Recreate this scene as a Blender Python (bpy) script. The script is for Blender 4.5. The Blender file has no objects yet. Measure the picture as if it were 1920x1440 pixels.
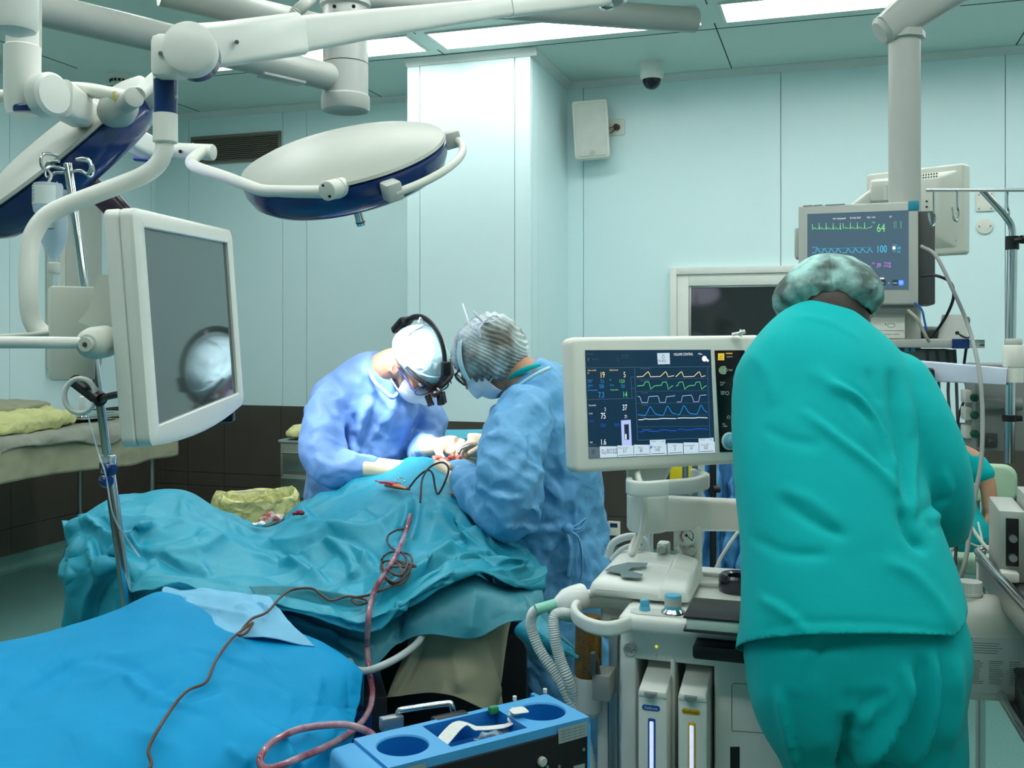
import bpy, bmesh, math, random
import numpy as np
from mathutils import Vector, Matrix

# ------------------------------------------------------------------ camera model
F = 1867.0                      # focal length in pixels of the 1920 px wide frame
CX, CY = 960.0, 630.0           # principal column and horizon row
EYE = 1.5                       # camera height
A = math.radians(17.95)         # the camera looks this far to the left of the room's +Y axis
RT = np.array([math.cos(A), math.sin(A), 0.0])
FW = np.array([-math.sin(A), math.cos(A), 0.0])
UP = np.array([0.0, 0.0, 1.0])
CAM = np.array([0.0, 0.0, EYE])
PI = math.pi
R = math.radians
COL = bpy.context.scene.collection

def W(px, py, d):
    return CAM + RT * ((px - CX) / F * d) + FW * d + UP * ((CY - py) / F * d)
def ray(px, py):
    return RT * ((px - CX) / F) + FW + UP * ((CY - py) / F)
def onY(px, py, Y):
    r = ray(px, py); return CAM + r * (Y / r[1])
def onX(px, py, X):
    r = ray(px, py); return CAM + r * (X / r[0])
def onZ(px, py, Z):
    r = ray(px, py); return CAM + r * ((Z - EYE) / r[2])
def proj(V):
    P = np.asarray(V, float) - CAM
    d = P @ FW
    return CX + F * (P @ RT) / d, CY - F * P[..., 2] / d, d
def C(x, y, z):                 # camera-oriented direction: right, up, towards the viewer
    v = RT * x + UP * y - FW * z
    return v
def unit(v):
    v = np.asarray(v, float); return v / (np.linalg.norm(v) + 1e-12)
def frame(o, x, y, z):          # 4x4 from origin and three axes
    m = Matrix.Identity(4)
    for i in range(3):
        m[i][0], m[i][1], m[i][2], m[i][3] = float(x[i]), float(y[i]), float(z[i]), float(o[i])
    return m
def yawframe(o, yaw):           # x right, y away, z up; yaw turns the right side away from the viewer
    a = A + math.radians(yaw)
    return frame(o, (math.cos(a), math.sin(a), 0), (-math.sin(a), math.cos(a), 0), (0, 0, 1))
def roomframe(o):
    return frame(o, (1, 0, 0), (0, 1, 0), (0, 0, 1))
def basis(n, hint=(0, 0, 1)):
    n = unit(n)
    h = np.asarray(hint, float)
    if abs(n @ unit(h)) > 0.98: h = np.array([1.0, 0.13, 0.2])
    x = unit(np.cross(h, n)); y = np.cross(n, x)
    return x, y, n

# ------------------------------------------------------------------ colours and materials
def c3(r, g, b):
    f = lambda c: (c / 12.92) if c <= 0.04045 else ((c + 0.055) / 1.055) ** 2.4
    return (f(r / 255), f(g / 255), f(b / 255), 1.0)
MATS = {}
def mat(name, rgb, rough=0.5, metal=0.0, vary=0.05, vscale=14.0, bump=0.0, bscale=300.0, coat=0.0,
        trans=0.0, alpha=1.0, emit=None, estr=0.0, ior=1.45, wr=0.0, wscale=14.0, sheen=0.0, spec=0.5, dark=None, dscale=30.0, sss=0.0):
    if name in MATS: return MATS[name]
    m = bpy.data.materials.new(name); m.use_nodes = True
    nt = m.node_tree; N = nt.nodes; L = nt.links
    b = N['Principled BSDF']
    base = c3(*rgb)
    b.inputs['Roughness'].default_value = rough
    b.inputs['Metallic'].default_value = metal
    b.inputs['IOR'].default_value = ior
    b.inputs['Specular IOR Level'].default_value = spec
    b.inputs['Coat Weight'].default_value = coat
    b.inputs['Transmission Weight'].default_value = trans
    b.inputs['Alpha'].default_value = alpha
    b.inputs['Sheen Weight'].default_value = sheen
    b.inputs['Subsurface Weight'].default_value = sss
    if sss: b.inputs['Subsurface Radius'].default_value = (0.02, 0.008, 0.005)
    if emit:
        b.inputs['Emission Color'].default_value = c3(*emit); b.inputs['Emission Strength'].default_value = estr
    tc = N.new('ShaderNodeTexCoord')
    if vary > 0 or dark:
        nz = N.new('ShaderNodeTexNoise'); nz.inputs['Scale'].default_value = dscale if dark else vscale
        nz.inputs['Detail'].default_value = 5 if dark else 3
        L.new(tc.outputs['Object'], nz.inputs['Vector'])
        cr = N.new('ShaderNodeValToRGB')
        cr.color_ramp.elements[0].position = 0.38 if dark else 0.3
        cr.color_ramp.elements[1].position = 0.62 if dark else 0.7
        cr.color_ramp.elements[0].color = c3(*dark) if dark else tuple(c * (1 - vary) for c in base[:3]) + (1,)
        cr.color_ramp.elements[1].color = base if dark else tuple(min(1, c * (1 + vary)) for c in base[:3]) + (1,)
        L.new(nz.outputs['Fac'], cr.inputs['Fac']); L.new(cr.outputs['Color'], b.inputs['Base Color'])
    else:
        b.inputs['Base Color'].default_value = base
    prev = None
    if wr > 0:                  # soft crumple of woven cloth
        wn = N.new('ShaderNodeTexNoise'); wn.inputs['Scale'].default_value = wscale * 0.7; wn.inputs['Detail'].default_value = 2
        L.new(tc.outputs['Object'], wn.inputs['Vector'])
        mx = N.new('ShaderNodeVectorMath'); mx.operation = 'SCALE'; mx.inputs['Scale'].default_value = 0.10
        L.new(wn.outputs['Color'], mx.inputs[0])
        ad = N.new('ShaderNodeVectorMath'); ad.operation = 'ADD'
        L.new(tc.outputs['Object'], ad.inputs[0]); L.new(mx.outputs[0], ad.inputs[1])
        vo = N.new('ShaderNodeTexVoronoi'); vo.feature = 'SMOOTH_F1'; vo.inputs['Scale'].default_value = wscale
        vo.inputs['Smoothness'].default_value = 0.25
        L.new(ad.outputs[0], vo.inputs['Vector'])
        bp = N.new('ShaderNodeBump'); bp.inputs['Strength'].default_value = wr; bp.inputs['Distance'].default_value = 0.35 / wscale
        L.new(vo.outputs['Distance'], bp.inputs['Height']); prev = bp
    if bump > 0:
        bn = N.new('ShaderNodeTexNoise'); bn.inputs['Scale'].default_value = bscale; bn.inputs['Detail'].default_value = 4
        L.new(tc.outputs['Object'], bn.inputs['Vector'])
        b2 = N.new('ShaderNodeBump'); b2.inputs['Strength'].default_value = bump; b2.inputs['Distance'].default_value = 0.6 / bscale
        L.new(bn.outputs['Fac'], b2.inputs['Height'])
        if prev: L.new(prev.outputs['Normal'], b2.inputs['Normal'])
        prev = b2
    if prev: L.new(prev.outputs['Normal'], b.inputs['Normal'])
    MATS[name] = m
    return m
def glow(name, rgb, s=1.0):
    return mat(name, (8, 10, 14), 0.4, vary=0, emit=rgb, estr=s)

# ------------------------------------------------------------------ geometry container
def catmull(P, n):
    P = np.asarray(P, float)
    if len(P) < 3:
        t = np.linspace(0, 1, n)[:, None]; return P[0] * (1 - t) + P[-1] * t
    Q = np.vstack([2 * P[0] - P[1], P, 2 * P[-1] - P[-2]])
    seg = len(P) - 1; t = np.linspace(0, seg, n); i = np.minimum(t.astype(int), seg - 1); f = (t - i)[:, None]
    a, b, c, d = Q[i], Q[i + 1], Q[i + 2], Q[i + 3]
    return 0.5 * ((2 * b) + (-a + c) * f + (2 * a - 5 * b + 4 * c - d) * f * f + (-a + 3 * b - 3 * c + d) * f ** 3)

class G:
    def __init__(s): s.V = []; s.Fc = []; s.M = []; s.n = 0
    def add(s, V, Fc, m=0):
        V = np.asarray(V, float).reshape(-1, 3)
        s.V.append(V); o = s.n
        for f in Fc: s.Fc.append(tuple(int(i) + o for i in f)); s.M.append(m)
        s.n += len(V); return s
    def verts(s): return np.vstack(s.V) if s.V else np.zeros((0, 3))
    def merge(s, g, M=None, m=None):
        V = g.verts()
        if M is not None: V = tf(M, V)
        o = s.n; s.V.append(V); s.n += len(V)
        for f, mm in zip(g.Fc, g.M): s.Fc.append(tuple(i + o for i in f)); s.M.append(mm if m is None else m)
        return s
    def box(s, c, size, bev=0.0, m=0, rot=None, seg=2):
        bm = bmesh.new(); bmesh.ops.create_cube(bm, size=1.0)
        for v in bm.verts: v.co = Vector((v.co.x * size[0], v.co.y * size[1], v.co.z * size[2]))
        if bev > 0:
            bmesh.ops.bevel(bm, geom=list(bm.edges), offset=min(bev, 0.49 * min(size)), segments=seg, affect='EDGES', profile=0.5)
        V = np.array([v.co[:] for v in bm.verts]); bm.verts.index_update()
        Fc = [[v.index for v in f.verts] for f in bm.faces]; bm.free()
        if rot is not None: V = V @ np.asarray(rot).T
        return s.add(V + np.asarray(c, float), Fc, m)
    def ring(s, rings, m=0, caps=True, close=False):      # loft through equal-length closed rings
        k = len(rings[0]); nr = len(rings); Fc = []
        for i in range(nr - 1 + (1 if close else 0)):
            a, b = i * k, ((i + 1) % nr) * k
            for j in range(k): Fc.append((a + j, a + (j + 1) % k, b + (j + 1) % k, b + j))
        if caps and not close:
            Fc.append(tuple(range(k - 1, -1, -1))); Fc.append(tuple((nr - 1) * k + j for j in range(k)))
        return s.add(np.vstack(rings), Fc, m)
    def tube(s, P, r, n=10, m=0, smooth=0, close=False, caps=True, flat=1.0, hint=(0, 0, 1)):
        P = np.asarray(P, float)
        rr = np.full(len(P), r, float) if np.isscalar(r) else np.asarray(r, float)
        if smooth:
            rr = catmull(np.c_[rr, rr, rr], smooth)[:, 0]; P = catmull(P, smooth)
        T = np.gradient(P, axis=0) if len(P) > 2 else np.repeat((P[1] - P[0])[None], 2, 0)
        if close: T = np.roll(P, -1, 0) - np.roll(P, 1, 0)
        T = np.array([unit(t) for t in T])
        x, y, _ = basis(T[0], hint); rings = []
        an = np.linspace(0, 2 * PI, n, endpoint=False)
        for i in range(len(P)):
            x = unit(x - T[i] * (x @ T[i])); y = np.cross(T[i], x)
            rings.append(P[i] + rr[i] * (np.cos(an)[:, None] * x + flat * np.sin(an)[:, None] * y))
        return s.ring(rings, m, caps, close)
    def cyl(s, p0, p1, r, r1=None, n=24, m=0, bev=0.0):
        p0 = np.asarray(p0, float); p1 = np.asarray(p1, float); r1 = r if r1 is None else r1
        if bev:
            L = np.linalg.norm(p1 - p0); return s.lathe([(r - bev, 0), (r - bev * .3, bev * .3), (r, bev), (r1, L - bev), (r1 - bev * .3, L - bev * .3), (r1 - bev, L)], p0, p1 - p0, n, m)
        return s.tube([p0, p1], [r, r1], n, m)
    def lathe(s, prof, o, ax, n=32, m=0, caps=True, sx=1.0, sy=1.0, hint=(0, 0, 1)):
        x, y, z = basis(ax, hint); an = np.linspace(0, 2 * PI, n, endpoint=False)
        return s.ring([np.asarray(o) + z * h + max(r, 1e-5) * (sx * np.cos(an)[:, None] * x + sy * np.sin(an)[:, None] * y) for r, h in prof], m, caps)
    def ell(s, c, r, m=0, M=None, nu=24, nv=16):
        th = np.linspace(0.02, PI - 0.02, nv); ph = np.linspace(0, 2 * PI, nu, endpoint=False)
        rings = []
        for t in th:
            P = np.c_[r[0] * np.sin(t) * np.cos(ph), r[1] * np.sin(t) * np.sin(ph), np.full(nu, -r[2] * np.cos(t))]
            rings.append((P @ np.asarray(M).T if M is not None else P) + np.asarray(c, float))
        return s.ring(rings, m)
    def prism(s, pts, z0, z1, m=0, bev=0.0, seg=2):       # 2D outline extruded along local z, rounded rims
        P = np.asarray(pts, float)
        if np.sum(P[:, 0] * np.roll(P[:, 1], -1) - np.roll(P[:, 0], -1) * P[:, 1]) < 0: P = P[::-1]
        e = np.roll(P, -1, 0) - P; e /= (np.linalg.norm(e, axis=1)[:, None] + 1e-12)
        nn = np.c_[e[:, 1], -e[:, 0]]; vn = nn + np.roll(nn, 1, 0)
        vn /= np.maximum((vn * nn).sum(1), 0.3)[:, None]
        rings = []; st = [(0, 0)]
        if bev: st = [(bev * (1 - math.sin(a)), bev * (1 - math.cos(a))) for a in np.linspace(0, PI / 2, seg + 2)]
        for ins, dz in st: rings.append(np.c_[P - vn * ins, np.full(len(P), z0 + dz)])
        for ins, dz in st[::-1]: rings.append(np.c_[P - vn * ins, np.full(len(P), z1 - dz)])
        if bev:  # st runs from full inset at the rim to none
            rings = [np.c_[P - vn * ins, np.full(len(P), z0 + dz)] for ins, dz in [(bev * (1 - math.sin(a)), bev * (1 - math.cos(a))) for a in np.linspace(0, PI / 2, seg + 2)]] + \
                    [np.c_[P - vn * ins, np.full(len(P), z1 - dz)] for ins, dz in [(bev * (1 - math.sin(a)), bev * (1 - math.cos(a))) for a in np.linspace(PI / 2, 0, seg + 2)]]
        return s.ring(rings, m)

def tf(M, V):
    M = np.array(M); return np.asarray(V) @ M[:3, :3].T + M[:3, 3]
def rrect(w, h, r, k=5, c=(0, 0)):
    P = []
    for sx, sy, a0 in ((1, 1, 0), (-1, 1, 90), (-1, -1, 180), (1, -1, 270)):
        for i in range(k + 1):
            a = R(a0 + 90 * i / k); P.append((c[0] + sx * (w / 2 - r) + r * math.cos(a), c[1] + sy * (h / 2 - r) + r * math.sin(a)))
    return P
def circ(r, n=32, c=(0, 0), ry=None):
    return [(c[0] + r * math.cos(2 * PI * i / n), c[1] + (ry or r) * math.sin(2 * PI * i / n)) for i in range(n)]

# ------------------------------------------------------------------ objects
MW = {}
def thing(name, label, cat, loc, group=None):
    o = bpy.data.objects.new(name, None); COL.objects.link(o)
    o.empty_display_size = 0.05
    o.location = [float(c) for c in loc]; MW[o] = Matrix.Translation([float(c) for c in loc])
    o['label'] = label; o['category'] = cat
    if group: o['group'] = group
    return o
def mesh_of(V, Fc, mi, mats, sharp=38.0, name='mesh'):
    me = bpy.data.meshes.new(name)
    me.from_pydata([tuple(v) for v in V], [], Fc)
    for m in mats: me.materials.append(m)
    if len(mats) > 1: me.polygons.foreach_set('material_index', np.array(mi, dtype=np.int32))
    me.validate(); me.shade_smooth()
    if sharp: me.set_sharp_from_angle(angle=R(sharp))
    me.update(); return me
def obj(name, g, mats, parent=None, label=None, cat=None, group=None, kind=None, fr=None, sharp=38.0, fix=True):
    if not isinstance(mats, (list, tuple)): mats = [mats]
    V = g.verts()
    if fr is not None: V = tf(fr, V)
    if parent is not None:
        M = MW[parent]
    else:
        M = Matrix.Translation((float((V[:, 0].min() + V[:, 0].max()) / 2), float((V[:, 1].min() + V[:, 1].max()) / 2), float(V[:, 2].min())))
    Vl = tf(M.inverted(), V)
    me = mesh_of(Vl, g.Fc, g.M, mats, sharp, name)
    if fix:
        bm = bmesh.new(); bm.from_mesh(me); bmesh.ops.recalc_face_normals(bm, faces=bm.faces); bm.to_mesh(me); bm.free()
        if sharp: me.set_sharp_from_angle(angle=R(sharp))
    o = bpy.data.objects.new(name, me); COL.objects.link(o)
    if parent is not None:
        o.parent = parent; MW[o] = M.copy()
    else:
        o.location = M.translation; MW[o] = M
    if label: o['label'] = label
    if cat: o['category'] = cat
    if group: o['group'] = group
    if kind: o['kind'] = kind
    return o
def struct(name, g, mats, parent=None, fr=None, sharp=38.0):
    return obj(name, g, mats, parent, kind='structure' if parent is None else None, fr=fr, sharp=sharp)
def solid(o, t, off=-1):
    m = o.modifiers.new('thickness', 'SOLIDIFY'); m.thickness = t; m.offset = off; return o

# ------------------------------------------------------------------ noise, folds and organic surfaces
def _h(i, j, k, s):
    n = (i * 374761393 + j * 668265263 + k * 2147483647 + s * 1274126177).astype(np.int64) & 0xffffffff
    n = ((n ^ (n >> 13)) * 1274126177) & 0xffffffff
    n = (n ^ (n >> 16)) & 0xffffff
    return n / float(0xffffff) * 2 - 1
def noise3(V, s, seed=0):
    P = np.asarray(V) * s + 1000.0
    i = np.floor(P).astype(np.int64); f = P - i; f = f * f * (3 - 2 * f); r = 0
    for a in (0, 1):
        for b in (0, 1):
            for c in (0, 1):
                w = (f[:, 0] if a else 1 - f[:, 0]) * (f[:, 1] if b else 1 - f[:, 1]) * (f[:, 2] if c else 1 - f[:, 2])
                r = r + w * _h(i[:, 0] + a, i[:, 1] + b, i[:, 2] + c, seed)
    return r
def crumple(V, size, seed=0, warp=0.35, stretch=(1, 1, 1)):
    """creased facets of a mean size, about -0.5..0.5: bowls that meet in sharp ridges"""
    V = np.asarray(V) * np.asarray(stretch)
    V = V + warp * size * np.c_[noise3(V, 1.1 / size, seed + 1), noise3(V, 1.1 / size, seed + 2), noise3(V, 1.1 / size, seed + 3)]
    P = V / size + 500.0; i0 = np.floor(P).astype(np.int64); best = np.full(len(P), 9.0); sec = np.full(len(P), 9.0)
    for a in (-1, 0, 1):
        for b in (-1, 0, 1):
            for c in (-1, 0, 1):
                i, j, k = i0[:, 0] + a, i0[:, 1] + b, i0[:, 2] + c
                q = np.c_[i + 0.5 + 0.45 * _h(i, j, k, seed + 11), j + 0.5 + 0.45 * _h(i, j, k, seed + 12), k + 0.5 + 0.45 * _h(i, j, k, seed + 13)]
                d = np.linalg.norm(P - q, axis=1)
                sec = np.where(d < best, best, np.minimum(sec, d)); best = np.minimum(best, d)
    return 0.6 * (best - 0.5) - 0.25 * np.clip(sec - best, 0, .6) + 0.07
def along(V, e, k=.6):
    e = unit(e); return V - k * np.outer(V @ e, e)
def facet(u, v, size, seed=0, warp=.35, ang=.4):
    """flat triangular facets that meet in straight creases, like refolded paper drape; about -0.5..0.5"""
    P = np.c_[u * math.cos(ang) - v * math.sin(ang), u * math.sin(ang) + v * math.cos(ang), np.zeros(len(u))]
    P = P + warp * size * np.c_[noise3(P, .8 / size, seed + 1), noise3(P, .8 / size, seed + 2), np.zeros(len(u))]
    x, y = P[:, 0] / size + 300, P[:, 1] / size * 1.1 + 300; i, j = np.floor(x).astype(np.int64), np.floor(y).astype(np.int64); f, g_ = x - i, y - j
    z = np.zeros_like(i); H = lambda a, b: _h(i + a, j + b, z, seed + 7) * .5
    flip = ((i + j) & 1) == 1; f = np.where(flip, 1 - f, f)
    a, b, c, d = np.where(flip, H(1, 0), H(0, 0)), np.where(flip, H(0, 0), H(1, 0)), np.where(flip, H(1, 1), H(0, 1)), np.where(flip, H(0, 1), H(1, 1))
    return np.where(f + g_ < 1, a + (b - a) * f + (c - a) * g_, d + (c - d) * (1 - f) + (b - d) * (1 - g_))
def normals(V, Fc):
    me = bpy.data.meshes.new('t'); me.from_pydata([tuple(v) for v in V], [], Fc); me.update()
    n = np.zeros(len(V) * 3); me.vertices.foreach_get('normal', n); bpy.data.meshes.remove(me)
    return n.reshape(-1, 3)
def seglines(px, py, pts):
    """signed distance in pixels to a polyline and the running fraction along it"""
    P = np.asarray(pts, float); best = np.full(len(px), 1e9); sg = np.zeros(len(px)); tt = np.zeros(len(px))
    L = np.linalg.norm(np.diff(P, axis=0), axis=1); cum = np.r_[0, np.cumsum(L)]
    for i in range(len(P) - 1):
        a, b = P[i], P[i + 1]; e = (b - a) / L[i]
        t = np.clip((px - a[0]) * e[0] + (py - a[1]) * e[1], 0, L[i])
        dx, dy = px - a[0] - t * e[0], py - a[1] - t * e[1]; d = np.hypot(dx, dy)
        k = d < best; best = np.where(k, d, best)
        sg = np.where(k, np.sign(e[0] * dy - e[1] * dx), sg); tt = np.where(k, (cum[i] + t) / cum[-1], tt)
    return best, best * sg, tt
def fold(V, N, lines, two=True):
    """press creases into a surface: (points, width px, height m[, kind]); r ridge, s step fold, v valley"""
    px, py, d = proj(V); face = np.clip(-(N @ FW) * 3.0, 0, 1) if two else 1.0
    out = np.zeros(len(V))
    for ln in lines:
        pts, w, h = ln[0], ln[1], ln[2]; kd = ln[3] if len(ln) > 3 else 'r'
        x0, y0 = np.min(pts, axis=0) - 4 * w; x1, y1 = np.max(pts, axis=0) + 4 * w
        k = (px > x0) & (px < x1) & (py > y0) & (py < y1)
        if not k.any(): continue
        b, sd, t = seglines(px[k], py[k], catmull(pts, 4 * len(pts)) if len(pts) > 2 else pts)
        end = np.clip(np.minimum(t, 1 - t) * 5, 0.0, 1) ** .7
        u = b / w; sdw = sd / w
        if kd == 'r': p = np.exp(-np.abs(u) ** 1.3)
        elif kd == 'v': p = -np.exp(-np.abs(u) ** 1.3)
        else: p = np.exp(-(np.clip(sdw, 0, 9) * .8) ** 2) * (sdw > 0) + np.exp(-(np.abs(sdw) * 1.7) ** 1.5) * (sdw <= 0) - .45 * np.exp(-((sdw + .8) * 1.6) ** 2)
        out[k] += h * p * end
    return V + N * (out * face)[:, None]
def organic(parts, voxel, smooth=6, fac=0.5):
    g = G()
    for p in parts: g.merge(p)
    me = bpy.data.meshes.new('o'); me.from_pydata([tuple(v) for v in g.verts()], [], g.Fc)
    bm = bmesh.new(); bm.from_mesh(me); bmesh.ops.recalc_face_normals(bm, faces=bm.faces); bm.to_mesh(me); bm.free()
    o = bpy.data.objects.new('o', me); COL.objects.link(o)
    r = o.modifiers.new('r', 'REMESH'); r.mode = 'VOXEL'; r.voxel_size = voxel; r.adaptivity = 0
    s = o.modifiers.new('s', 'SMOOTH'); s.iterations = smooth; s.factor = fac
    dg = bpy.context.evaluated_depsgraph_get(); dg.update()
    m2 = bpy.data.meshes.new_from_object(o.evaluated_get(dg))
    V = np.zeros(len(m2.vertices) * 3); m2.vertices.foreach_get('co', V); V = V.reshape(-1, 3)
    Fc = [tuple(p.vertices) for p in m2.polygons]
    bpy.data.objects.remove(o); bpy.data.meshes.remove(me); bpy.data.meshes.remove(m2)
    return V, Fc
def relax(V, Fc, it=2, k=.5):
    E = np.unique(np.sort(np.array([(f[i], f[(i + 1) % len(f)]) for f in Fc for i in range(len(f))]), axis=1), axis=0)
    n = np.bincount(E.ravel(), minlength=len(V))[:, None]
    for _ in range(it):
        S = np.zeros_like(V)
        for c in range(3): S[:, c] = np.bincount(E[:, 0], V[E[:, 1], c], len(V)) + np.bincount(E[:, 1], V[E[:, 0], c], len(V))
        V = V + k * (S / np.maximum(n, 1) - V)
    return V
def hem_cut(V, Fc, co, no, inside=None):
    """trim a closed garment along a plane (keeping the side away from no) to leave a clean open edge"""
    bm = bmesh.new(); vs = [bm.verts.new(v) for v in V]
    for f in Fc: bm.faces.new([vs[i] for i in f])
    bm.verts.index_update(); k = np.ones(len(V), bool) if inside is None else inside(V); fs = [f for f in bm.faces if all(k[v.index] for v in f.verts)]
    es = {e for f in fs for e in f.edges}; vv = {v for f in fs for v in f.verts}
    bmesh.ops.bisect_plane(bm, geom=list(vv) + list(es) + fs, plane_co=[float(c) for c in co], plane_no=[float(c) for c in no], clear_outer=True); bmesh.ops.remove_doubles(bm, verts=bm.verts, dist=.0018)
    bm.verts.index_update(); V2 = np.array([v.co[:] for v in bm.verts]); F2 = [tuple(v.index for v in f.verts) for f in bm.faces]; bm.free(); return V2, F2
def mesh_g(V, Fc):
    g = G(); g.V = [np.asarray(V)]; g.Fc = [tuple(f) for f in Fc]; g.M = [0] * len(Fc); g.n = len(V); return g
def grid_surface(ctrl, nu, nv):
    """smooth sheet through rows of (px, py, depth) points"""
    P = np.array([[W(*p) for p in row] for row in ctrl])
    A1 = np.array([catmull(P[i], nu) for i in range(P.shape[0])])
    B = np.array([catmull(A1[:, j], nv) for j in range(nu)])          # nu x nv
    V = B.transpose(1, 0, 2).reshape(-1, 3)
    Fc = [(i * nu + j, i * nu + j + 1, (i + 1) * nu + j + 1, (i + 1) * nu + j) for i in range(nv - 1) for j in range(nu - 1)]
    N = normals(V, Fc)
    return V, Fc, N
SURF = []
def surf_d(px, py, default=2.5, rad=9):
    best = None
    for sx, sy, sd in SURF:
        k = (np.abs(sx - px) < rad) & (np.abs(sy - py) < rad)
        if k.any():
            m = np.min(sd[k]); best = m if best is None else min(best, m)
    return default if best is None else best
def on_surf(pts, lift=0.012, n=60, default=None):
    P = catmull(np.array([(p[0], p[1], 0) for p in pts], float), n)[:, :2]; ds = []
    for x, y in P: ds.append(surf_d(x, y, np.nan))
    ds = np.array(ds); k = np.isnan(ds)
    if k.all(): ds[:] = default or 2.5
    elif k.any(): ds[k] = np.interp(np.flatnonzero(k), np.flatnonzero(~k), ds[~k])
    for _ in range(2): ds = np.minimum(ds, np.r_[ds[0], ds[:-1], ][:len(ds)] * .5 + np.r_[ds[1:], ds[-1]] * .5)
    return np.array([W(x, y, d - lift) for (x, y), d in zip(P, ds)])

# ------------------------------------------------------------------ lettering and drawings on flat panels
TXT = {}
def text_mesh(s, align='LEFT'):
    if (s, align) in TXT: return TXT[(s, align)]
    cu = bpy.data.curves.new('t', 'FONT'); cu.body = s; cu.align_x = align; cu.size = 1.0; cu.resolution_u = 3
    o = bpy.data.objects.new('t', cu); COL.objects.link(o)
    dg = bpy.context.evaluated_depsgraph_get(); dg.update()
    me = bpy.data.meshes.new_from_object(o.evaluated_get(dg))
    V = np.array([v.co[:] for v in me.vertices]).reshape(-1, 3); Fc = [tuple(p.vertices) for p in me.polygons]
    bpy.data.objects.remove(o); bpy.data.curves.remove(cu); bpy.data.meshes.remove(me)
    TXT[(s, align)] = (V, Fc); return V, Fc
class Panel:
    """a flat face in space: origin, right, up, outward normal; draws at the spots where the photo shows them"""
    def __init__(s, o, u, v, n, off=0.0006):
        s.o, s.u, s.v, s.n, s.off = [np.asarray(x, float) for x in (o, u, v, n)] + [off]; s.g = G(); s.k = 0
    def hit(s, px, py):
        r = ray(px, py); t = ((s.o - CAM) @ s.n) / (r @ s.n); P = CAM + r * t
        return np.array([(P - s.o) @ s.u, (P - s.o) @ s.v])
    def at(s, a, b, lift=0): return s.o + s.u * a + s.v * b + s.n * (s.off + lift)
    def _up(s): s.k += 1; return 0.0000012 * s.k
    def poly(s, pts, m, lift=0):                     # pixel outline
        e = s._up(); Q = [s.hit(*p) for p in pts]
        s.g.add([s.at(a, b, lift + e) for a, b in Q], [tuple(range(len(Q)))], m)
    def rect(s, x0, y0, x1, y1, m, lift=0): s.poly([(x0, y0), (x1, y0), (x1, y1), (x0, y1)], m, lift)
    def line(s, pts, w, m, lift=0.0002):             # pixel polyline, width px
        e = s._up(); d = proj(s.o)[2]; hw = w * d / F / 2
        Q = np.array([s.hit(*p) for p in pts])
        T = np.gradient(Q, axis=0) if len(Q) > 2 else np.repeat((Q[1] - Q[0])[None], 2, 0)
        T /= np.linalg.norm(T, axis=1)[:, None] + 1e-9; Nn = np.c_[-T[:, 1], T[:, 0]]
        V = [s.at(a, b, lift + e) for a, b in Q + Nn * hw] + [s.at(a, b, lift + e) for a, b in Q - Nn * hw]; k = len(Q)
        s.g.add(V, [(i, i + 1, k + i + 1, k + i) for i in range(k - 1)], m)
    def text(s, st, px, py, h, m, align='LEFT', sx=0.85, lift=0.0002):   # baseline start, capital height px
        V, Fc = text_mesh(st, align)
        if not len(V): return
        d = proj(s.o)[2]; sz = h * d / F / 0.72; a, b = s.hit(px, py)
        s.g.add([s.at(a + x * sz * sx, b + y * sz, lift) for x, y, _ in V], Fc, m)
# ------------------------------------------------------------------ materials
M_wall = mat('wall_panel_enamel', (220, 244, 246), 0.32, vary=0.015, vscale=1.5, bump=0.03, bscale=120)
M_seam = mat('panel_seam', (206, 228, 236), 0.5)
M_ceil = mat('ceiling_panel_enamel', (206, 228, 220), 0.4, vary=0.015, vscale=2)
M_dado = mat('brushed_dark_dado', (92, 86, 78), 0.35, metal=0.35, vary=0.06, vscale=6, bump=0.05, bscale=90)
M_dseam = mat('dado_seam', (120, 132, 132), 0.4)
M_trim = mat('white_cornice', (218, 224, 220), 0.45, vary=0.02)
M_floor = mat('speckled_teal_vinyl', (104, 146, 140), 0.38, vary=0.06, vscale=2, dark=(84, 128, 122), dscale=160)
M_white = mat('white_enamel', (228, 230, 222), 0.3, vary=0.02)
M_white2 = mat('warm_white_plastic', (226, 226, 214), 0.38, vary=0.02, bump=0.02, bscale=400)
M_offw = mat('off_white_plastic', (208, 212, 200), 0.42, vary=0.02, bump=0.02, bscale=400)
M_grey = mat('light_grey_plastic', (184, 188, 180), 0.42, vary=0.02, bump=0.02, bscale=400)
M_mgrey = mat('mid_grey_plastic', (140, 144, 140), 0.45, vary=0.03)
M_dgrey = mat('dark_grey_plastic', (74, 78, 78), 0.45, vary=0.04)
M_black = mat('black_plastic', (22, 22, 24), 0.38, vary=0.1)
M_rubber = mat('black_rubber', (28, 28, 30), 0.6, vary=0.1)
M_armg = mat('pendant_grey_enamel', (176, 180, 174), 0.34, vary=0.02)
M_chrome = mat('polished_steel', (205, 208, 208), 0.14, metal=1.0, vary=0.02)
M_steel = mat('brushed_steel', (170, 172, 168), 0.32, metal=0.9, vary=0.03)
M_blue = mat('deep_blue_plastic', (12, 46, 104), 0.22, vary=0.05, coat=0.4)
M_seam2 = mat('shadow_gap', (58, 62, 60), 0.7, vary=0.0)
M_glassd = mat('dark_window_glass', (42, 48, 48), 0.06, vary=0.05, spec=0.6)

CEIL = 3.21; BACK = 6.52; LEFT = -5.03; RIGHT = 3.6; FRONT = -2.6; DADO = 0.98

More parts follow.
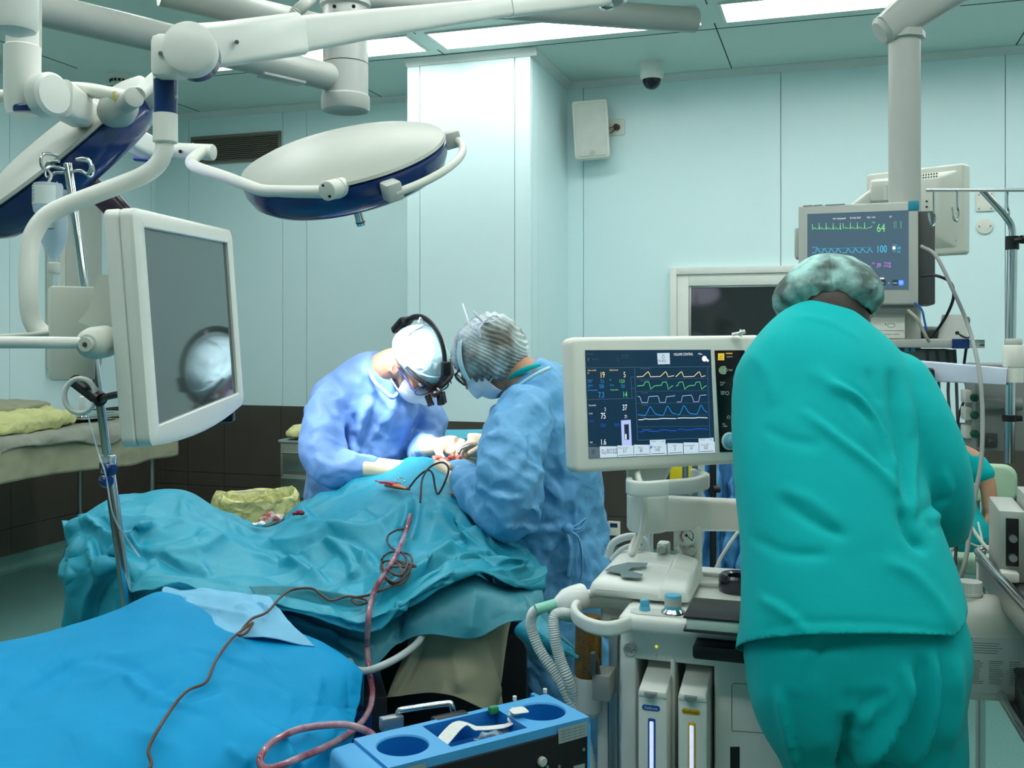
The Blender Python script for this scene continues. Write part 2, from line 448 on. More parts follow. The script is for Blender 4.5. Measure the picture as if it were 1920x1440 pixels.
# floor and ceiling
g = G(); g.box(((LEFT + RIGHT) / 2, (BACK + FRONT) / 2, -0.05), (RIGHT - LEFT + 0.4, BACK - FRONT + 0.4, 0.1))
struct('floor', g, M_floor)
LP = [(-3.85, -2.31), (-2.20, -0.68), (-0.57, 0.96), (1.07, 2.60)]         # lamp openings along X
LY = [(5.19, 5.52), (3.5, 3.83), (1.9, 2.23), (0.3, 0.63)]  # far row first; the nearer rows are unseen, added to brighten the room
g = G(); zc = CEIL + 0.04
ys = [FRONT - .2] + [y for p in LY[::-1] for y in p] + [BACK + .2]
for i in range(len(ys) - 1):
    if i % 2 == 0:
        g.box(((LEFT + RIGHT) / 2, (ys[i] + ys[i + 1]) / 2, zc), (RIGHT - LEFT + .4, ys[i + 1] - ys[i], 0.08))
    else:
        xs = [LEFT - .2] + [x for p in LP for x in p] + [RIGHT + .2]
        for k in range(0, len(xs), 2):
            g.box(((xs[k] + xs[k + 1]) / 2, (ys[i] + ys[i + 1]) / 2, zc), (xs[k + 1] - xs[k], ys[i + 1] - ys[i], 0.08))
g.box(((LEFT + RIGHT) / 2, (BACK + FRONT) / 2, CEIL + 0.16), (RIGHT - LEFT + .4, BACK - FRONT + .4, 0.04))
for x in (-4.6, -3.08, -2.255, -0.625, 1.015, 2.66):                          # panel joints
    g.box((x, (BACK + LY[0][1]) / 2, CEIL), (0.006, BACK - LY[0][1], 0.004), m=1)
    g.box((x, (LY[0][0] + LY[1][1]) / 2, CEIL), (0.006, LY[0][0] - LY[1][1], 0.004), m=1)
g.box(((LEFT + RIGHT) / 2, 5.62, CEIL), (RIGHT - LEFT, 0.006, 0.004), m=1)
g.box(((LEFT + RIGHT) / 2, 3.6, CEIL), (RIGHT - LEFT, 0.006, 0.004), m=1)
struct('ceiling', g, [M_ceil, M_seam2])

def panel_wall(name, axis, pos, a0, a1, seams, z0, z1, mats, out, t=0.03, gap=0.004, hseams=()):
    """a wall of flush panels with narrow joints; axis 'x' runs along X at Y=pos"""
    g = G(); cuts = [a0] + sorted(s for s in seams if a0 < s < a1) + [a1]; zs = [z0] + list(hseams) + [z1]
    def put(c, zc_, l, h, th, off, m):
        if axis == 'x': g.box((c, pos + out * off, zc_), (l, th, h), m=m)
        else: g.box((pos + out * off, c, zc_), (th, l, h), m=m)
    put((a0 + a1) / 2, (z0 + z1) / 2, a1 - a0, z1 - z0, 0.1, 0.05 + t, 1)
    for i in range(len(cuts) - 1):
        l0 = cuts[i] + (gap / 2 if i else 0); l1 = cuts[i + 1] - (gap / 2 if i < len(cuts) - 2 else 0)
        for k in range(len(zs) - 1):
            b0 = zs[k] + (gap / 2 if k else 0); b1 = zs[k + 1] - (gap / 2 if k < len(zs) - 2 else 0)
            put((l0 + l1) / 2, (b0 + b1) / 2, l1 - l0, b1 - b0, t, t / 2, 0)
    return g
bx = lambda p: float(onY(p, 600, BACK)[0])
PX0, PX1, PY = -2.52, -1.72, 5.67
gw = panel_wall('w', 'x', BACK, LEFT, RIGHT, [bx(p) for p in (354, 530, 575, 1094, 1464, 1885)], DADO, CEIL, None, 1)
struct('wall_back', gw, [M_wall, M_seam])
gw = panel_wall('w', 'y', LEFT, FRONT, BACK, [float(onX(p, 600, LEFT)[1]) for p in (18, 283)] + [0.5, 2.0], DADO, CEIL, None, -1)
struct('wall_left', gw, [M_wall, M_seam])
gw = panel_wall('w', 'y', RIGHT, FRONT, BACK, [-1, 0.5, 2.0, 3.5, 5.0], DADO, CEIL, None, 1)
struct('wall_right', gw, [M_wall, M_seam])
gw = panel_wall('w', 'x', FRONT, LEFT, RIGHT, [-3.5, -2, -.5, 1, 2.5], DADO, CEIL, None, -1)
struct('wall_front', gw, [M_wall, M_seam])
# the pillar that stands out from the back wall
g = G(); xm = [PX0, PX0 + .085, PX1 - .10, PX1]
for i in range(3): g.box(((xm[i] + xm[i + 1]) / 2, PY + .015, (DADO + CEIL) / 2), (xm[i + 1] - xm[i] - .004, .03, CEIL - DADO))
ym = [PY + .03, PY + .15, BACK]
for i in range(2): g.box((PX1 - .015, (ym[i] + ym[i + 1]) / 2, (DADO + CEIL) / 2), (.03, ym[i + 1] - ym[i] - .004, CEIL - DADO))
g.box((PX0 + .015, (PY + .03 + BACK) / 2, (DADO + CEIL) / 2), (.03, BACK - PY - .03, CEIL - DADO))
g.box(((PX0 + PX1) / 2, (PY + BACK) / 2 + .02, (DADO + CEIL) / 2), (PX1 - PX0 - .05, BACK - PY - .05, CEIL - DADO), m=1)
struct('wall_pillar', g, [M_wall, M_seam])
# dark dado cladding
tn = [0]
def trim(g, mats):
    tn[0] += 1; return struct('trim_%d' % tn[0], g, mats)
bseams = [bx(p) for p in (313, 354, 422, 528, 1200, 1464, 1885)]
trim(panel_wall('d', 'x', BACK - .012, LEFT, PX0, bseams, .10, DADO, None, 1, t=.012, hseams=(.36, .46)), [M_dado, M_dseam])
trim(panel_wall('d', 'x', BACK - .012, PX1, RIGHT, bseams, .10, DADO, None, 1, t=.012, hseams=(.30,)), [M_dado, M_dseam])
trim(panel_wall('d', 'y', LEFT + .012, FRONT, BACK - .02, [float(onX(p, 900, LEFT)[1]) for p in (18, 283)] + [.5, 2], .10, DADO, None, -1, t=.012, hseams=(.27,)), [M_dado, M_dseam])
trim(panel_wall('d', 'y', RIGHT - .012, FRONT, BACK - .02, [-1, .5, 2, 3.5, 5], .10, DADO, None, 1, t=.012), [M_dado, M_dseam])
trim(panel_wall('d', 'x', FRONT + .012, LEFT + .02, RIGHT - .02, [-3, -1, 1], .10, DADO, None, -1, t=.012), [M_dado, M_dseam])
g = G(); g.box(((PX0 + PX1) / 2, (PY + BACK) / 2 - .006, (DADO + .10) / 2), (PX1 - PX0 + .024, BACK - PY + .012, DADO - .10), m=0); trim(g, M_dado)
# rounded vinyl skirting
def cove(name, p0, p1, nrm):
    p0 = np.array(p0, float); p1 = np.array(p1, float); nrm = np.array(nrm, float)
    prof = [(0, .11), (.010, .11)] + [(.010 + .055 * (1 - math.cos(a)), .002 + .06 * (1 - math.sin(a))) for a in np.linspace(.2, PI / 2, 5)] + [(.075, -.002), (0, -.002)]
    g = G(); g.ring([np.array([p0 + nrm * o + UP * z for o, z in prof]), np.array([p1 + nrm * o + UP * z for o, z in prof])])
    return struct(name, g, M_floor)
cove('baseboard_left', (LEFT, FRONT, 0), (LEFT, BACK, 0), (1, 0, 0))
cove('baseboard_back', (LEFT, BACK, 0), (PX0, BACK, 0), (0, -1, 0))
cove('baseboard_back.001', (PX1, BACK, 0), (RIGHT, BACK, 0), (0, -1, 0))
cove('baseboard_right', (RIGHT, FRONT, 0), (RIGHT, BACK, 0), (-1, 0, 0))
cove('baseboard_pillar', (PX0, PY - .012, 0), (PX1, PY - .012, 0), (0, -1, 0))
# white cornice at the ceiling
def cornice(segs):
    for (p0, p1, nrm) in segs:
        g = G(); p0 = np.array(p0, float); p1 = np.array(p1, float); nrm = np.array(nrm, float)
        prof = [(0, -.045), (.008, -.045), (.014, -.03), (.03, -.012), (.04, -.006), (.04, .002), (0, .002)]
        g.ring([np.array([p0 + nrm * o + UP * z for o, z in prof]), np.array([p1 + nrm * o + UP * z for o, z in prof])]); trim(g, M_trim)
cornice([((LEFT, BACK, CEIL), (PX0, BACK, CEIL), (0, -1, 0)), ((PX1, BACK, CEIL), (RIGHT, BACK, CEIL), (0, -1, 0)),
         ((PX0 - .004, PY, CEIL), (PX1 + .04, PY, CEIL), (0, -1, 0)), ((PX1, PY, CEIL), (PX1, BACK, CEIL), (1, 0, 0)),
         ((LEFT, FRONT, CEIL), (LEFT, BACK, CEIL), (1, 0, 0)), ((RIGHT, FRONT, CEIL), (RIGHT, BACK, CEIL), (-1, 0, 0))])

# ceiling light panels, set into the ceiling
M_lit = glow('lit_diffuser', (250, 255, 252), 10.2)
names = ['leftmost bright ceiling light panel, partly behind the grey ceiling arms', 'bright rectangular ceiling light panel in front of the pillar',
         'long bright ceiling light panel above the dome camera', 'ceiling light panel beyond the right-hand pendant beam']
for r_, (y0, y1) in enumerate(LY):
    for k, (x0, x1) in enumerate(LP):
        t = thing('ceiling_light', names[k] if r_ == 0 else 'unseen ceiling light panel added to brighten the near side of the room', 'ceiling light', ((x0 + x1) / 2, (y0 + y1) / 2, CEIL), 'ceiling light panels, far row' if r_ == 0 else 'unseen ceiling light panels added to brighten the room')
        g = G(); w = .014
        for c, s_ in (((x0 + w / 2, (y0 + y1) / 2), (w, y1 - y0)), ((x1 - w / 2, (y0 + y1) / 2), (w, y1 - y0)), (((x0 + x1) / 2, y0 + w / 2), (x1 - x0 - 2 * w, w)), (((x0 + x1) / 2, y1 - w / 2), (x1 - x0 - 2 * w, w))):
            g.box((c[0], c[1], CEIL + .018), (s_[0], s_[1], .05))
        obj('frame', g, M_white, t)
        g = G(); g.box(((x0 + x1) / 2, (y0 + y1) / 2, CEIL + .022), (x1 - x0 - 2 * w, y1 - y0 - 2 * w, .01)); obj('diffuser', g, M_lit, t)

# dark observation window in the back wall, white double frame
g = G(); Y0 = BACK
a = onY(1258, 503, Y0); x0, zt = a[0], a[2]; x1 = x0 + 1.10; zb = .99
def rim(g, x0, x1, z0, z1, w, y0, y1, m=0, bev=.004):
    for c, s_ in (((x0 + w / 2, (z0 + z1) / 2), (w, z1 - z0)), ((x1 - w / 2, (z0 + z1) / 2), (w, z1 - z0)), (((x0 + x1) / 2, z0 + w / 2), (x1 - x0 - 2 * w, w)), (((x0 + x1) / 2, z1 - w / 2), (x1 - x0 - 2 * w, w))):
        g.box((c[0], (y0 + y1) / 2, c[1]), (s_[0], abs(y1 - y0), s_[1]), bev, m)
gg = G(); gg.box(((x0 + x1) / 2, Y0 - .012, (zt + zb) / 2), (x1 - x0 - .2, .012, zt - zb - .2))
win = struct('window_1', gg, M_glassd)
rim(g, x0, x1, zb, zt, .045, Y0, Y0 - .05); rim(g, x0 + .045, x1 - .045, zb + .045, zt - .045, .075, Y0, Y0 - .035)
obj('window_frame', g, M_white, win)
g = G(); rim(g, x0 + .12, x1 - .12, zb + .12, zt - .12, .014, Y0 - .004, Y0 - .022, bev=.002); obj('glazing_bead', g, M_steel, win)

# small fittings on the far walls and ceiling
def rectY(px0, py0, px1, py1, Y):
    a, b = onY(px0, py0, Y), onY(px1, py1, Y); return (a + b) / 2, abs(b[0] - a[0]), abs(b[2] - a[2])
a = onZ(1222, 118, CEIL); cy = float(a[1]); cxx = float(a[0])
t = thing('dome_camera', 'white ceiling dome camera with a dark bubble near the back wall', 'security camera', (cxx, cy, CEIL))
rad = 22 * proj(a)[2] / F
g = G(); g.lathe([(rad * 1.04, 0), (rad * 1.04, .012), (rad, .02), (rad * .98, .09), (rad * .86, .105)], (cxx, cy, CEIL), (0, 0, -1)); obj('housing', g, M_white, t)
g = G(); g.lathe([(rad * .8, .10)] + [(rad * .78 * math.cos(q), .105 + rad * .85 * math.sin(q)) for q in np.linspace(0, 1.5, 8)], (cxx, cy, CEIL), (0, 0, -1)); obj('bubble', g, mat('smoked_dome', (30, 34, 38), .05, vary=0), t)
a = onZ(224, 140, CEIL); rad = 19 * proj(a)[2] / F
t = thing('smoke_detector', 'white round smoke detector on the ceiling behind the lamp arms', 'smoke detector', a)
g = G(); g.lathe([(rad, 0), (rad, .02), (rad * .9, .03)], a, (0, 0, -1)); obj('base', g, M_white, t)
g = G(); g.lathe([(rad * .84, .03), (rad * .8, .055), (rad * .5, .066)], a, (0, 0, -1)); obj('sensor_head', g, M_offw, t)
g = G()
for k in range(14):
    q = 2 * PI * k / 14; g.box((a[0] + rad * .83 * math.cos(q), a[1] + rad * .83 * math.sin(q), a[2] - .045), (.012, .012, .016), m=0)
obj('vent_slots', g, M_black, t)
# loudspeaker
fr = yawframe(onY(1108, 243, BACK - .19), -7); d_ = proj(onY(1108, 243, BACK - .19))[2]; sc = d_ / F
t = thing('loudspeaker', 'white wall loudspeaker beside the pillar', 'loudspeaker', fr.translation)
fr = fr @ Matrix.Rotation(R(5), 4, 'X') @ Matrix.Rotation(R(-3), 4, 'Y')
g = G(); P = Matrix.Rotation(R(90), 4, 'X')
w_, h_ = 66 * sc, 108 * sc; b_ = G(); b_.prism(rrect(w_, h_, .02), -.13, 0.02, bev=.012); g.merge(b_, P); obj('cabinet', g, M_white2, t, fr=fr)
b_ = G(); b_.prism(rrect(w_ - .03, h_ - .03, .012), .02, .026, bev=.003); g = G(); g.merge(b_, P); obj('grille', g, mat('speaker_mesh', (206, 208, 200), .6, bump=.4, bscale=900), t, fr=fr)
b_ = G(); b_.prism(circ(.014), .026, .031, bev=.002); g = G(); g.merge(b_, Matrix.Translation((0, 0, -h_ / 2 + .04)) @ P); obj('badge', g, M_grey, t, fr=fr)
g = G(); g.tube([(-.02, .12, .02), (.02, .16, 0), (.05, .19, 0)], .018); obj('wall_bracket', g, M_grey, t, fr=fr)
c_, w_, h_ = rectY(1143, 226, 1172, 253, BACK)
g = G(); s0 = tf(fr, np.array([[.05, .10, .0], [.05, .12, -.03]]))
for k in range(2): g.tube([s0[k], s0[k] * .5 + c_ * .5 + (.0, -.02, -.02 * k), c_ + (0, -.025, .01 - .02 * k)], .004, 6, smooth=10)
obj('speaker_wire', g, mat('red_brown_wire', (120, 60, 40), .5), t, label='red-brown speaker wires')
t = thing('wall_socket', 'square wall socket with a black plug beside the loudspeaker', 'socket', c_)
g = G(); b_ = G(); b_.prism(rrect(w_, h_, .008), 0, .012, bev=.003); g.merge(b_, Matrix.Translation(c_) @ P); obj('plate', g, M_white2, t)
g = G(); g.cyl(c_ + (0, -.011, 0), c_ + (0, -.05, 0), .022, .017); obj('plug', g, M_black, t)
for lb, nm, (q0, q1, q2, q3), rnd in (('square white blank plate on the wall behind the steel hook rail', 'wall_plate', (1829, 361, 1864, 396), 0), ('round white blank cover on the wall below the square plate', 'wall_cover', (1830, 409, 1862, 440), 1)):
    c_, w_, h_ = rectY(q0, q1, q2, q3, BACK); b_ = G(); b_.prism(circ(w_ / 2) if rnd else rrect(w_, h_, .008), 0, .012, bev=.003)
    t = thing(nm, lb, 'cover plate', c_); g = G(); g.merge(b_, Matrix.Translation(c_) @ P); obj('plate', g, M_white2, t)
    g = G()
    for sx in (-1, 1):
        for sy in ((0,) if rnd else (-1, 1)): g = G(); g.cyl(c_ + (sx * w_ * .33, -.012, sy * h_ * .36), c_ + (sx * w_ * .33, -.016, sy * h_ * .36), .006, n=10); obj('screw', g, M_steel, t)
# vent grille high on the back wall
c_, w_, h_ = rectY(360, 258, 528, 300, BACK)
t = thing('ventilation_grille', 'dark brown ventilation grille high in the back wall left of the lamp', 'vent', c_)
M_grl = mat('grille_brown', (122, 112, 100), .5); g = G(); x0, x1, z0, z1 = c_[0] - w_ / 2, c_[0] + w_ / 2, c_[2] - h_ / 2, c_[2] + h_ / 2
rim(g, x0, x1, z0, z1, .02, BACK, BACK - .02, bev=.003); obj('frame', g, mat('grille_frame', (130, 122, 112), .4, metal=.4), t)
g = G(); g.box((c_[0], BACK - .002, c_[2]), (w_ - .03, .004, h_ - .03)); obj('backing', g, M_seam2, t)
g = G()
for k in range(12):
    z = z0 + .025 + (z1 - z0 - .05) * k / 11; g.box((c_[0], BACK - .01, z), (w_ - .04, .012, .006))
obj('louvres', g, M_grl, t)
# small white wall thermostat low on the dado
c_ = onY(1152, 990, BACK - .012); g = G(); b_ = G(); b_.prism(rrect(.085, .095, .006), 0, .02, bev=.003); g.merge(b_, Matrix.Translation(c_) @ P)
t = thing('wall_controller', 'small white wall control unit with a blue display low on the dark wall', 'wall control', c_); obj('housing', g, M_white2, t)
g = G(); g.box(c_ + (0, -.021, .022), (.05, .003, .026)); obj('display', g, M_blue, t)
# ------------------------------------------------------------------ overhead arms, lamps and screen
def beam(g, pts, hs, ws, m=0, k=4, rd=.28):
    """rounded box-section arm through pts with heights hs and widths ws"""
    P = np.asarray(pts, float); T = np.gradient(P, axis=0) if len(P) > 2 else np.repeat((P[1] - P[0])[None], 2, 0); rings = []
    for p, t, h, w in zip(P, T, hs, ws):
        t = unit(t); s_ = unit(np.cross(t, UP)); u = np.cross(s_, t)
        rings.append(np.array([p + s_ * a + u * b for a, b in rrect(w, h, min(h, w) * rd, k)]))
    return g.ring(rings, m)
def disc(g, c, ax, r, t, m=0, bev=None, n=40):
    ax = unit(ax); return g.cyl(np.asarray(c) - ax * t / 2, np.asarray(c) + ax * t / 2, r, n=n, m=m, bev=bev if bev is not None else min(t, r) * .25)
def at(px, py, d): return W(px, py, d)

# --- ceiling column with its rigid arms
base = at(648, 120, 4.3)
colx, coly = float(base[0]), float(base[1])
t = thing('ceiling_column', 'grey ceiling column carrying thick tubular arms above the operating table', 'ceiling mount', (colx, coly, CEIL))
zb = float(at(648, 208, 4.3)[2]); zt_ = CEIL
g = G(); g.lathe([(.07, zb + .012), (.098, zb), (.104, zb + .012), (.104, zb + .06), (.097, zb + .068), (.097, zb + .20)], (colx, coly, 0), (0, 0, 1)); obj('lower_hub', g, M_armg, t)
g = G(); g.lathe([(.097, zb + .204), (.097, zb + .44), (.11, zb + .45), (.11, zt_ - .03), (.2, zt_ - .02), (.2, zt_)], (colx, coly, 0), (0, 0, 1)); obj('upper_hub', g, M_armg, t)
def ext_arm(name, p0, p1, r, clip=True):
    g = G(); g.tube([p0, p1], r, 28); d = unit(p1 - p0); obj(name, g, M_armg, t)
    if clip:
        q = p0 + d * .32; g = G(); g.box((0, 0, 0), (.2, .07, .014), .006); obj('cable_clip', g, M_armg, t, fr=frame(q + UP * -r * .95, d, unit(np.cross(UP, d)), np.cross(d, unit(np.cross(UP, d)))))
c0 = np.array([colx, coly, zb + .13]); e0 = at(38, 8, 3.35)
ext_arm('extension_arm', c0, e0, .058)
c1 = np.array([colx, coly, zb + .33]); e1 = at(300, -18, 3.9); ext_arm('extension_arm', c1, e1, .06)
c2 = np.array([colx, coly, zb + .50]); e2 = c2 + C(1.6, .05, -.5); ext_arm('extension_arm', c2, e2, .06, False)
g = G(); q = c1 + unit(e1 - c1) * .05
g.tube([c1 + C(-.02, .0, .08), c1 + C(-.16, .02, .1)], .04, 16); obj('cable_bracket', g, M_armg, t)
P = catmull(np.array([at(548, 32, 4.05), at(556, 22, 4.05), at(572, 8, 4.1), at(590, -12, 4.2), at(600, -40, 4.3)]), 60)
g = G(); g.tube(P, [.021 + .004 * (i % 2) for i in range(60)], 12); obj('corrugated_hose', g, M_grey, t)
for px_, py_ in ((627, 12), (663, 12)):
    g = G(); g.cyl(at(px_, py_, 4.2), at(px_, py_, 4.15), .008); obj('screw', g, M_black, t)

# --- surgical lamps
M_ltop = mat('lamp_top_enamel', (160, 166, 156), .4, vary=.02)
M_lens = glow('lamp_lens', (225, 228, 255), 3.0)
def lamp(label, c, n, a_joint, rad=.307, top=None):
    c = np.asarray(c, float); n = unit(n); tc = unit(CAM - c); e2 = unit(tc - n * (tc @ n)); e1 = unit(np.cross(e2, n))
    if e1 @ RT < 0: e1 = -e1
    t = thing('surgical_lamp', label, 'surgical lamp', c)
    g = G(); g.lathe([(0, .052), (rad * .5, .047), (rad * .86, .032), (rad * .97, .020), (rad * .985, .012), (rad * .96, .008)], c, n, 72); obj('top_shell', g, top or M_ltop, t)
    g = G(); g.lathe([(rad * .95, .008), (rad * .985, .004), (rad * .975, -.03), (rad * .93, -.062), (rad * .84, -.083), (rad * .78, -.087), (rad * .78, -.07)], c, n, 72, caps=False); obj('rim', g, M_blue, t)
    g = G(); g.lathe([(0, -.074), (rad * .79, -.074), (rad * .79, -.08), (0, -.08)], c, n, 72); obj('lens', g, M_lens, t)
    return t, c, n, e1, e2
def rail(t, c, n, e1, e2, a0, a1, rad, off=-.03):
    P = [c + n * off + rad * (math.cos(R(a)) * e1 + math.sin(R(a)) * e2) for a in np.linspace(a0, a1, 30)]
    g = G(); g.tube(P, .0115, 12); obj('handle_rail', g, M_offw, t)
    for a in (a0, a1):
        dr = math.cos(R(a)) * e1 + math.sin(R(a)) * e2; q = c + n * off + dr * (rad - .018); tg = unit(np.cross(n, dr))
        g = G(); g.box((0, 0, .004), (.055, .046, .052), .008); obj('rail_bracket', g, M_grey, t, fr=frame(q, dr, tg, n))
lc = at(646, 300, 2.9); ln = C(-.17, .88, .45)
t, c, n, e1, e2 = lamp('round surgical lamp with white top and dark blue rim over the two surgeons', lc, ln, 0)
LAMP1 = (c, n)
rail(t, c, n, e1, e2, 72, -10, .345)
g = G(); g.cyl(c - n * .08, c - n * .13, .02); g.cyl(c - n * .13, c - n * .205, .0135, bev=.002); g.cyl(c - n * .192, c - n * .196, .0145, m=1); obj('sterile_handle', g, [M_chrome, M_black], t, label='polished steel handle')
jp = c + .30 * (math.cos(R(97)) * e1 + math.sin(R(97)) * e2) + n * .01
jo = at(612, 358, proj(jp)[2] - .05)
g = G(); ax = unit(jp - jo); g.cyl(jo, jo + ax * .09, .026, bev=.004); g.cyl(jo + ax * .05, jo + ax * .056, .0275); g.cyl(jo + ax * .085, jp + ax * .05, .024); obj('yoke_joint', g, M_offw, t)
for a_ in (-.014, .014): g = G(); g.cyl(jo + C(a_ * .6, -a_, 0) - ax * .001, jo + C(a_ * .6, -a_, 0) + ax * .004, .004, n=10); obj('joint_screw', g, M_black, t)
dj = proj(jo)[2] + .02
g = G(); g.tube([at(384, 280, 2.94), at(370, 291, 2.9), at(359, 301, 2.86), at(360, 308, 2.85), at(372, 315, 2.83), at(420, 331, 2.78), at(470, 350, 2.72), at(492, 357, 2.7), at(520, 359, 2.68), at(606, 360, dj)], .0165, 16, smooth=60); obj('bent_rod', g, M_offw, t)
# its spring arm
d0, d1 = 2.35, 2.95
g = G(); g.cyl(at(312, 282, 2.97), at(401, 286, 2.94), .024, bev=.005); g.cyl(at(362, 284, 2.955), at(364, 284, 2.955), .0247); obj('swivel_stub', g, M_offw, t)
g = G(); g.cyl(at(338, 284, 2.93), at(338, 284, 2.925), .0055, n=12); obj('stub_screw', g, M_black, t)
g = G(); beam(g, [at(112, 184, d0), at(150, 208, 2.46), at(158, 212, 2.5), at(285, 280, d1)], [.090, .082, .070, .066], [.06, .058, .05, .05]); obj('spring_arm', g, M_white, t)
g = G(); g.lathe([(.0, .022), (.044, .020), (.051, .012), (.052, -.02)], at(92, 178, d0 - .03), C(.90, 0, .42), 40); obj('joint_cover', g, M_white, t)
g = G(); zt0 = at(40, 88, d0)[2]; zt1 = at(40, 172, d0)[2]; q = at(42, 130, d0)
g.lathe([(.033, zt1 - .055), (.038, zt1 - .04), (.041, zt1), (.041, zt0), (.036, zt0 + .004), (.036, zt0 + .12)], (q[0], q[1], 0), (0, 0, 1), 32)
g.cyl(at(42, 178, d0 + .02), at(90, 178, d0 - .02), .036); obj('pivot_elbow', g, M_white, t)
g = G(); g.box(at(48, 203, d0 - .03), (.05, .03, .018), .004); obj('joint_gap', g, M_blue, t)
g = G(); beam(g, [at(255, 293, 2.93), at(300, 298, 2.93)], [.03, .03], [.04, .04]); g.cyl(at(262, 288, 2.93), at(262, 302, 2.93), .014); obj('pivot_socket', g, M_blue, t)
# upper joint of that arm, off the edge of the frame
g = G(); q = at(28, 40, 2.15); g.lathe([(.018, float(at(0, 66, 2.15)[2])), (.042, float(at(0, 58, 2.15)[2])), (.048, float(at(0, 48, 2.15)[2])), (.048, float(at(0, -60, 2.15)[2]))], (q[0], q[1], 0), (0, 0, 1), 36); obj('upper_joint', g, M_white, t)
g = G(); q = at(56, 40, d0 + .02); g.cyl((q[0], q[1], float(at(0, 92, d0)[2])), (q[0], q[1], float(at(0, -120, d0)[2])), .026, n=24); obj('drop_tube', g, M_armg, t)

# --- second lamp, tipped almost edge-on
lc = at(112, 283, 2.7); ln = C(-.544, .696, .475)
t, c, n, e1, e2 = lamp('tilted surgical lamp at the left edge seen almost edge-on behind the drip stand', lc, ln, 0, top=M_grey)
LAMP2 = (c, n)
hs = c - n * .08
g = G(); g.cyl(hs, hs - n * .05, .024, bev=.003); g.cyl(hs - n * .05, hs - n * .215, .034, n=28, bev=.004); g.cyl(hs - n * .203, hs - n * .216, .0352, n=28); obj('sterile_handle', g, mat('dark_handle', (38, 28, 34), .25, vary=.05), t, label='thick black handle')
q0 = at(252, 182, 2.36); q1 = at(218, 206, 2.46)
ax = unit(q1 - q0); g = G(); g.cyl(q0, q0 + ax * .10, .024, bev=.003); g.lathe([(.024, .06), (.04, .085), (.046, .12), (.038, .16)], q0, ax, 32); obj('yoke_joint', g, M_grey, t)
g = G(); g.tube([at(-30, 182, 2.5), at(20, 180, 2.5), at(70, 173, 2.5), at(120, 167, 2.5), at(160, 168, 2.47), at(205, 176, 2.42), at(246, 185, 2.38)], .0175, 16, smooth=50); obj('bent_rod', g, M_offw, t)
g = G(); g.box((0, 0, 0), (.012, .02, .002), .0005); obj('yellow_tag', g, mat('yellow_tag', (214, 190, 70), .6), t, fr=frame(at(216, 179, 2.385), RT, UP, -FW))
g = G(); e_ = at(258, 178, 2.37); g.tube([e_, at(272, 166, 2.45), at(300, 140, 2.6)], .018, 14, smooth=12); obj('yoke_bar', g, M_grey, t)
rail(t, c, n, e1, e2, -25, 30, .335)

# --- screen on its spring arm (foreground, left)
dTL = 1.62
TLc = at(252, 388, dTL)
best = None
for dTR in np.linspace(1.9, 2.6, 141):
    TRc = at(436, 432, dTR); uu = TRc - TLc
    r = ray(286, 836); dBL = ((TLc - CAM) @ uu) / (r @ uu)
    BLc = CAM + r * dBL; x_, y_, _ = proj(TRc + BLc - TLc); e_ = math.hypot(x_ - 459, y_ - 757)
    if best is None or e_ < best[0]: best = (e_, TRc, BLc)
TRc, BLc = best[1], best[2]
sw, sh = np.linalg.norm(TRc - TLc), np.linalg.norm(BLc - TLc)
su, sv = unit(TRc - TLc), unit(TLc - BLc); sn = np.cross(su, sv)
so = (TRc + BLc) / 2
FS = frame(so, su, sv, sn)
t = thing('ceiling_monitor', 'large white flat screen on a ceiling boom at the left, seen obliquely', 'monitor', so)
def outline(w, h, r, bow):
    P = rrect(w, h, r, 5); Q = []
    for x, y in P: Q.append((x, y))
    k = [i for i in range(len(Q)) if Q[i][1] < -h / 2 + .001]
    out = []
    for i, (x, y) in enumerate(Q):
        out.append((x, y - bow * max(0, 1 - (2 * x / w) ** 2) if y < 0 else y))
        if i == 17:
            for f in np.linspace(.08, .92, 12):
                xx = -w / 2 + r + (w - 2 * r) * f; out.append((xx, -h / 2 - bow * (1 - (2 * xx / w) ** 2)))
    return out
scp = Panel(so, su, sv, sn)
qs = [scp.hit(*p) for p in ((272, 426), (426, 456), (450, 736), (299, 797))]
sx0, sx1 = (qs[0][0] + qs[3][0]) / 2, (qs[1][0] + qs[2][0]) / 2; sy1, sy0 = (qs[0][1] + qs[1][1]) / 2, (qs[2][1] + qs[3][1]) / 2
ol = outline(sw, sh, .016, .018)
g = G(); g.prism(ol, -.052, -.028, bev=.004); g.prism([(x * .985, y * .985) for x, y in ol], -.0285, -.0255); g.prism(ol, -.026, -.008, bev=.003); obj('housing', g, M_white, t, fr=FS)
g = G(); iw, ih = sx1 - sx0, sy1 - sy0; ic = ((sx0 + sx1) / 2, (sy0 + sy1) / 2)
inner = rrect(iw, ih, .004, 5, ic); outer = rrect(sw, sh, .016, 5)
def bow_y(p): return (p[0], p[1] - .018 * max(0, 1 - (2 * p[0] / sw) ** 2) if p[1] < 0 else p[1])
# bezel ring: outer wall, chamfer, flat, inner lip
def dense(P, n=8):
    P = np.array(P); Q = []
    for i in range(len(P)):
        for f in range(n): Q.append(P[i] + (P[(i + 1) % len(P)] - P[i]) * f / n)
    return np.array(Q)
od, idn = dense(outer), dense(inner)
od2 = np.array([bow_y(p) for p in od]); oi = np.array([bow_y(p) for p in od * np.array([1 - .016 / sw, 1 - .016 / sh])])
rg = lambda P, z: np.c_[P, np.full(len(P), z)]
g.ring([rg(od2, -.010), rg(od2, -.004), rg(oi, 0), rg(idn + (idn - np.array(ic)) * .012, 0), rg(idn, -.002), rg(idn, -.008)], caps=False); obj('bezel', g, M_white, t, fr=FS)
g = G(); g.box((ic[0], ic[1], -.009), (iw + .006, ih + .006, .004)); obj('screen', g, mat('switched_off_screen', (64, 76, 74), .05, vary=0, spec=.9), t, fr=FS, label='dark glossy switched-off screen')
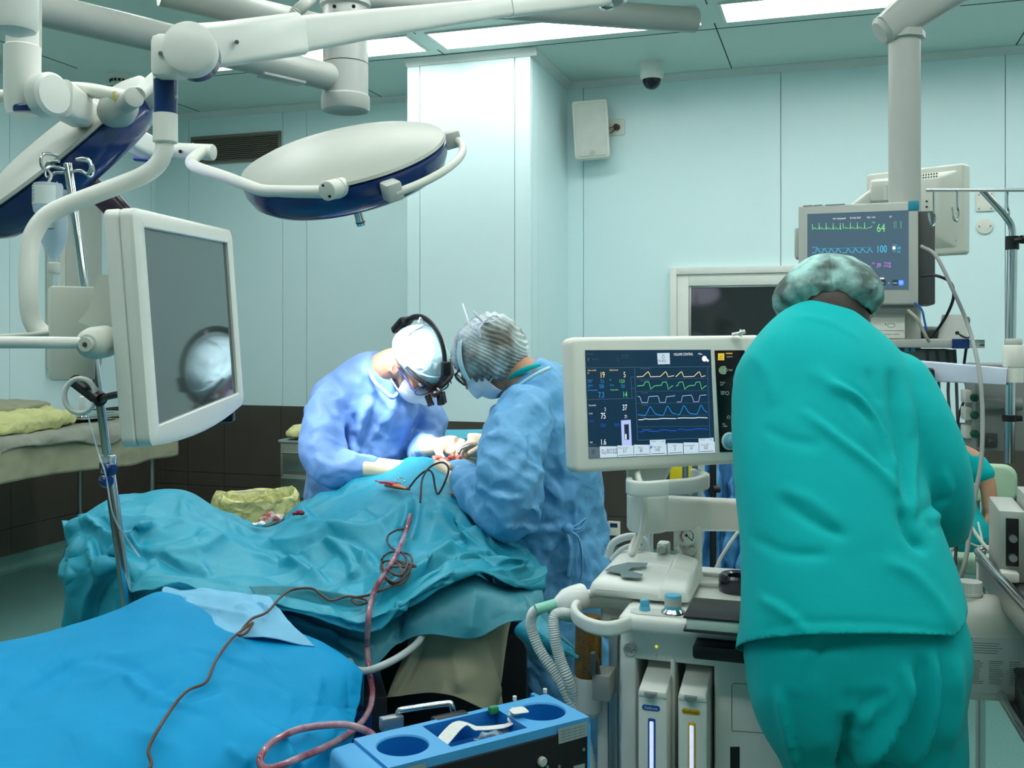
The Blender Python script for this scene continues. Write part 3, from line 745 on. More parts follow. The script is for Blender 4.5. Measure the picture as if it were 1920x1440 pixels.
g = G(); b_ = rrect(sw * .62, sh * .62, .03); g.prism(b_, -.085, -.05, bev=.018); obj('back_cover', g, M_offw, t, fr=FS)
g = G(); g.box((sw * .43, -sh * .5 - .02, -.03), (.03, .03, .03), .006); obj('control_pod', g, M_black, t, fr=FS)
# bracket box and yoke behind the screen
FB = yawframe(at(134, 625, 1.78), 28)
g = G(); g.box((0, 0, 0), (.072, .07, .165), .004); obj('bracket_box', g, M_offw, t, fr=FB)
g = G(); V = []
for p in ((183, 515), (166, 580), (146, 603), (190, 620), (186, 560)): V.append(at(p[0], p[1], 1.70))
nrm = FW * .004
g.add([v for v in V] + [v + FW * .004 + RT * .02 for v in V], [(0, 1, 2, 3, 4), (9, 8, 7, 6, 5)] + [(i, (i + 1) % 5, 5 + (i + 1) % 5, 5 + i) for i in range(5)]); obj('angle_plate', g, M_offw, t)
g = G(); q0 = at(166, 645, 1.62); q1 = at(210, 638, 1.70); ax = unit(q1 - q0); g.lathe([(.016, -.004), (.024, .004), (.027, .02), (.027, .055)], q0, ax, 28); g.cyl(q0 - ax * .012, q0, .012, n=10); obj('tilt_joint', g, M_offw, t)
g = G(); g.cyl(q0 - ax * .013, q0 - ax * .0115, .004, n=10); obj('joint_screw', g, M_dgrey, t)
g = G(); g.tube([at(-60, 642, 1.56), at(60, 642, 1.58), at(166, 643, 1.63)], .0098, 14, smooth=10); obj('handle_bar', g, M_white, t)
g = G(); g.tube([at(-60, 634, 1.78), at(30, 630, 1.78), at(94, 624, 1.78)], .005, 10, smooth=10); obj('cable_tube', g, M_offw, t)
g = G(); g.tube([at(310, 235, 1.86), at(309, 266, 1.86), at(306, 288, 1.86), at(294, 310, 1.86), at(270, 328, 1.86), at(238, 342, 1.86), at(180, 364, 1.85), at(118, 388, 1.84), at(82, 410, 1.83), at(60, 445, 1.82), at(54, 490, 1.81), at(53, 550, 1.8), at(59, 598, 1.8), at(78, 624, 1.8), at(110, 640, 1.79)], .0165, 18, smooth=110); obj('yoke_tube', g, M_white, t)
g = G(); z = lambda y: float(at(310, y, 1.86)[2]); q = at(310, 200, 1.86); ax0 = (q[0], q[1], 0)
g.lathe([(.020, z(268)), (.0225, z(266)), (.0225, z(214))], ax0, (0, 0, 1), 32); obj('lower_sleeve', g, M_white, t)
g = G(); g.lathe([(.0213, z(214)), (.0213, z(151))], ax0, (0, 0, 1), 32); obj('blue_collar', g, M_blue, t, label='dark blue swivel collar')
g = G(); g.cyl(at(329, 183, 1.84), at(333, 183, 1.84), .004, n=10); obj('collar_screw', g, M_steel, t)
dA = 1.83
g = G(); beam(g, [at(310, 152, 1.86), at(310, 130, 1.86)], [.044, .044], [.044, .044]); 
def vring(px, py, w, d): return px
g.lathe([(.0218, z(151)), (.0222, z(100))], ax0, (0, 0, 1), 32)
g.box(at(322, 107, dA), (.07, .045, .08), .014, rot=np.array([RT, FW, UP]).T); obj('elbow_block', g, M_white, t)
g = G(); g.lathe([(.0, .012), (.040, .011), (.0465, .006), (.0465, -.03)], at(355, 90, dA - .045), C(.12, .02, 1), 56); obj('joint_cover', g, M_white, t)
g = G(); g.lathe([(.0455, .0), (.0455, -.05)], at(358, 93, dA - .02), C(.12, .02, 1), 40); obj('joint_drum', g, M_blue, t)
g = G(); beam(g, [at(352, 92, dA), at(420, 83, 1.9), at(553, 65, 2.1), at(556, 65, 2.11)], [.086, .082, .088, .070], [.05, .05, .055, .045])
beam(g, [at(556, 66, 2.11), at(700, 45, 2.33), at(949, 14, 2.78)], [.076, .066, .05], [.048, .046, .042]); obj('spring_arm', g, M_white, t)
g = G(); beam(g, [at(949, 14, 2.78), at(952, 13.5, 2.79), at(1165, -8, 3.2)], [.052, .056, .05], [.044, .046, .044]); obj('arm_sleeve', g, M_white, t)
g = G(); q = at(1150, -2, 3.15); g.cyl(q, q + UP * (CEIL - q[2]), .03); g.lathe([(.02, -.02), (.034, -.01), (.034, .04)], q, (0, 0, 1), 24); obj('ceiling_spindle', g, M_armg, t)
g = G(); g.lathe([(.0, -.035), (.022, -.03), (.026, -.012)], q + C(-.02, 0, .0), (0, 0, 1), 24); obj('end_knob', g, M_chrome, t)
for px_, py_, d_ in ((301, 100, dA - .018), (444, 79, 1.89)): g = G(); g.cyl(at(px_, py_, d_), at(px_, py_, d_ - .012), .0042, n=12); obj('cap_screw', g, M_steel, t)
g = G(); g.tube([at(150, 742, 1.72) + .03 * (math.cos(a) * RT * .9 + math.sin(a) * UP) + C(0, 0, 0) for a in np.linspace(0, 2 * PI, 24, endpoint=False)], .0045, 10, close=True); obj('hanging_ring', g, M_white, t)
g = G(); b0, b1 = at(140, 712, 1.76), at(190, 750, 1.72); g.tube([b0, b1], .013, 12); g.tube([b1, at(200, 744, 1.7), at(228, 738, 1.66)], .006, 8, smooth=8); obj('power_connector', g, M_black, t, label='black plug and cable')

# ------------------------------------------------------------------ drip stand at the left
dI = 2.4
top_, low = at(127, 306, dI), at(240, 1140, dI)
k = (0.02 - top_[2]) / (low[2] - top_[2]); foot = top_ + (low - top_) * k
t = thing('drip_stand', 'chrome drip stand with four curled hooks at the left of the drapes', 'drip stand', (foot[0], foot[1], 0))
mid = top_ + (low - top_) * ((at(0, 862, dI)[2] - top_[2]) / (low[2] - top_[2]))
g = G(); g.cyl(top_, mid, .0105, n=20, bev=.002); obj('inner_pole', g, M_chrome, t)
g = G(); g.cyl(mid, foot, .0135, n=20); obj('outer_pole', g, M_chrome, t)
for k in range(4):
    a = R(25 + 90 * k); dr = C(math.cos(a), 0, math.sin(a)); q = top_ - UP * .016 * (1 if k % 2 else 1.4)
    g = G(); g.tube([q + dr * .01, q + dr * .035 + UP * .002, q + dr * .05, q + dr * .066 - UP * .008, q + dr * .076 + UP * .004, q + dr * .072 + UP * .024, q + dr * .052 + UP * .03, q + dr * .03 + UP * .029], .004, 10, smooth=30); obj('hook', g, M_chrome, t)
g = G(); q = mid; g.cyl(q + UP * .012, q - UP * .03, .02, bev=.003); obj('clamp_sleeve', g, M_chrome, t)
for px_, py_, d_ in ((206, 880, 2.36), (199, 902, 2.35)):
    g = G(); q = at(px_, py_, d_); g.lathe([(.006, -.014), (.014, -.01), (.0165, 0), (.014, .01), (.004, .013)], q, C(.8, -.1, .5), 12); obj('clamp_knob', g, M_blue, t, label='blue clamp knob')
for k in range(5):
    a = 2 * PI * k / 5 + .3; g = G(); e_ = np.array([foot[0] + .27 * math.cos(a), foot[1] + .27 * math.sin(a), .055])
    g.tube([(foot[0], foot[1], .10), e_], [.014, .01], 10); obj('base_leg', g, M_chrome, t)
    g = G(); g.cyl((e_[0], e_[1] - .012, .025), (e_[0], e_[1] + .012, .025), .025, n=16); obj('caster', g, M_black, t)
M_bottle = mat('clear_plastic', (226, 240, 246), .08, alpha=.38, vary=0)
M_liquid = mat('clear_liquid', (190, 220, 236), .05, alpha=.45, vary=0)
M_label = mat('paper_label', (214, 224, 220), .6)
M_ink = mat('printed_ink', (60, 90, 130), .6, vary=0)
M_green = mat('label_green', (70, 140, 80), .6, vary=0)
def bottle(label, px, y0, y1, wpx, d, cap_y, has_label):
    q = at(px, y1, d); s_ = d / F; w = wpx * s_ / 2; h = (y1 - y0) * s_
    t = thing('infusion_bottle', label, 'infusion bottle', q)
    g = G(); g.lathe([(.010, 0), (.011, .012), (w * .55, h * .12), (w * .95, h * .3), (w, h * .42), (w, h * .9), (w * .92, h * .97), (w * .5, h), (0, h)], q, UP, 28); obj('body', g, M_bottle, t)
    g = G(); g.lathe([(.008, .004), (w * .5, h * .13), (w * .9, h * .3), (w * .95, h * .42), (w * .95, h * .55), (0, h * .55)], q, UP, 24); obj('liquid', g, M_liquid, t)
    ch = (cap_y - y1) * s_
    g = G(); g.lathe([(.011, 0), (.015, -.002), (.015, -ch * .8), (.011, -ch), (0, -ch)], q, UP, 24); obj('cap', g, M_steel if has_label else M_white2, t)
    g = G(); g.tube([q + UP * h * .98, q + UP * (h + .015) + RT * .008, q + UP * (h + .03)], .003, 8, smooth=10); obj('hanger', g, M_white2, t)
    if has_label:
        g = G(); an = np.linspace(PI * .95, PI * 1.75, 14); x, y, z_ = RT, FW, UP; r0 = w * 1.015
        def arc(z0, z1, a0, a1, m):
            an = np.linspace(a0, a1, 10); V = [q + r0 * (1 + .004 * m) * (math.cos(a) * x + math.sin(a) * y) + UP * z0 for a in an] + [q + r0 * (1 + .004 * m) * (math.cos(a) * x + math.sin(a) * y) + UP * z1 for a in an]
            g.add(V, [(i, i + 1, 11 + i, 10 + i) for i in range(9)], m)
        arc(h * .45, h * .9, PI * 1.0, PI * 1.8, 0)
        for k in range(9): arc(h * (.5 + .035 * k), h * (.512 + .035 * k), PI * 1.05, PI * (1.28 + .03 * (k % 3)), 1)
        arc(h * .85, h * .875, PI * 1.05, PI * 1.3, 2)
        obj('label', g, [M_label, M_ink, M_green], t, fix=False)
    return t
bottle('hanging glass infusion bottle with a printed label and grey metal cap', 90, 342, 420, 54, 2.36, 430, True)
bottle('hanging soft clear plastic infusion bottle with a white cap', 101, 352, 492, 50, 2.45, 512, False)
t = thing('infusion_line', 'thin clear infusion line with drip chamber running down the drip stand', 'tube', at(106, 515, 2.4))
g = G(); g.cyl(at(106, 515, 2.44), at(107, 548, 2.44), .008, n=14); obj('drip_chamber', g, M_bottle, t)
g = G(); g.tube([at(107, 545, 2.44), at(118, 620, 2.42), at(140, 700, 2.38), at(156, 745, 2.34), at(165, 780, 2.34), at(184, 848, 2.35), at(198, 890, 2.34), at(212, 965, 2.34), at(238, 1010, 2.42), at(262, 1045, 2.42)], .0022, 6, smooth=60); obj('tubing', g, M_bottle, t)
g = G(); g.box((0, 0, 0), (.016, .02, .038), .003); obj('roller_clamp', g, M_white2, t, fr=yawframe(at(155, 758, 2.33), 20))

# ------------------------------------------------------------------ cloth-covered table by the left wall
TX0, TX1, TY0, TY1, TZ = -4.6, -3.92, 2.7, 5.25, .965
t = thing('side_table', 'long steel table under olive cloth along the left wall', 'table', ((TX0 + TX1) / 2, (TY0 + TY1) / 2, 0))
g = G(); g.box(((TX0 + TX1) / 2, (TY0 + TY1) / 2, TZ - .02), (TX1 - TX0 - .02, TY1 - TY0 - .02, .036), .006); obj('tabletop', g, M_steel, t)
for x in (TX0 + .06, TX1 - .08):
    for y in (TY0 + .08, TY1 - .1):
        g = G(); g.cyl((x, y, 0), (x, y, TZ - .03), .016, n=14); obj('leg', g, M_steel, t)
M_olive = mat('olive_cotton', (150, 152, 128), .85, vary=.05, wr=.25, wscale=9, bump=.25, bscale=500)
M_olive2 = mat('grey_olive_cotton', (142, 146, 134), .85, vary=.05, wr=.3, wscale=12, bump=.25, bscale=500)
M_yel = mat('yellow_green_cotton', (200, 200, 140), .85, vary=.05, wr=.5, wscale=16, bump=.25, bscale=500)
def sheet(name, prof_fn, nu, nv, m, seed, amp, size, parent=None, **kw):
    V = np.array([prof_fn(i / (nu - 1), j / (nv - 1)) for j in range(nv) for i in range(nu)])
    Fc = [(i * nu + j, i * nu + j + 1, (i + 1) * nu + j + 1, (i + 1) * nu + j) for i in range(nv - 1) for j in range(nu - 1)]
    N = normals(V, Fc)
    if N[:, 2].mean() < 0: N = -N; Fc = [f[::-1] for f in Fc]
    V = V + N * (amp * (crumple(V, size, seed) + .5))[:, None]
    return solid(obj(name, mesh_g(V, Fc), m, parent, fix=False, sharp=60, **kw), .003)
def tcloth(u, v):
    y = TY0 - .05 + (TY1 - TY0 + .1) * u; drop = .195 + .012 * math.sin(u * 9) + .02 * (u > .8) * math.sin(u * 40) * .3
    L = (TX1 - TX0) + drop; s_ = v * L
    if s_ < TX1 - TX0 - .03: return (TX0 + s_, y, TZ + .003)
    a = s_ - (TX1 - TX0 - .03)
    if a < .05: q = a / .05 * PI / 2; return (TX1 - .03 + .035 * math.sin(q), y, TZ + .003 - .035 * (1 - math.cos(q)))
    return (TX1 + .006 + .012 * math.sin(y * 7), y, TZ - .03 - (a - .05))
sheet('tablecloth', tcloth, 130, 60, M_olive, 3, .006, .09, label='olive cotton cloth hanging over the front edge of the side table', cat='tablecloth')
def wcloth(u, v):
    y = TY0 + (4.95 - TY0) * u; drop = .045 + .025 * math.sin(u * 17) + .015 * math.sin(u * 31)
    L = .5 + drop; s_ = v * L; z = TZ + .03
    if s_ < .47: return (TX1 - .5 + s_, y, z)
    a = s_ - .47
    if a < .045: q = a / .045 * PI / 2; return (TX1 - .03 + .045 * math.sin(q), y, z - .045 * (1 - math.cos(q)))
    return (TX1 + .02 + .01 * math.sin(y * 19), y, z - .045 - (a - .045))
sheet('wrapping_cloth', wcloth, 120, 46, M_olive2, 8, .014, .07, label='grey cotton wrapping cloth spread on the side table with its crumpled edge over the front', cat='cloth')
def lump(name, c, r, m, seed, amp, size, label, cat, yaw=0, nz=.5):
    g = G(); g.ell((0, 0, 0), (1, 1, 1), nu=64, nv=40); V = g.verts(); Fc = g.Fc
    V = np.sign(V) * np.abs(V) ** .75 * np.asarray(r); V[:, 2] = np.maximum(V[:, 2], -r[2] * nz)
    M = Matrix.Translation(c) @ Matrix.Rotation(R(yaw), 4, 'Z'); V = tf(M, V); N = normals(V, Fc)
    V = V + N * (amp * crumple(V, size, seed) + amp * .6 * noise3(V, 1.2 / size, seed + 5))[:, None]
    return obj(name, mesh_g(V, Fc), m, None, label, cat, sharp=70)
lump('folded_gown', (TX0 + .2, 3.95, TZ + .13), (.16, .75, .055), M_olive, 4, .02, .1, 'folded grey-olive gown at the back of the side table', 'folded cloth')
lump('crumpled_gown', (TX1 - .17, 4.15, TZ + .075), (.15, .42, .065), M_yel, 5, .05, .09, 'crumpled yellow-green gown lying on the side table', 'crumpled cloth', 6)
t = thing('instrument_tray', 'steel tray with instruments at the far end of the side table', 'tray', (TX1 - .25, 4.78, TZ + .05))
g = G(); g.box((TX1 - .25, 4.8, TZ + .062), (.24, .36, .008), .003); rim2 = [(TX1 - .25 + x, 4.8 + y, TZ + .078) for x, y in rrect(.26, .38, .03)]; g.tube(rim2, .006, 8, close=True); obj('tray', g, M_chrome, t)
for k in range(5): g = G(); g.tube([(TX1 - .33 + .04 * k, 4.66, TZ + .075), (TX1 - .31 + .03 * k, 4.85, TZ + .085), (TX1 - .3 + .03 * k, 4.93, TZ + .08)], .005, 8, smooth=8); obj('instrument', g, M_chrome, t)
# white viewer panel on the left wall
a, b = onX(112, 400, LEFT + .12), onX(190, 400, LEFT + .12); zt0, zb0 = float(onX(150, 330, LEFT + .12)[2]), float(onX(150, 690, LEFT + .12)[2])
t = thing('wall_cabinet', 'tall white wall-mounted panel behind the drip stand', 'wall panel', ((LEFT + .06), float((a[1] + b[1]) / 2), zb0))
g = G(); g.box((LEFT + .063, float((a[1] + b[1]) / 2), (zt0 + zb0) / 2), (.125, float(b[1] - a[1]), zt0 - zb0), .012); obj('carcass', g, M_offw, t)
g = G(); g.box((LEFT + .128, float((a[1] + b[1]) / 2) + .02, (zt0 + zb0) / 2), (.006, float(b[1] - a[1]) - .05, zt0 - zb0 - .05), .003); obj('front_panel', g, M_grey, t)
# steel drawer trolley behind the left surgeon
fr = roomframe(onZ(552, 1010, 0.0)); fr = roomframe((-3.02, 5.35, 0))
t = thing('drawer_trolley', 'steel trolley with drawers at the dark wall behind the left surgeon', 'drawer unit', (-3.02, 5.35, 0))
tq = at(550, 822, 5.9); zt_ = float(tq[2]); fr = roomframe((float(tq[0]) + .12, float(tq[1]) + .2, 0)); t.location = fr.translation; MW[t] = Matrix.Translation(fr.translation)
g = G(); g.box((0, 0, zt_ / 2 + .04), (.42, .4, zt_ - .1), .008); obj('carcass', g, M_steel, t, fr=fr)
for k in range(4):
    z0 = zt_ - .13 - k * .15; g = G(); g.box((0, -.205, z0), (.37, .02, .13), .004); dr = obj('drawer', g, M_steel, t, fr=fr)
    g = G(); g.box((0, -.222, z0 + .045), (.37, .02, .012), .003); obj('handle', g, M_chrome, dr, fr=fr)
g = G(); g.tube([(x, y, zt_ - .02) for x, y in rrect(.44, .42, .03)], .01, 8, close=True); obj('top_rail', g, M_steel, t, fr=fr)
for sx in (-1, 1):
    for sy in (-1, 1): g = G(); g.cyl((sx * .17, sy * .16 - .012, .04), (sx * .17, sy * .16 + .012, .04), .04, n=16); g.box((sx * .17, sy * .16, .085), (.03, .03, .03)); obj('caster', g, M_black, t, fr=fr)
lump('cloth', tuple(tf(fr, np.array([[-.1, -.06, zt_ + .02]]))[0]), (.12, .13, .035), M_yel, 9, .035, .07, 'small pale yellow cloth lying on the steel drawer trolley', 'cloth', 20)
# waste bin with a clear yellow bag
q = at(481, 930, 4.15); zr = float(q[2]); rr = 76 * 4.15 / F; q0 = np.array([q[0], q[1], 0.0])
t = thing('waste_bin', 'round waste bin lined with a thin yellow plastic bag behind the drapes', 'bin', q0)
g = G(); g.lathe([(rr * .75, 0), (rr * .78, .01), (rr * .94, zr - .02), (rr * .95, zr), (rr * .93, zr), (rr * .74, .02), (0, .02)], q0, UP, 40); obj('bin_body', g, mat('pale_bin', (200, 205, 180), .45), t)
M_bag = mat('yellow_bag_film', (226, 226, 150), .2, alpha=.72, vary=.08, wr=.9, wscale=22, coat=.4)
nu, nv = 140, 44; V = []
for j in range(nv):
    f = j / (nv - 1)
    for i in range(nu):
        a = 2 * PI * i / nu; wv = .007 * math.sin(a * 7) + .004 * math.sin(a * 13 + 1)
        if f < .5: k = f / .5; r_ = rr * (1.07 - .04 * k) + wv * (1 - k * .6); z_ = zr - .22 * (1 - k)
        else: k = (f - .5) / .5; r_ = rr * (.94 - .18 * k) + wv * .5; z_ = zr + .012 * math.sin(k * PI) + .02 * math.sin(a * 2) * (1 - k) - .24 * k * k
        V.append((q0[0] + r_ * math.cos(a), q0[1] + r_ * math.sin(a), z_ + .008))
V = np.array(V); V = V + .005 * np.c_[noise3(V, 26, 4), noise3(V, 26, 5), noise3(V, 26, 6)] + .003 * np.c_[crumple(V, .03, 4), crumple(V, .03, 5), crumple(V, .03, 6)]
Fc = [(j * nu + i, j * nu + (i + 1) % nu, (j + 1) * nu + (i + 1) % nu, (j + 1) * nu + i) for j in range(nv - 1) for i in range(nu)]
obj('bin_bag', mesh_g(V, Fc), M_bag, t, label='thin crinkled yellow bag', sharp=70, fix=False)
# ------------------------------------------------------------------ operating table under the drapes
M_teal = mat('teal_drape', (36, 152, 176), .42, vary=.05, vscale=10, wr=.12, wscale=18, bump=.10, bscale=700, spec=.42)
M_tealD = mat('teal_drape_lower', (62, 148, 164), .42, vary=.05, vscale=10, wr=.12, wscale=18, bump=.10, bscale=700, spec=.55)
M_hem = mat('pale_blue_lining', (116, 184, 218), .6, vary=.06, vscale=12, wr=.12, wscale=20, bump=.15, bscale=500)
M_cyan = mat('bright_blue_drape', (0, 146, 200), .6, vary=.04, vscale=8, wr=.10, wscale=9, bump=.10, bscale=700, spec=.2)
M_beige = mat('beige_cotton_sheet', (196, 190, 158), .85, vary=.04, wr=.12, wscale=8, bump=.3, bscale=600)
t0 = W(560, 1000, 2.75); t1 = W(250, 1300, 1.75); t0[2] = t1[2] = 0; ax = unit(t0 - t1); sd = unit(np.cross(UP, ax))
FT = frame((t0 + t1) / 2, ax, sd, UP)
t = thing('operating_table', 'operating table hidden under the blue drapes', 'operating table', (t0 + t1) / 2)
g = G(); g.box((.26, 0, .66), (1.2, .44, .05), .01); g.box((.26, 0, .61), (1.1, .40, .05), .01); obj('table_frame', g, M_steel, t, fr=FT)
g = G(); g.box((.26, 0, .71), (1.2, .42, .05), .02, seg=3); obj('mattress', g, M_black, t, fr=FT)
g = G(); g.box((.1, 0, .35), (.28, .24, .5), .03, seg=3); obj('column', g, M_steel, t, fr=FT)
g = G(); g.box((.0, 0, .06), (.9, .44, .1), .03, seg=3); obj('base', g, M_dgrey, t, fr=FT)

def drape(name, ctrl, nu, nv, m, folds, parent=None, amp=.018, size=.20, amp2=.006, size2=.08, seed=1, edge=0.0, th=.0022, tuck=None, **kw):
    V, Fc, N = grid_surface(ctrl, nu, nv)
    if (N @ FW).mean() > 0: N = -N; Fc = [f[::-1] for f in Fc]
    jj = np.repeat(np.linspace(0, 1, nv), nu)
    Q = V.reshape(nv, nu, 3); su_ = np.zeros((nv, nu)); sv_ = np.zeros((nv, nu))            # lengths along the sheet
    su_[:, 1:] = np.cumsum(np.linalg.norm(np.diff(Q, axis=1), axis=2).mean(0))[None]; sv_[1:] = np.cumsum(np.linalg.norm(np.diff(Q, axis=0), axis=2).mean(1))[:, None]
    u_, v_ = su_.ravel(), sv_.ravel()
    V = V + N * (amp * 2.2 * facet(u_, v_, size, seed) + amp * 1.0 * facet(u_, v_, size * .45, seed + 9, .3, 1.1) + amp2 * crumple(V, size2, seed + 50))[:, None]
    N = normals(V, Fc)
    V = fold(V, N, folds)
    for _ in range(1):                                       # keep creases, take out single-vertex noise
        Q = V.reshape(nv, nu, 3).copy(); Q[1:-1, 1:-1] = .4 * Q[1:-1, 1:-1] + .15 * (Q[:-2, 1:-1] + Q[2:, 1:-1] + Q[1:-1, :-2] + Q[1:-1, 2:]); V = Q.reshape(-1, 3)
    x, y, d = proj(V); SURF.append((x, y, d))
    o = obj(name, mesh_g(V, Fc), m, parent, fix=False, sharp=0, **kw); solid(o, th); return o

row0 = [(118, 985, 2.95), (160, 957, 3.0), (250, 935, 3.05), (345, 925, 3.1), (432, 966, 3.1), (490, 978, 3.12), (560, 938, 3.18), (640, 915, 3.2), (700, 897, 3.2), (770, 868, 3.17), (808, 880, 3.12), (852, 926, 2.99), (925, 978, 2.94), (1003, 1030, 2.9)]
rowm = [(x, y + 110, d + .10) for x, y, d in row0]
row1 = [(120, 1000, 2.78), (180, 985, 2.8), (260, 972, 2.82), (350, 968, 2.85), (430, 990, 2.87), (500, 998, 2.87), (560, 980, 2.88), (640, 955, 2.9), (710, 938, 2.95), (775, 925, 2.93), (832, 938, 2.87), (885, 980, 2.8), (955, 1020, 2.77), (1006, 1045, 2.77)]
row2 = [(119, 1060, 2.72), (180, 1040, 2.66), (250, 1030, 2.64), (340, 1040, 2.65), (430, 1050, 2.66), (520, 1055, 2.66), (600, 1045, 2.66), (680, 1025, 2.66), (740, 1000, 2.70), (800, 1005, 2.66), (860, 1015, 2.65), (925, 1040, 2.62), (975, 1058, 2.64), (1008, 1062, 2.7)]
row3 = [(121, 1130, 2.70), (180, 1105, 2.62), (245, 1085, 2.5), (325, 1085, 2.46), (415, 1095, 2.46), (510, 1100, 2.44), (600, 1105, 2.43), (680, 1100, 2.43), (755, 1068, 2.47), (818, 1050, 2.48), (875, 1040, 2.52), (940, 1062, 2.54), (985, 1078, 2.58), (1010, 1080, 2.66)]
row4 = [(126, 1250, 2.70), (190, 1200, 2.62), (240, 1142, 2.45), (310, 1110, 2.37), (395, 1122, 2.34), (475, 1132, 2.32), (560, 1145, 2.29), (640, 1166, 2.27), (692, 1176, 2.27), (755, 1134, 2.31), (828, 1092, 2.36), (900, 1072, 2.44), (960, 1098, 2.5), (1012, 1100, 2.62)]
row5 = [(x, y - 16, d + .07) for x, y, d in row4]
up_folds = [
    ([(118, 990), (175, 975), (215, 1010), (300, 985)], 10, .03, 's'), ([(170, 1008), (185, 1060), (215, 1050), (290, 975)], 9, .03, 's'),
    ([(345, 925), (330, 985), (240, 1020)], 14, .018), ([(345, 925), (395, 985), (432, 965)], 12, .016), ([(200, 1030), (290, 1040), (345, 1030), (415, 985)], 12, .02),
    ([(490, 978), (430, 1000), (360, 1040), (260, 1060)], 13, .018), ([(560, 940), (600, 985), (700, 990), (770, 940)], 12, .02, 's'), ([(470, 1040), (560, 1060), (620, 1100)], 11, .02, 's'),
    ([(430, 985), (520, 1020), (640, 990), (740, 935)], 14, .022), ([(530, 1070), (600, 1030), (665, 1030), (720, 1085)], 12, .025, 's'), ([(300, 1060), (400, 1080), (470, 1120)], 10, .015),
    ([(640, 960), (700, 975), (760, 945)], 10, .016), ([(775, 930), (765, 985), (745, 1040), (735, 1095)], 12, .03, 's'), ([(805, 935), (870, 960), (945, 990)], 10, .012),
    ([(640, 1160), (740, 1110), (820, 1060), (880, 1018), (945, 1000), (1000, 1030)], 17, .045), ([(690, 1165), (760, 1128), (830, 1080), (900, 1048), (960, 1036)], 12, .035, 'v'),
    ([(840, 1060), (900, 1040), (955, 1060), (1000, 1052)], 8, .03, 's'), ([(600, 1130), (660, 1090), (700, 1040)], 12, .02), ([(660, 1095), (650, 1050), (600, 1020)], 9, .018, 's'),
    ([(250, 1080), (340, 1062), (440, 1075), (545, 1102)], 10, .012), ([(880, 1020), (860, 985), (800, 960)], 12, .015), ([(520, 1110), (590, 1080), (640, 1040)], 9, .015, 's'),
    ([(150, 1000), (135, 1080), (150, 1170)], 11, .02), ([(215, 1060), (175, 1110), (165, 1180)], 12, .025, 's'),
]
main = drape('patient_drape', [rowm, row0, row1, row2, row3, row4, row5], 300, 230, M_teal, up_folds, amp=.032, size=.20, amp2=.003, size2=.075, seed=21,
             label='large creased teal surgical drape over the patient below the two surgeons', cat='surgical drape')
lowr = [
    [(465, 1098, 2.44), (545, 1100, 2.42), (620, 1110, 2.40), (690, 1120, 2.40), (750, 1105, 2.44), (810, 1082, 2.46), (885, 1075, 2.5), (950, 1095, 2.56), (1010, 1085, 2.66)],
    [(490, 1128, 2.40), (560, 1150, 2.385), (625, 1165, 2.37), (690, 1180, 2.36), (745, 1155, 2.41), (805, 1120, 2.42), (885, 1105, 2.43), (955, 1118, 2.48), (1018, 1120, 2.58)],
    [(498, 1138, 2.38), (562, 1172, 2.36), (625, 1198, 2.345), (690, 1216, 2.33), (745, 1185, 2.37), (803, 1155, 2.385), (888, 1150, 2.39), (962, 1140, 2.44), (1030, 1158, 2.54)],
    [(503, 1146, 2.38), (562, 1190, 2.35), (622, 1226, 2.33), (692, 1252, 2.31), (744, 1209, 2.355), (802, 1190, 2.37), (890, 1197, 2.37), (975, 1165, 2.42), (1084, 1228, 2.52)],
]
drape('lower_fold', lowr, 200, 70, M_tealD, [([(890, 1100), (880, 1195)], 14, .012), ([(970, 1105), (1000, 1160), (1080, 1222)], 10, .015, 's'), ([(520, 1148), (620, 1190), (700, 1215)], 12, .02, 's'), ([(745, 1150), (750, 1205)], 8, .02, 'v'), ([(600, 1180), (690, 1235)], 10, .012)],
      main, amp=.010, size=.16, amp2=.003, seed=33, label='lower drape layer hanging below the rolled fold')
cf = [[(1004, 1146, 2.44), (1030, 1172, 2.40), (1056, 1202, 2.34), (1086, 1230, 2.22)], [(988, 1160, 2.40), (1018, 1188, 2.36), (1050, 1212, 2.30), (1085, 1231, 2.215)], [(966, 1180, 2.39), (1000, 1206, 2.37), (1040, 1222, 2.31), (1083, 1232, 2.215)], [(985, 1206, 2.44), (998, 1228, 2.43), (1034, 1230, 2.36), (1082, 1233, 2.215)]]
drape('corner_flap', cf, 70, 40, M_teal, [([(1000, 1175), (1040, 1205), (1080, 1229)], 7, .006, 's')], main, amp=.005, size=.08, amp2=.001, seed=51, label='pointed corner of the drape hanging towards the machine')
hem = [
    [(316, 1096, 2.38), (370, 1104, 2.36), (425, 1110, 2.33), (478, 1116, 2.32), (510, 1126, 2.31)],
    [(304, 1111, 2.30), (365, 1120, 2.27), (428, 1122, 2.25), (482, 1128, 2.24), (520, 1138, 2.26)],
    [(322, 1140, 2.24), (372, 1150, 2.20), (428, 1156, 2.175), (492, 1160, 2.17), (550, 1172, 2.21)],
    [(344, 1163, 2.17), (385, 1172, 2.14), (430, 1184, 2.11), (500, 1194, 2.10), (592, 1206, 2.15)],
]
drape('turned_hem', hem, 110, 60, M_hem, [([(352, 1118), (345, 1158)], 7, .010), ([(440, 1140), (490, 1130), (500, 1165)], 8, .012, 's'), ([(330, 1130), (420, 1150), (520, 1165)], 10, .01)], main, amp=.010, size=.10, amp2=.003, seed=44, label='pale blue turned-up hem of the drape')
brow0 = [(-120, 1262, 1.92), (-20, 1228, 1.98), (60, 1208, 2.04), (125, 1186, 2.10), (220, 1150, 2.20), (305, 1114, 2.30), (400, 1142, 2.30), (500, 1168, 2.28), (590, 1203, 2.24), (650, 1240, 2.19), (678, 1266, 2.16)]
browm = [(x, y + 60, d + .06) for x, y, d in brow0]
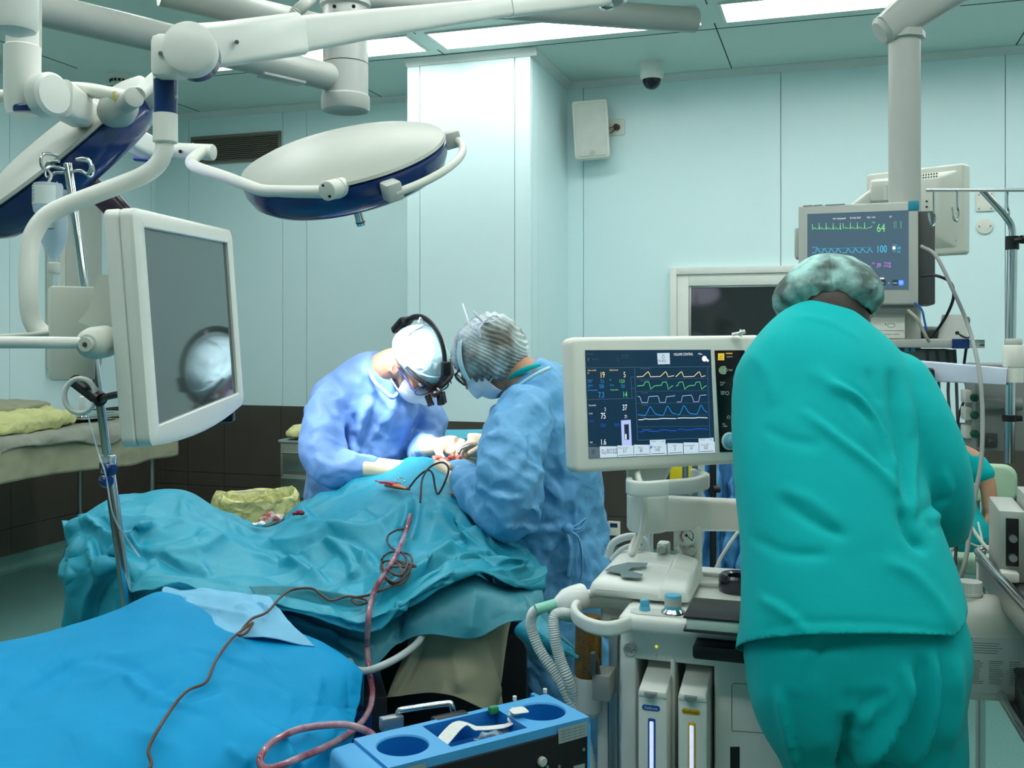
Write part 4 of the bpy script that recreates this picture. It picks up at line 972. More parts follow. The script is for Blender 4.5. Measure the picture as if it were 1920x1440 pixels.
brow1 = [(-130, 1330, 1.74), (-20, 1305, 1.80), (65, 1285, 1.86), (135, 1262, 1.91), (225, 1232, 1.97), (310, 1205, 2.03), (405, 1212, 2.05), (500, 1235, 2.05), (585, 1262, 2.05), (640, 1290, 2.05), (677, 1312, 2.09)]
brow2 = [(-140, 1410, 1.60), (-20, 1392, 1.65), (70, 1372, 1.70), (145, 1352, 1.74), (235, 1325, 1.80), (320, 1300, 1.85), (410, 1300, 1.88), (500, 1312, 1.90), (580, 1332, 1.92), (630, 1352, 1.94), (661, 1364, 2.0)]
brow3 = [(-150, 1490, 1.50), (-20, 1475, 1.54), (75, 1455, 1.58), (150, 1438, 1.61), (240, 1415, 1.66), (325, 1392, 1.70), (412, 1385, 1.74), (500, 1392, 1.77), (570, 1405, 1.80), (612, 1420, 1.83), (637, 1425, 1.90)]
brow4 = [(-155, 1600, 1.46), (-20, 1600, 1.48), (80, 1590, 1.5), (155, 1580, 1.53), (245, 1565, 1.57), (330, 1545, 1.6), (415, 1530, 1.64), (500, 1525, 1.68), (560, 1520, 1.72), (596, 1515, 1.76), (612, 1512, 1.85)]
brow5 = [(x, y + 170, d) for x, y, d in brow4]
drape('leg_drape', [browm, brow0, brow1, brow2, brow3, brow4, brow5], 210, 190, M_cyan,
      [([(0, 1345), (120, 1250), (240, 1235), (330, 1205)], 22, .018), ([(120, 1250), (250, 1275), (330, 1325), (450, 1300)], 18, .016, 's'), ([(330, 1205), (420, 1235), (560, 1250)], 16, .012), ([(445, 1325), (500, 1355), (530, 1390), (560, 1440)], 16, .022, 's'),
       ([(525, 1305), (540, 1340), (500, 1400)], 14, .014), ([(600, 1250), (590, 1330), (560, 1400)], 10, .012), ([(650, 1250), (655, 1330), (615, 1420)], 8, .010, 'v'), ([(100, 1400), (220, 1370), (330, 1400)], 20, .012),
       ([(250, 1280), (290, 1290), (330, 1275)], 10, .008, 'v'), ([(420, 1400), (470, 1440)], 14, .012)], None, amp=.015, size=.24, amp2=.002, size2=.09, seed=61,
      label='bright blue smooth drape in the near left corner over the foot of the table', cat='surgical drape')
brg = [
    [(770, 1150, 2.52), (820, 1150, 2.5), (880, 1150, 2.5), (930, 1150, 2.55), (965, 1150, 2.62)],
    [(765, 1210, 2.47), (815, 1200, 2.45), (880, 1200, 2.44), (932, 1190, 2.5), (955, 1200, 2.6)],
    [(745, 1258, 2.44), (805, 1262, 2.42), (878, 1262, 2.41), (938, 1262, 2.46), (948, 1270, 2.58)],
    [(724, 1308, 2.42), (800, 1300, 2.41), (848, 1306, 2.40), (925, 1336, 2.43), (946, 1330, 2.56)],
]
drape('cotton_sheet', brg, 120, 90, M_beige, [([(790, 1200), (760, 1260), (730, 1305)], 10, .015, 's'), ([(905, 1195), (925, 1260), (940, 1325)], 9, .014, 's'), ([(850, 1200), (860, 1300)], 14, .010)], None, amp=.010, size=.2, amp2=.002, seed=71,
      label='beige cotton sheet hanging below the teal drape behind the blue cart', cat='sheet')
g = G(); g.add([W(*p) for p in ((726, 1308, 2.43), (800, 1302, 2.43), (846, 1306, 2.44), (800, 1345, 2.5), (760, 1350, 2.5), (772, 1338, 2.52))], [(0, 1, 2, 3, 5), (0, 5, 4)])
# blue sheet hanging behind the machine and gown-side drape
hs = [[(1318 + 14 * i + (8 if j == 0 else 0), 820 + 75 * j, 3.75 + .05 * (i % 2) - .02 * i) for i in range(9)] for j in range(9)]
t = thing('draped_stand', 'instrument stand covered by a crinkled blue sheet behind the breathing machine', 'instrument stand', W(1375, 1300, 3.9))
drape('cover', hs, 90, 120, mat('blue_sheet', (86, 150, 196), .5, vary=.06, wr=.3, wscale=16), [([(1350, 880), (1340, 1080)], 9, .02, 's'), ([(1375, 990), (1345, 1075)], 8, .02)], t, amp=.03, size=.13, amp2=.008, seed=81)
SURF.pop()
g = G(); q = W(1380, 830, 3.95); g.box((0, 0, .0), (.45, .35, .02), .005); obj('tabletop', g, M_steel, t, fr=roomframe(q))
for sx in (-1, 1):
    for sy in (-1, 1): g = G(); g.cyl((q[0] + sx * .18, q[1] + sy * .14, 0), (q[0] + sx * .18, q[1] + sy * .14, q[2]), .012, n=12); obj('leg', g, M_steel, t)
q = W(1337, 1000, 3.3); t = thing('support_pole', 'black support pole with a clamp knob beside the gauge panel', 'pole', (q[0], q[1], 0))
g = G(); g.cyl((q[0], q[1], .03), (q[0], q[1], float(W(0, 800, 3.3)[2])), .011, n=16); obj('pole', g, M_black, t)
z = float(W(0, 922, 3.3)[2]); g = G(); g.cyl((q[0], q[1], z), (q[0], q[1], z + .022), .018); g.cyl(W(1337, 917, 3.28), W(1350, 917, 3.28), .012); obj('clamp', g, M_black, t)
g = G(); g.lathe([(.16, 0), (.16, .012), (.03, .03), (.015, .05)], (q[0], q[1], 0), UP, 32); obj('foot', g, M_black, t)

# ------------------------------------------------------------------ open site, instruments, cables on the drapes
M_flesh = mat('raw_flesh', (226, 132, 116), .3, vary=.2, vscale=60, dark=(186, 66, 58), dscale=50, coat=.5, sss=.1)
M_skin = mat('skin', (222, 168, 140), .45, vary=.06, vscale=20, sss=.15, bump=.06, bscale=600)
def blob(c, r, seed, amp, size, yaw=0):
    g = G(); g.ell((0, 0, 0), (1, 1, 1), nu=40, nv=26); V = tf(Matrix.Translation([float(x) for x in c]) @ Matrix.Rotation(A + R(yaw), 4, 'Z'), g.verts() * np.asarray(r)); N = normals(V, g.Fc)
    return mesh_g(V + N * (amp * crumple(V, size, seed) + amp * noise3(V, 1.5 / size, seed))[:, None], g.Fc)
M_field = mat('pale_swabs', (232, 232, 226), .8, vary=.04, wr=.5, wscale=24, dark=(214, 190, 180), dscale=18)
cs = W(838, 874, 3.18)
t = thing('surgical_site', 'open surgical site with reddish tissue between the gloved hands of the surgeons', 'surgical site', cs)
g = blob(W(826, 884, 3.13), (.070, .07, .035), 5, .010, .05); obj('gauze_bed', g, M_field, t, label='pale gauze around the opening')
g = blob(W(862, 882, 3.09), (.055, .05, .034), 15, .008, .05); obj('blue_towel', g, M_hem, t, label='pale blue towel edge')
g = G()
for k, (x, y, d, a, b) in enumerate(((822, 861, 3.14, .022, .011), (832, 865, 3.11, .020, .012), (852, 860, 3.13, .024, .012), (810, 867, 3.15, .024, .007), (868, 867, 3.12, .020, .008))):
    g = blob(W(x, y, d), (a, .015, b), 30 + k, .007, .014); obj('tissue', g, M_flesh, t)
def strip(pts, w, th=.002):
    P = catmull(np.array([W(*p) for p in pts]), 24); g = G(); T = np.gradient(P, axis=0); V = []
    for p, tt in zip(P, T):
        s_ = unit(np.cross(unit(tt), UP)); V += [p - s_ * w / 2, p + s_ * w / 2, p + s_ * w / 2 + UP * th, p - s_ * w / 2 + UP * th]
    return g.ring([np.array(V[4 * i:4 * i + 4]) for i in range(len(P))])
sd_ = lambda x, y, l=.012: (x, y, surf_d(x, y, 2.9) - l)
M_cable = mat('brown_black_cable', (66, 46, 40), .35, vary=.1)
M_cable2 = mat('brown_cable', (92, 64, 48), .4, vary=.1)
M_orange = mat('orange_plastic', (236, 122, 30), .35)
M_red = mat('dark_red_plastic', (176, 30, 62), .35)
t = thing('diathermy_forceps', 'orange and steel instrument with a finger ring lying on the drape', 'surgical instrument', W(*sd_(735, 910)))
g = G(); g.tube([W(*sd_(762, 916, .02)), W(*sd_(744, 911, .022)), W(*sd_(738, 910, .02))], [.004, .009, .006], 10, flat=.6); obj('connector', g, M_orange, t, label='orange connector')
g = G(); g.tube([W(*sd_(768, 917, .012)), W(*sd_(740, 914, .014)), W(*sd_(722, 910, .012))], .004, 8); obj('shaft', g, M_cable2, t)
q = W(*sd_(750, 901, .02)); g = G(); g.tube([q + .013 * math.cos(a) * RT + .006 * math.sin(a) * UP + .01 * math.sin(a) * FW for a in np.linspace(0, 2 * PI, 20, endpoint=False)], .0016, 8, close=True); obj('finger_ring', g, M_chrome, t)
t = thing('red_clip', 'dark red plastic clip beside the orange instrument on the drape', 'clip', W(*sd_(728, 905)))
obj('clip_body', strip([sd_(742, 911, .012), sd_(730, 907, .016), sd_(716, 906, .012)], .02, .006), M_red, t); obj('clip_tail', strip([sd_(716, 906, .012), sd_(704, 902, .014)], .004, .003), M_red, t)
obj('red_tape', strip([(845, 926, 2.88), (858, 930, 2.86), (872, 936, 2.85)], .012), M_red, None, 'short dark red tape at the drape edge by the right surgeon’s sleeve'.replace('’', "'"), 'tape')
t = thing('gauze_swab', 'blood-stained white gauze swab on the left part of the drape', 'gauze', W(*sd_(508, 975)))
M_swab = mat('stained_gauze', (226, 214, 200), .8, vary=.1, dark=(176, 84, 70), dscale=36, wr=.4, wscale=30)
obj('swab', blob(W(*sd_(510, 972, .012)), (.034, .02, .016), 3, .014, .022), M_swab, t); obj('swab_tail', blob(W(*sd_(486, 982, .008)), (.02, .015, .005), 7, .006, .015), M_field, t)
obj('red_swab', blob(W(*sd_(560, 961, .008)), (.014, .01, .005), 8, .006, .01), mat('blood_red', (140, 14, 34), .5), None, 'tiny dark red scrap lying on the drape beside the gauze swab', 'scrap')
def cable(name, pts, r, m, label, n=90, lift=.008, depths=None, cat='cable'):
    if depths: P = catmull(np.array([W(*p) for p in pts]), n)
    else: P = on_surf(pts, lift, n)
    g = G(); g.tube(P, r, 8); return obj(name, g, m, None, label, cat)
c1 = [(275, 1446), (284, 1432), (279, 1405), (300, 1362), (345, 1300), (386, 1279), (404, 1240), (432, 1200), (462, 1176), (474, 1168), (462, 1186), (448, 1190), (470, 1162), (500, 1148), (524, 1122), (548, 1106), (584, 1103), (606, 1118), (622, 1126), (652, 1118), (676, 1122), (690, 1128), (672, 1134), (660, 1122), (690, 1116), (720, 1105), (742, 1096), (754, 1080), (745, 1056), (722, 1052), (714, 1068), (730, 1092), (752, 1096), (768, 1072), (750, 1054), (732, 1062), (780, 1062), (752, 1054)]
cable('instrument_cable', c1, .0030, M_cable2, 'long brown instrument cable winding from the drape centre to the near left corner', 260, .010)
c2 = [(772, 968), (766, 988), (744, 994), (728, 1004), (728, 1020), (745, 1034), (768, 1040), (772, 1058), (760, 1080), (738, 1092), (722, 1078), (716, 1050), (730, 1036), (752, 1036), (764, 1056), (752, 1078), (734, 1074), (730, 1060), (742, 1052), (776, 1060)]
cable('coiled_cable', c2, .003, M_cable, 'dark cable coiled in loose loops in the middle of the teal drape', 200, .014)
cable('looped_cable', [(766, 916, 2.95), (782, 896, 2.92), (800, 882, 2.90), (811, 888, 2.89), (816, 915, 2.88), (822, 926, 2.87), (835, 902, 2.87), (841, 878, 2.88), (829, 867, 2.90), (806, 876, 2.90), (792, 898, 2.88), (789, 928, 2.85), (788, 942, 2.83)], .0030, M_cable, 'dark cable arching in two loops in front of the surgical site', 120, depths=1)
M_tube = mat('blood_tinted_tube', (210, 172, 182), .12, trans=.35, vary=.2, vscale=18, dark=(160, 84, 100), dscale=16, coat=.5, ior=1.3)
tp = [(770, 965), (760, 1000), (742, 1042), (720, 1078), (704, 1104), (694, 1135), (690, 1170), (688, 1215)]
P1 = on_surf(tp, .016, 60)
d0 = proj(P1[-1])[2]
P2 = catmull(np.array([P1[-1]] + [W(*p) for p in ((693, 1262, d0 - .06), (698, 1300, d0 - .10), (690, 1336, d0 - .2), (664, 1368, 1.95), (620, 1396, 1.82), (560, 1422, 1.72), (512, 1440, 1.66), (490, 1436, 1.66), (491, 1414, 1.68), (516, 1388, 1.74), (560, 1368, 1.80), (610, 1360, 1.84), (655, 1360, 1.84), (690, 1372, 1.80), (704, 1384, 1.76))]), 120)
g = G(); g.tube(np.vstack([P1[:-1], P2]), .0068, 12); obj('suction_tube', g, M_tube, None, 'translucent blood-tinted suction tube running down the drape and looping to the blue cart', 'tube')
g = G(); g.tube(catmull(np.array([W(*p) for p in ((800, 1178, 2.42), (782, 1206, 2.34), (748, 1232, 2.26), (712, 1250, 2.22), (686, 1258, 2.22), (664, 1254, 2.24), (655, 1240, 2.28))]), 50), .0085, 12); obj('clear_hose', g, mat('cloudy_hose', (196, 208, 206), .3, trans=.25, vary=.08), None, 'cloudy clear hose curving under the drape edge above the beige sheet', 'tube')

q = W(688, 1400, 2.28); t = thing('power_unit', 'black electrical unit with blue panel under the drape left of the beige sheet', 'device', (q[0], q[1], 0))
Fq = yawframe((q[0], q[1], 0), 12); g = G(); g.box((0, .10, .36), (.09, .24, .64), .01); obj('housing', g, M_black, t, fr=Fq)
g = G(); g.box((-.012, -.022, .50), (.045, .006, .30), .002); obj('blue_panel', g, M_blue, t, fr=Fq)
g = G(); g.box((0, .10, .02), (.08, .2, .04), .01); obj('foot', g, M_dgrey, t, fr=Fq)
q = W(800, 1300, 2.75); t = thing('dark_filler_block', 'black block added behind the beige sheet to darken the space under the drapes', 'filler block', (q[0], q[1], 0))  # made-up block, added so the gap under the drapes stays dark
Fq = yawframe((q[0], q[1], 0), 5); g = G(); g.box((0, .12, .34), (.56, .24, .66), .012); obj('housing', g, M_black, t, fr=Fq); g = G(); g.tube([(-.1, .12, .67), (-.1, .12, .70), (.1, .12, .70), (.1, .12, .67)], .008, 8); obj('grip', g, M_dgrey, t, fr=Fq)

q = W(862, 900, 3.95); zt = float(W(0, 826, 3.95)[2]); t = thing('draped_table', 'teal-draped instrument table behind the gloved hands of the two surgeons', 'instrument table', (q[0], q[1], 0))
Fq = yawframe((q[0], q[1], 0), 4); g = G(); g.box((0, .17, zt - .012), (.30, .34, .02), .005); obj('tabletop', g, M_steel, t, fr=Fq)
for sx in (-1, 1):
    for sy in (.05, .29): g = G(); g.cyl((sx * .12, sy, .0), (sx * .12, sy, zt - .02), .012, n=12); obj('leg', g, M_steel, t, fr=Fq)
b_ = rrect(.33, .37, .03, 5, (0, .17)); g = G(); rings = [np.array([(x * k * (1 + .012 * math.sin(i * 1.9) * w), .17 + (y - .17) * k, z) for i, (x, y) in enumerate(b_)]) for k, z, w in ((.92, zt + .012, 0), (.98, zt + .010, 0), (1, zt - .004, 0), (1.01, zt - .2, 1), (1.03, .45, 2), (1.04, .3, 2.4))]
g.ring(rings[:3], 0, caps=False); g.ring(rings[2:], 0, caps=False); g.add(rings[0], [tuple(range(len(b_)))]); obj('drape', g, M_teal, t, fr=Fq)
# ------------------------------------------------------------------ people
M_gown1 = mat('blue_gown', (122, 164, 222), .5, vary=.04, vscale=8, wr=.25, wscale=16, bump=.12, bscale=600, sheen=.1)
M_gown2 = mat('blue_gown_shade', (98, 170, 218), .42, vary=.05, vscale=8, wr=.45, wscale=18, bump=.12, bscale=600, sheen=.1)
M_scrub = mat('teal_scrubs', (0, 174, 174), .75, vary=.03, vscale=6, wr=.05, wscale=7, bump=.15, bscale=900, sheen=.05, spec=.15)
M_glove = mat('cream_latex', (226, 208, 178), .38, vary=.05, bump=.1, bscale=200)
M_mask = mat('white_mask', (226, 232, 240), .75, vary=.03, bump=.1, bscale=500)
M_capw = mat('pale_mint_cap', (196, 232, 236), .75, vary=.04, wr=.3, wscale=26, bump=.1, bscale=500)
M_hair = mat('dark_hair', (52, 40, 32), .5, vary=.3, bump=.4, bscale=250)
M_bouf = mat('pleated_cap_over_hair', (206, 222, 220), .7, vary=.1, dark=(112, 112, 104), dscale=11, wr=.3, wscale=30, bump=.2, bscale=400)
M_bouf2 = mat('green_cap_over_hair', (166, 214, 208), .7, vary=.1, dark=(78, 98, 92), dscale=16, wr=.3, wscale=22, bump=.25, bscale=300)
M_skin1 = mat('light_skin', (224, 166, 134), .45, vary=.06, vscale=24, sss=.12, bump=.08, bscale=500)
M_skin2 = mat('tan_skin', (190, 140, 110), .45, vary=.06, vscale=24, sss=.12, bump=.08, bscale=500)
M_lens2 = mat('spectacle_lens', (215, 225, 230), .03, trans=.9, vary=0, ior=1.1)

def ellring(c, x, y, rx, ry, n=28, p=2.3):
    a = np.linspace(0, 2 * PI, n, endpoint=False); ca, sa = np.cos(a), np.sin(a)
    ca = np.sign(ca) * np.abs(ca) ** (2 / p); sa = np.sign(sa) * np.abs(sa) ** (2 / p)
    return np.asarray(c) + rx * ca[:, None] * x + ry * sa[:, None] * y
def trunk(rings, n=28):
    """rings: (px, py, depth, half width px, half depth m[, yaw]); horizontal sections blended with the spine"""
    Cc = np.array([W(r[0], r[1], r[2]) for r in rings]); T = np.gradient(Cc, axis=0); out = []
    for r, c, t in zip(rings, Cc, T):
        yw = R(r[5]) if len(r) > 5 else 0
        t = unit(t); x = math.cos(yw) * RT + math.sin(yw) * FW; x = unit(x - t * (x @ t)); y = np.cross(t, x)
        out.append(ellring(c, x, y, r[3] * r[2] / F, r[4], n))
    k = 6 * len(rings); M = np.array(out); M2 = np.stack([catmull(M[:, j], k) for j in range(n)], 1)
    g = G(); g.ring(list(M2)); return g
def limb(pts, n=16, seg=40, flat=1.0):
    """pts: (px, py, depth, radius m)"""
    g = G(); P = np.array([W(p[0], p[1], p[2]) for p in pts]); r = np.array([p[3] for p in pts]); g.tube(P, r, n, smooth=seg, flat=flat)
    g.ell(P[0], (r[0],) * 3, nu=14, nv=9); g.ell(P[-1], (r[-1],) * 3, nu=14, nv=9); return g
def headframe(c, f, u):
    f = unit(f); u = unit(u - f * (np.asarray(u) @ f)); return frame(c, np.cross(f, u), f, u)
def head_parts():
    """skull, face and ears; local x right, y forward, z up, metres; eyes at z = 0.015"""
    L = []
    g = G(); g.ell((0, -.012, .038), (.076, .096, .082)); L.append(g)
    g = G(); g.ell((0, .022, -.03), (.060, .066, .085)); L.append(g)
    g = G(); g.ell((0, .045, -.078), (.040, .040, .032)); L.append(g)
    g = G(); g.tube([(0, .088, .018), (0, .103, -.008), (0, .110, -.022), (0, .094, -.034)], [.009, .011, .014, .008], 10); L.append(g)
    for s in (-1, 1):
        g = G(); g.tube([(s * .056, .072, .030), (s * .03, .09, .036), (s * .008, .092, .032)], .010, 8); L.append(g)
        g = G(); g.ell((s * .044, .060, -.012), (.02, .02, .016)); L.append(g)
        g = G(); g.ell((s * .080, -.006, .0), (.009, .02, .033)); L.append(g)
        g = G(); g.tube([(s * .084, -.012, .03), (s * .091, -.02, .02), (s * .09, -.022, -.005), (s * .082, -.01, -.03)], .005, 8); L.append(g)
    for z, w in ((-.054, .022), (-.064, .020)):
        g = G(); g.tube([(-w, .082, z), (0, .094, z), (w, .082, z)], .006, 8); L.append(g)
    g = G(); g.tube([(0, -.02, -.03), (0, -.04, -.10), (0, -.055, -.16)], [.056, .054, .058], 20); L.append(g)
    return L
def tfg(M, g): q = G(); q.merge(g, M); return q
def eyes(parent, M):
    for s in (-1, 1):
        g = G(); g.ell((s * .032, .078, .014), (.0125, .0125, .0125), nu=16, nv=12); g.ell((s * .032, .088, .012), (.006, .004, .006), m=1, nu=12, nv=8)
        obj('eye', g, [M_white, M_black], parent, fr=M)
        g = G(); g.tube([(s * .018, .094, .034), (s * .035, .093, .041), (s * .054, .078, .036)], .0035, 8, smooth=10); obj('eyebrow', g, M_hair, parent, fr=M)
def shell(M, c, r, azr, elr, nu=40, nv=26, fn=None):
    """patch of an ellipsoid about the head; az 0 = forward"""
    V = []
    for e in np.linspace(R(elr[0]), R(elr[1]), nv):
        for a in np.linspace(R(azr[0]), R(azr[1]), nu):
            p = np.array([c[0] + r[0] * math.cos(e) * math.sin(a), c[1] + r[1] * math.cos(e) * math.cos(a), c[2] + r[2] * math.sin(e)])
            V.append(fn(p, a, e) if fn else p)
    Fc = [(i * nu + j, i * nu + j + 1, (i + 1) * nu + j + 1, (i + 1) * nu + j) for i in range(nv - 1) for j in range(nu - 1)]
    return tf(M, np.array(V)), Fc
def mask(parent, M, n=6):
    def fn(p, a, e):
        k = 1 + .02 * abs(math.sin(math.degrees(e) / 9)); q = np.array([0, .03, -.04]); p = q + (p - q) * k
        p[1] += .016 * math.exp(-(p[0] / .016) ** 2) * (p[2] > -.07); return p
    V, Fc = shell(M, (0, .022, -.042), (.070, .078, .078), (-82, 82), (-58, 28), 44, 34, fn); solid(obj('face_mask', mesh_g(V, Fc), M_mask, parent, sharp=60), .002)
def straps(parent, M, runs):
    g = G()
    for P in runs: g.tube(P, .0035, 6, smooth=24, flat=.5)
    obj('mask_strap', g, M_mask, parent, fr=M)
def hand(wrist, fwd, nrm, thumb=1, curls=(25, 35, 30, 40), spread=1.0, s=1.0, tcurl=20):
    """palm, four unequal bent fingers and a thumb leaving the side of the palm near its base; returns closed shapes in space"""
    y = unit(fwd); z = unit(np.asarray(nrm) - y * (np.asarray(nrm) @ y)); x = np.cross(y, z) * thumb; M = frame(wrist, x, y, z); L = []
    g = G(); g.tube([(0, -.05, 0), (0, 0, 0), (0, .025, 0), (0, .06, 0), (0, .088, 0)], [.026, .027, .034, .040, .039], 16, flat=.45, hint=(1, 0, 0)); g.ell((0, .086, 0), (.039, .014, .014), nu=18, nv=10); L.append(g)
    fl = (.072, .082, .076, .060)
    for k in range(4):
        bx_, by = .031 - .0205 * k, .086 - .004 * abs(k - 1.2); cu = curls[k] if isinstance(curls[k], tuple) else (curls[k] * .5, curls[k], curls[k] * 1.1); sp = R((1.5 - k) * 5 * spread); P = [np.array([bx_, by - .02, 0.])]; ang = R(cu[0]); p = np.array([bx_, by, 0.])
        P.append(p)
        for f, w in ((.45, cu[1]), (.31, cu[2]), (.24, 0)):
            p = p + fl[k] * f * np.array([math.sin(sp) * math.cos(ang), math.cos(sp) * math.cos(ang), -math.sin(ang)]); P.append(p); ang += R(w)
        g = G(); r = .0092 - .0006 * (k == 3); g.tube(P, [r, r, r * .95, r * .9, r * .78], 10, smooth=16); g.ell(P[-1], (r * .78,) * 3, nu=10, nv=7); L.append(g)
    tb = [np.array([.020, .012, -.004]), np.array([.040, .034, -.012]), np.array([.052, .060, -.022]), np.array([.052 - .0006 * tcurl, .086, -.030 - .0004 * tcurl])]
    g = G(); g.tube(tb, [.014, .012, .0105, .0088], 10, smooth=14); g.ell(tb[-1], (.0088,) * 3, nu=10, nv=7); L.append(g)
    q = Matrix.Scale(s, 4); return [tfg(M @ q, g) for g in L]
def leg(px, d, z0, r0, toe):
    p = W(px, 900, d); P = [(p[0], p[1], z0), (p[0] + .01, p[1], .5), (p[0], p[1], .28), (p[0], p[1], .09)]
    g = G(); g.tube(P, [r0, r0 * .72, r0 * .62, r0 * .5], 16, smooth=20); t_ = unit(toe); h = G()
    h.tube([np.array([p[0], p[1], .045]) - t_ * .05, np.array([p[0], p[1], .055]), np.array([p[0], p[1], .04]) + t_ * .12, np.array([p[0], p[1], .033]) + t_ * .19], [.038, .045, .042, .03], 14, smooth=16)
    return [g, h]
def shoes(parent, px, d, toe):
    p = W(px, 900, d); t_ = unit(toe); h = G()
    h.tube([np.array([p[0], p[1], .048]) - t_ * .06, np.array([p[0], p[1], .055]), np.array([p[0], p[1], .044]) + t_ * .12, np.array([p[0], p[1], .034]) + t_ * .205], [.042, .05, .046, .033], 16, smooth=16, flat=1.0)
    obj('shoe', h, M_white, parent)

# ---- surgeon at the left, bent forward over the site, lit from above
B = W(672, 900, 3.5); B[2] = 0
p1 = thing('person', 'surgeon in blue gown, pale cap and headlamp bending over the patient', 'person', B)
c = W(783, 688, 3.32); HM = headframe(c, C(.50, -.74, .44), C(.45, .62, .64))
tr = [(672, 1010, 3.55, 92, .16), (668, 930, 3.54, 92, .155), (668, 860, 3.50, 88, .145), (680, 790, 3.46, 92, .14), (700, 735, 3.41, 88, .12), (708, 706, 3.38, 62, .09), (722, 690, 3.36, 30, .055)]
tr0 = [(a, b, d, w * .78, e * .78) for a, b, d, w, e in tr]
armR = [(622, 742, 3.38, .068), (606, 800, 3.27, .070), (612, 868, 3.20, .068), (660, 880, 3.16, .055), (690, 876, 3.14, .043)]
armL = [(780, 752, 3.52, .062), (805, 790, 3.50, .064), (796, 838, 3.46, .064), (800, 846, 3.38, .056), (803, 838, 3.33, .044)]
body = [trunk(tr0), limb([(q[0], q[1], q[2], q[3] * .66) for q in armR] + [(752, 880, 3.13, .026)]), limb([(q[0], q[1], q[2], q[3] * .66) for q in armL] + [(818, 838, 3.30, .022)]), limb([(722, 690, 3.36, .058), (738, 682, 3.35, .055), (760, 680, 3.34, .055)])]
body += [tfg(HM, g) for g in head_parts()]
body += leg(640, 3.6, 1.0, .085, C(.7, 0, .7)) + leg(705, 3.55, 1.0, .085, C(.7, 0, .7))
V, Fc = organic(body, .0065, 5); obj('body', mesh_g(V, Fc), M_skin1, p1, fix=False, sharp=0)
for q in ((640, 3.6), (705, 3.55)): 
    a_ = W(q[0], 900, q[1]); g = G(); g.tube([(a_[0], a_[1], .66), (a_[0], a_[1], .3), (a_[0], a_[1], .09)], [.095, .085, .08], 18); obj('trouser_leg', g, M_scrub, p1)
for q in (640, 705): shoes(p1, q, 3.6 if q == 640 else 3.55, C(.7, 0, .7))
skirt = [(672, 905, 3.54, 96, .165), (672, 1010, 3.56, 100, .18), (672, 1130, 3.57, 104, .19), (672, 1250, 3.58, 108, .20)]
g1 = [trunk(tr[1:-1] + [(722, 688, 3.355, 38, .066)]), trunk(skirt), limb(armR), limb(armL)]
V, Fc = organic(g1, .0085, 9); N = normals(V, Fc)
V = V + N * (.026 * crumple(along(V, C(.15, -1, .1), .45), .085, 7) + .017 * crumple(along(V, C(.8, -.7, 0), .5), .055, 9) + .005 * crumple(V, .04, 11))[:, None]; N = normals(V, Fc)
V = fold(V, N, [([(700, 745), (680, 800), (665, 870)], 9, .014, 's'), ([(735, 760), (725, 820), (745, 870)], 9, .010), ([(655, 770), (660, 830), (690, 855)], 9, .014, 's'), ([(605, 745), (640, 790), (652, 850)], 9, .012, 'v'),
               ([(590, 850), (620, 870), (670, 862)], 7, .012, 's'), ([(600, 890), (640, 880), (680, 885)], 6, .010), ([(770, 800), (800, 815), (825, 800)], 6, .008, 's'), ([(765, 850), (790, 845), (815, 862)], 6, .008), ([(690, 720), (730, 760), (760, 770)], 8, .008)])
V = relax(V, Fc, 1)
obj('gown', mesh_g(V, Fc), M_gown1, p1, fix=False, sharp=0)
g = G(); cc = W(716, 698, 3.36)
g.tube([W(*p) for p in ((686, 676, 3.34), (700, 712, 3.28), (725, 738, 3.26), (738, 745, 3.27), (745, 728, 3.36), (726, 690, 3.44), (702, 670, 3.42))], .007, 8, smooth=50, close=False); obj('collar_binding', g, M_gown1, p1)
g = G(); g.tube([W(*p) for p in ((682, 672, 3.40), (696, 668, 3.39), (706, 680, 3.37))], .016, 10, smooth=12); obj('scrub_collar', g, M_scrub, p1, label='teal scrub collar')
hR = hand(W(752, 880, 3.13), C(.94, -.05, .1), C(-.15, .75, .65), 1, (20, 30, 30, 35)) + [limb([(690, 877, 3.14, .037), (715, 880, 3.14, .036), (755, 881, 3.13, .030)])]
V, Fc = organic(hR, .0036, 5); obj('glove', mesh_g(V, Fc), M_glove, p1, fix=False, sharp=0, label='long cream glove on the forearm')
hL = hand(W(822, 836, 3.27), C(.76, .05, .58), C(-.30, .90, .36), 1, ((88, 28, 12), (98, 24, 12), (100, 40, 20), (96, 50, 25)), 1.2, tcurl=60) + [limb([(802, 838, 3.31, .031), (812, 837, 3.29, .031), (823, 836, 3.27, .027)])]
V, Fc = organic(hL, .0034, 6); obj('glove', mesh_g(V, Fc), M_glove, p1, fix=False, sharp=0, label='cream glove, fingers pointing down')
mask(p1, HM); eyes(p1, HM)
straps(p1, HM, [[(.068, .03, -.03), (.082, .0, .03), (.06, -.05, .11), (.0, -.06, .145)], [(-.068, .03, -.03), (-.082, .0, .03), (-.06, -.05, .11), (.0, -.06, .145)], [(.066, .03, -.07), (.07, -.03, -.06), (.03, -.085, -.05)], [(.0, -.06, .140), (.02, -.075, .165), (.035, -.06, .16)]])
def capfn(seed, amp, size):
    def f(p, a, e): return p
    return f
V, Fc = shell(HM, (0, -.014, .035), (.088, .110, .104), (-180, 180), (6, 89.5), 90, 44)
def capshape(V, Fc, seed, amp, size, stretch=(1, 1, 1)):
    N = normals(V, Fc); return V + N * (amp * crumple(V, size, seed, stretch=stretch))[:, None]
solid(obj('cap', mesh_g(capshape(V, Fc, 5, .010, .05), Fc), M_capw, p1, fix=False, sharp=0), .002)
V, Fc = shell(HM, (0, -.013, .034), (.0905, .1125, .10), (-180, 180), (2, 18), 80, 6); solid(obj('cap_band', mesh_g(V, Fc), M_capw, p1, fix=False, sharp=0), .003)
